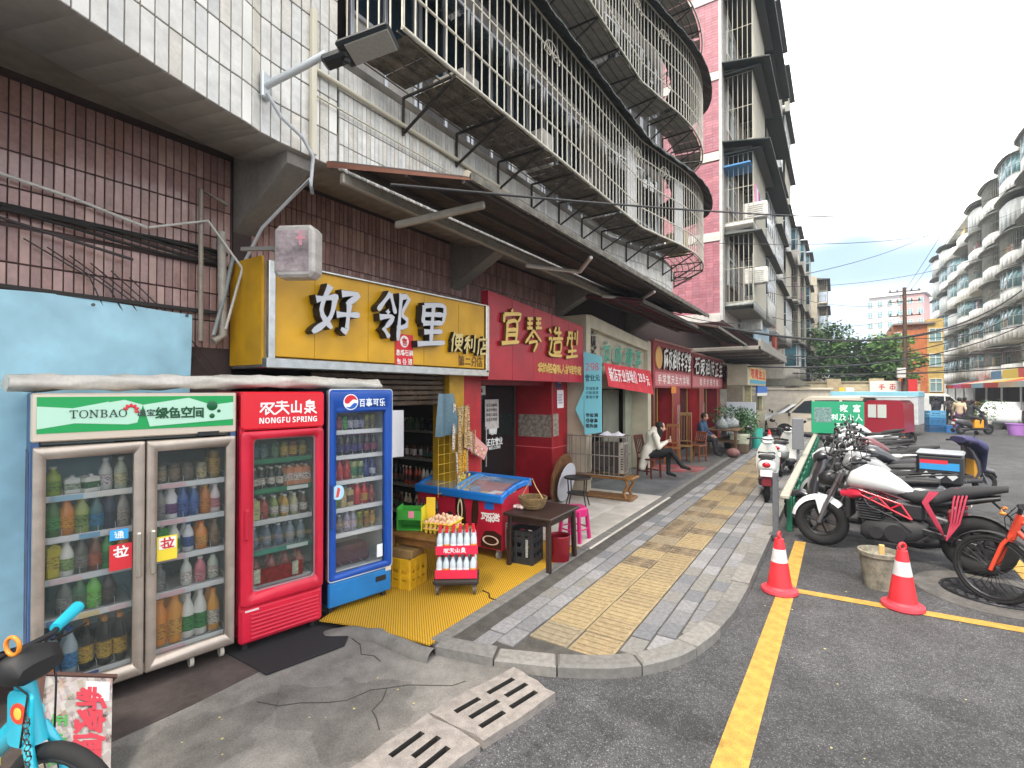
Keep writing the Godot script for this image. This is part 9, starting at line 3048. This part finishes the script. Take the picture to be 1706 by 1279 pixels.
# ---------------------------------------------------------------- people: one continuous body from joined tapered limbs
func flesh(bones: Array, cell: float, cols: Array) -> B:
	var lo := Vector3.ONE * 99.0
	var hi := -lo
	for q in bones:
		for e in 2:
			var r := Vector3.ONE * (float(q[2 + e]) + cell * 2.5)
			lo = lo.min(q[e] - r)
			hi = hi.max(q[e] + r)
	var nx := int((hi.x - lo.x) / cell) + 2
	var ny := int((hi.y - lo.y) / cell) + 2
	var nz := int((hi.z - lo.z) / cell) + 2
	var f := PackedFloat32Array()
	f.resize(nx * ny * nz)
	f.fill(9.0)
	var best := PackedFloat32Array()
	best.resize(nx * ny * nz)
	best.fill(9.0)
	var who := PackedByteArray()
	who.resize(nx * ny * nz)
	for q in bones:
		var a: Vector3 = q[0]
		var d: Vector3 = q[1] - a
		var L := maxf(d.length_squared(), 1e-6)
		var k: float = q[5] if q.size() > 5 else 0.03
		var R := maxf(q[2], q[3]) + k + cell * 2.0
		var p0 := (a.min(q[1]) - Vector3.ONE * R - lo) / cell
		var p1 := (a.max(q[1]) + Vector3.ONE * R - lo) / cell
		for z in range(maxi(0, int(p0.z)), mini(nz, int(p1.z) + 1)):
			for y in range(maxi(0, int(p0.y)), mini(ny, int(p1.y) + 1)):
				for x in range(maxi(0, int(p0.x)), mini(nx, int(p1.x) + 1)):
					var p := lo + Vector3(x, y, z) * cell - a
					var t := clampf(p.dot(d) / L, 0, 1)
					var v := (p - d * t).length() - lerpf(q[2], q[3], t)
					var i := (z * ny + y) * nx + x
					if v < best[i]:
						best[i] = v
						who[i] = q[4]
					var h := clampf(0.5 + 0.5 * (f[i] - v) / k, 0, 1)
					f[i] = lerpf(f[i], v, h) - k * h * (1 - h) if f[i] < 8.0 else v
	var b := B.new()
	b.st.set_smooth_group(0)
	var id := {}
	var step := [1, nx, nx * ny]
	for z in nz - 1:
		for y in ny - 1:
			for x in nx - 1:
				var i := (z * ny + y) * nx + x
				var s := 0
				var sum := Vector3()
				var n := 0
				for c in 8:
					if f[i + (c & 1) + ((c >> 1) & 1) * nx + (c >> 2) * nx * ny] < 0.0:
						s |= 1 << c
				if s == 0 or s == 255:
					continue
				for c in 8:
					for ax in 3:
						if not c & (1 << ax) and ((s >> c) & 1) != ((s >> (c | (1 << ax))) & 1):
							var o := Vector3(c & 1, (c >> 1) & 1, c >> 2)
							var ia := i + int(o.x) + int(o.y) * nx + int(o.z) * nx * ny
							o[ax] += f[ia] / (f[ia] - f[ia + step[ax]])
							sum += o
							n += 1
				id[i] = [lo + (Vector3(x, y, z) + sum / n) * cell, cols[who[i]]]
	for i in id:
		for ax in 3:
			var j: int = i + step[ax]
			if (f[i] < 0.0) == (f[j] < 0.0):
				continue
			var u: int = step[(ax + 1) % 3]
			var w: int = step[(ax + 2) % 3]
			if not (id.has(i - u) and id.has(i - w) and id.has(i - u - w)):
				continue
			var q := [id[i], id[i - u], id[i - u - w], id[i - w]]
			if f[i] < 0.0:
				q.reverse()
			for k in [0, 1, 2, 0, 2, 3]:
				b.st.set_color(q[k][1])
				b.st.add_vertex(q[k][0])
			b.n += 2
	return b


# J: joints; colours: 0 skin, 1 jacket, 2 trousers, 3 shoes
func human(label: String, p: Vector3, turn: float, J: Dictionary, cols: Array, hair: String, cell: float, bulk := 1.0, extra := []) -> Node3D:
	var g := T("person", label, "person", p, turn)
	var c := []
	for h in cols:
		c.append(Color(h).srgb_to_linear())
	var bones := [[J.pelvis, J.chest, 0.13 * bulk, 0.145 * bulk, 1, 0.06], [J.chest, J.neck, 0.13 * bulk, 0.06, 1, 0.05], [J.neck, J.head, 0.05, 0.055, 0, 0.02], [J.head + Vector3(0.01, -0.02, 0), J.head + Vector3(-0.012, 0.035, 0), 0.078, 0.094, 0, 0.03], [J.head + Vector3(0.08, -0.02, 0), J.head + Vector3(0.102, -0.035, 0), 0.012, 0.014, 0, 0.015]]
	for s in ["L", "R"]:
		var sg := -1.0 if s == "L" else 1.0
		bones.append([J["sh" + s], J["el" + s], 0.066 * bulk, 0.052 * bulk, 1, 0.04])
		bones.append([J["el" + s], J["ha" + s], 0.052 * bulk, 0.036 * bulk, 1, 0.02])
		bones.append([J.pelvis + Vector3(0, -0.02, sg * 0.08), J["kn" + s], 0.098, 0.066, 2, 0.05])
		bones.append([J["kn" + s], J["an" + s], 0.062, 0.042, 2, 0.02])
		bones.append([J["an" + s], J["to" + s], 0.045, 0.033, 3, 0.02])
		var d: Vector3 = (J["ha" + s] - J["el" + s]).normalized()
		bones.append([J["ha" + s], J["ha" + s] + d * 0.07, 0.032, 0.03, 0, 0.02])
	for e in extra:
		bones.append(e)
	var b := flesh(bones, cell, c)
	# fingers and thumbs join the same surface
	for s in ["L", "R"]:
		var d: Vector3 = (J["ha" + s] - J["el" + s]).normalized()
		var side := d.cross(Vector3.UP if absf(d.y) < 0.9 else Vector3.RIGHT).normalized()
		var up := side.cross(d)
		b.st.set_color(c[0])
		for i in 5:
			var root: Vector3 = J["ha" + s] + d * (0.085 if i < 4 else 0.02) + side * ((i - 1.5) * 0.017 if i < 4 else 0.03)
			var ln: float = [0.062, 0.075, 0.07, 0.055, 0.05][i]
			var dd := d if i < 4 else (d + side * 0.9).normalized()
			b.tube([root - dd * 0.01, root + dd * ln * 0.5 - up * 0.006, root + dd * ln - up * 0.028], [0.0095, 0.0085, 0.007], 6)
	var m: StandardMaterial3D
	if shared.has("bodymat"):
		m = shared["bodymat"]
	else:
		m = StandardMaterial3D.new()
		m.vertex_color_use_as_albedo = true
		m.roughness = 0.8
		shared["bodymat"] = m
	done(b, "body", m, g)
	var hb := B.new()
	hb.ell(J.head + Vector3(-0.026, 0.032, 0), Vector3(0.104, 0.106, 0.102), 14, 10)
	if hair.begins_with("long"):
		hb.ell(J.head + Vector3(-0.04, -0.07, 0), Vector3(0.085, 0.17, 0.112), 12, 8)
	done(hb, "hair", M(hair.right(6), 0.7), g)
	for z in [-0.032, 0.032]:
		hb = B.new()
		hb.ell(J.head + Vector3(0.082, 0.008, z), Vector3(0.008, 0.007, 0.013), 8, 5)
		done(hb, "eye", M("1c1614", 0.3), g)
		hb = B.new()
		hb.ell(J.head + Vector3(-0.005, -0.01, z * 2.9), Vector3(0.02, 0.03, 0.01), 8, 5)
		done(hb, "ear", M(cols[0], 0.7), g)
	hb = B.new()
	hb.ell(J.head + Vector3(0.082, -0.062, 0), Vector3(0.008, 0.006, 0.022), 8, 5)
	done(hb, "mouth", M("8a4a44", 0.6), g)
	return g


func walk_pose(t: float) -> Dictionary:  # mid-stride, t = swing -1..1
	var s := 0.19 * t
	return {"pelvis": Vector3(0, 0.92, 0), "chest": Vector3(0.02, 1.28, 0), "neck": Vector3(0.03, 1.45, 0), "head": Vector3(0.06, 1.58, 0),
		"shL": Vector3(0.02, 1.38, -0.19), "elL": Vector3(-s * 0.9, 1.1, -0.25), "haL": Vector3(0.08 - s, 0.88, -0.25), "shR": Vector3(0.02, 1.38, 0.19), "elR": Vector3(s * 0.9, 1.1, 0.25), "haR": Vector3(0.08 + s, 0.88, 0.25),
		"knL": Vector3(0.06 + s, 0.5, -0.09), "anL": Vector3(-0.02 + s * 1.3, 0.09, -0.09), "toL": Vector3(0.12 + s * 1.3, 0.035, -0.1), "knR": Vector3(0.06 - s, 0.5, 0.09), "anR": Vector3(-0.06 - s * 1.3, 0.1, 0.09), "toR": Vector3(0.08 - s * 1.3, 0.035, 0.1)}


func build_people() -> void:
	# woman in a white coat, looking down at her phone
	var J := {"pelvis": Vector3(-0.02, 0.55, 0), "chest": Vector3(0.1, 0.9, 0), "neck": Vector3(0.19, 1.06, 0), "head": Vector3(0.27, 1.14, 0),
		"shL": Vector3(0.12, 0.98, -0.17), "elL": Vector3(0.18, 0.71, -0.22), "haL": Vector3(0.37, 0.8, -0.05), "shR": Vector3(0.12, 0.98, 0.17), "elR": Vector3(0.2, 0.71, 0.22), "haR": Vector3(0.38, 0.82, 0.05),
		"knL": Vector3(0.44, 0.52, -0.08), "anL": Vector3(0.43, 0.1, -0.06), "toL": Vector3(0.58, 0.045, -0.06), "knR": Vector3(0.47, 0.62, 0.03), "anR": Vector3(0.72, 0.27, 0.02), "toR": Vector3(0.88, 0.22, 0.02)}
	var coat_ := [[Vector3(-0.04, 0.62, -0.08), Vector3(-0.16, 0.24, -0.1), 0.11, 0.075, 1, 0.07], [Vector3(-0.04, 0.62, 0.08), Vector3(-0.16, 0.24, 0.1), 0.11, 0.075, 1, 0.07], [Vector3(-0.1, 0.5, 0), Vector3(-0.17, 0.25, 0), 0.1, 0.07, 1, 0.07], [Vector3(0.06, 0.98, 0), Vector3(0.12, 1.08, 0), 0.12, 0.085, 1, 0.05]]
	var w := human("woman in a cream white coat and black tights, legs crossed, looking at her phone", Vector3(-3.62, -0.004, -11.3), 0.38, J, ["c89a80", "ddd6c6", "19191b", "121213"], "long_1c1614", 0.015, 1.02, coat_)
	P(w, "phone", Vector3(0.47, 0.88, 0), Vector3(0.012, 0.14, 0.07), M("d8d4d0", 0.3), 0.004)
	# man in dark clothes seated by the produce table
	J = {"pelvis": Vector3(0, 0.5, 0), "chest": Vector3(0.06, 0.88, 0), "neck": Vector3(0.1, 1.05, 0), "head": Vector3(0.15, 1.17, 0),
		"shL": Vector3(0.07, 0.97, -0.2), "elL": Vector3(0.14, 0.7, -0.24), "haL": Vector3(0.34, 0.62, -0.12), "shR": Vector3(0.07, 0.97, 0.2), "elR": Vector3(0.14, 0.7, 0.24), "haR": Vector3(0.34, 0.62, 0.12),
		"knL": Vector3(0.42, 0.5, -0.12), "anL": Vector3(0.46, 0.1, -0.12), "toL": Vector3(0.62, 0.04, -0.14), "knR": Vector3(0.42, 0.5, 0.12), "anR": Vector3(0.5, 0.1, 0.12), "toR": Vector3(0.66, 0.04, 0.14)}
	human("person in dark blue clothes seated before the red shops by the produce table", Vector3(-3.55, -0.006, -16.1), -0.1, J, ["b98a70", "2f4a66", "1f2126", "1a1a1c"], "short_1c1614", 0.026)
	var st := P(self, "wooden_block", Vector3(-3.6, 0.19, -16.1), Vector3(0.36, 0.38, 0.34), M("5a4636", 0.7), 0.02)
	N(st, "low wooden seat under the person in dark blue clothes", "stool")
	# rider
	J = {"pelvis": Vector3(-0.25, 0.86, 0), "chest": Vector3(-0.12, 1.22, 0), "neck": Vector3(-0.06, 1.4, 0), "head": Vector3(-0.01, 1.52, 0),
		"shL": Vector3(-0.11, 1.32, -0.19), "elL": Vector3(0.04, 1.1, -0.28), "haL": Vector3(0.17, 1.05, -0.32), "shR": Vector3(-0.11, 1.32, 0.19), "elR": Vector3(0.04, 1.1, 0.28), "haR": Vector3(0.17, 1.05, 0.32),
		"knL": Vector3(0.16, 0.74, -0.15), "anL": Vector3(0.1, 0.36, -0.13), "toL": Vector3(0.26, 0.32, -0.14), "knR": Vector3(0.16, 0.74, 0.15), "anR": Vector3(0.1, 0.36, 0.13), "toR": Vector3(0.26, 0.32, 0.14)}
	human("rider in black clothes on the moving scooter with the orange-yellow box", Vector3(5.4, -0.09, -31.6), 0.5, J, ["b98a70", "26262a", "2c2c30", "1a1a1c"], "short_141214", 0.03)
	# people walking away down the street
	var walk := [[4.75, -37.2, 1.9, "25262b", "232428", "person in a black jacket walking away, second from the crates", 0.8], [5.35, -34.6, 1.5, "b8a288", "5a2a6a", "person in a beige top and purple trousers walking toward the stalls", -0.7], [5.95, -37.0, 1.7, "202126", "2a3040", "person in black carrying a white bag by the pot plants", 0.9], [4.1, -39.5, 1.4, "24262a", "26282c", "person in dark clothes nearest to the red wall sign", -0.5], [5.7, -39.8, 1.6, "3a3434", "2a2a2e", "person in a dark brown coat half hidden between two walkers", 0.6]]
	for k in walk:
		human(k[5], Vector3(k[0], -0.09, k[1]), k[2], walk_pose(k[6]), ["b98a70", k[3], k[4], "1a1a1c"], "short_181414", 0.032, 1.08)
	var wb := B.new()
	wb.ell(Vector3.ZERO, Vector3(0.12, 0.16, 0.1), 10, 7)
	var o := done(wb, "white_bag", M("e0e0e0", 0.5))
	o.position = Vector3(5.72, 0.85, -36.85)
	N(o, "white bag carried by the person in black near the pot plants", "bag")


func build_wires() -> void:
	var m := M("2a2a2c", 0.7)
	var list := [
		[[-2.7, 3.47, -2.53], [11, 16.92, -48.25], 1.2, 0.012, "thin wire crossing the whole street high in front of the cages"],
		[[-2.4, 5.6, -13.0], [11.5, 15.0, -48.3], 0.9, 0.01, "thin pale wire below the highest street wire"],
		[[-3.11, 4.01, -17], [10.5, 8.79, -46.4], 1.6, 0.045, "thick black cable bundle sagging across the street to the white block"],
		[[-3.0, 2.95, -22], [10.5, 6.4, -46.5], 0.9, 0.035, "black cable running from the cream kiosk to the white block"],
		[[-2.2, 2.7, -38], [10.5, 5.2, -46.5], 0.5, 0.03, "lower black cable over the far lane"],
		[[-2.2, 3.1, -38], [10.5, 4.0, -46.6], 0.4, 0.022, "lowest cable just over the stall awnings"],
		[[4.0, 8.9, -44.2], [7.5, 16.4, -21.0], 0.3, 0.012, "wire rising steeply from the utility pole over the road"],
		[[4.3, 8.9, -44.2], [7.9, 15.4, -21.0], 0.3, 0.012, "second wire rising from the utility pole beside the first"],
		[[-2.1, 5.7, -19], [11, 19.8, -63.8], 1.0, 0.014, "long wire from the pink block to the roof of the white block"],
		[[-3.3, 6.2, -21], [4.0, 8.2, -44.2], 0.6, 0.012, "wire from the pink block to the utility pole"],
		[[-3.3, 5.4, -23], [4.0, 7.2, -44.2], 0.7, 0.014, "lower wire from the pink block to the utility pole"],
		[[4.0, 6.3, -44.2], [10.4, 9.5, -50], 0.5, 0.014, "short wire from the utility pole to the white block"],
		[[-3.0, 3.6, -26], [4.0, 6.2, -44.2], 0.8, 0.02, "slack cable from the kiosk roof to the utility pole"],
		[[-2.6, 3.4, -34], [4.0, 5.4, -44.2], 0.8, 0.016, "slack thin wire over the low cream wall"],
		[[-2.5, 3.9, -34], [4.2, 4.4, -44.2], 0.5, 0.016, "wire over the low cream wall and the truck"],
		[[-3.3, 4.6, -24], [10.4, 8.0, -47.5], 1.3, 0.03, "black cable running parallel below the thick bundle"],
		[[-3.2, 3.9, -28], [10.4, 7.2, -49.0], 1.2, 0.03, "slack black cable over the truck toward the white block"],
		[[-2.6, 3.2, -40], [10.4, 3.5, -44.0], 0.25, 0.04, "heavy low cable along the top of the end wall"],
		[[4.0, 5.6, -44.2], [10.4, 6.0, -36.0], 0.4, 0.025, "cable from the utility pole toward the near stalls"],
		[[4.0, 4.6, -44.2], [10.4, 4.4, -34.0], 0.4, 0.03, "lower cable from the utility pole toward the near stalls"],
		[[-3.2, 7.6, -30], [11, 12.0, -46.0], 0.9, 0.014, "thin wire high over the trees"],
		[[-3.66, 4.0, -6.0], [-2.4, 4.15, -17.5], 0.35, 0.01, "wire strung along the awning edge to the pink block"]]
	for w in list:
		var a := Vector3(w[0][0], w[0][1], w[0][2])
		var c := Vector3(w[1][0], w[1][1], w[1][2])
		var pts := []
		for i in 25:
			var t := i / 24.0
			pts.append(a.lerp(c, t) - Vector3(0, w[2] * 4.0 * t * (1 - t), 0))
		var b := B.new()
		b.tube(pts, w[3], 5)
		N(done(b, "overhead_wire", m), w[4], "wire", "overhead wires")
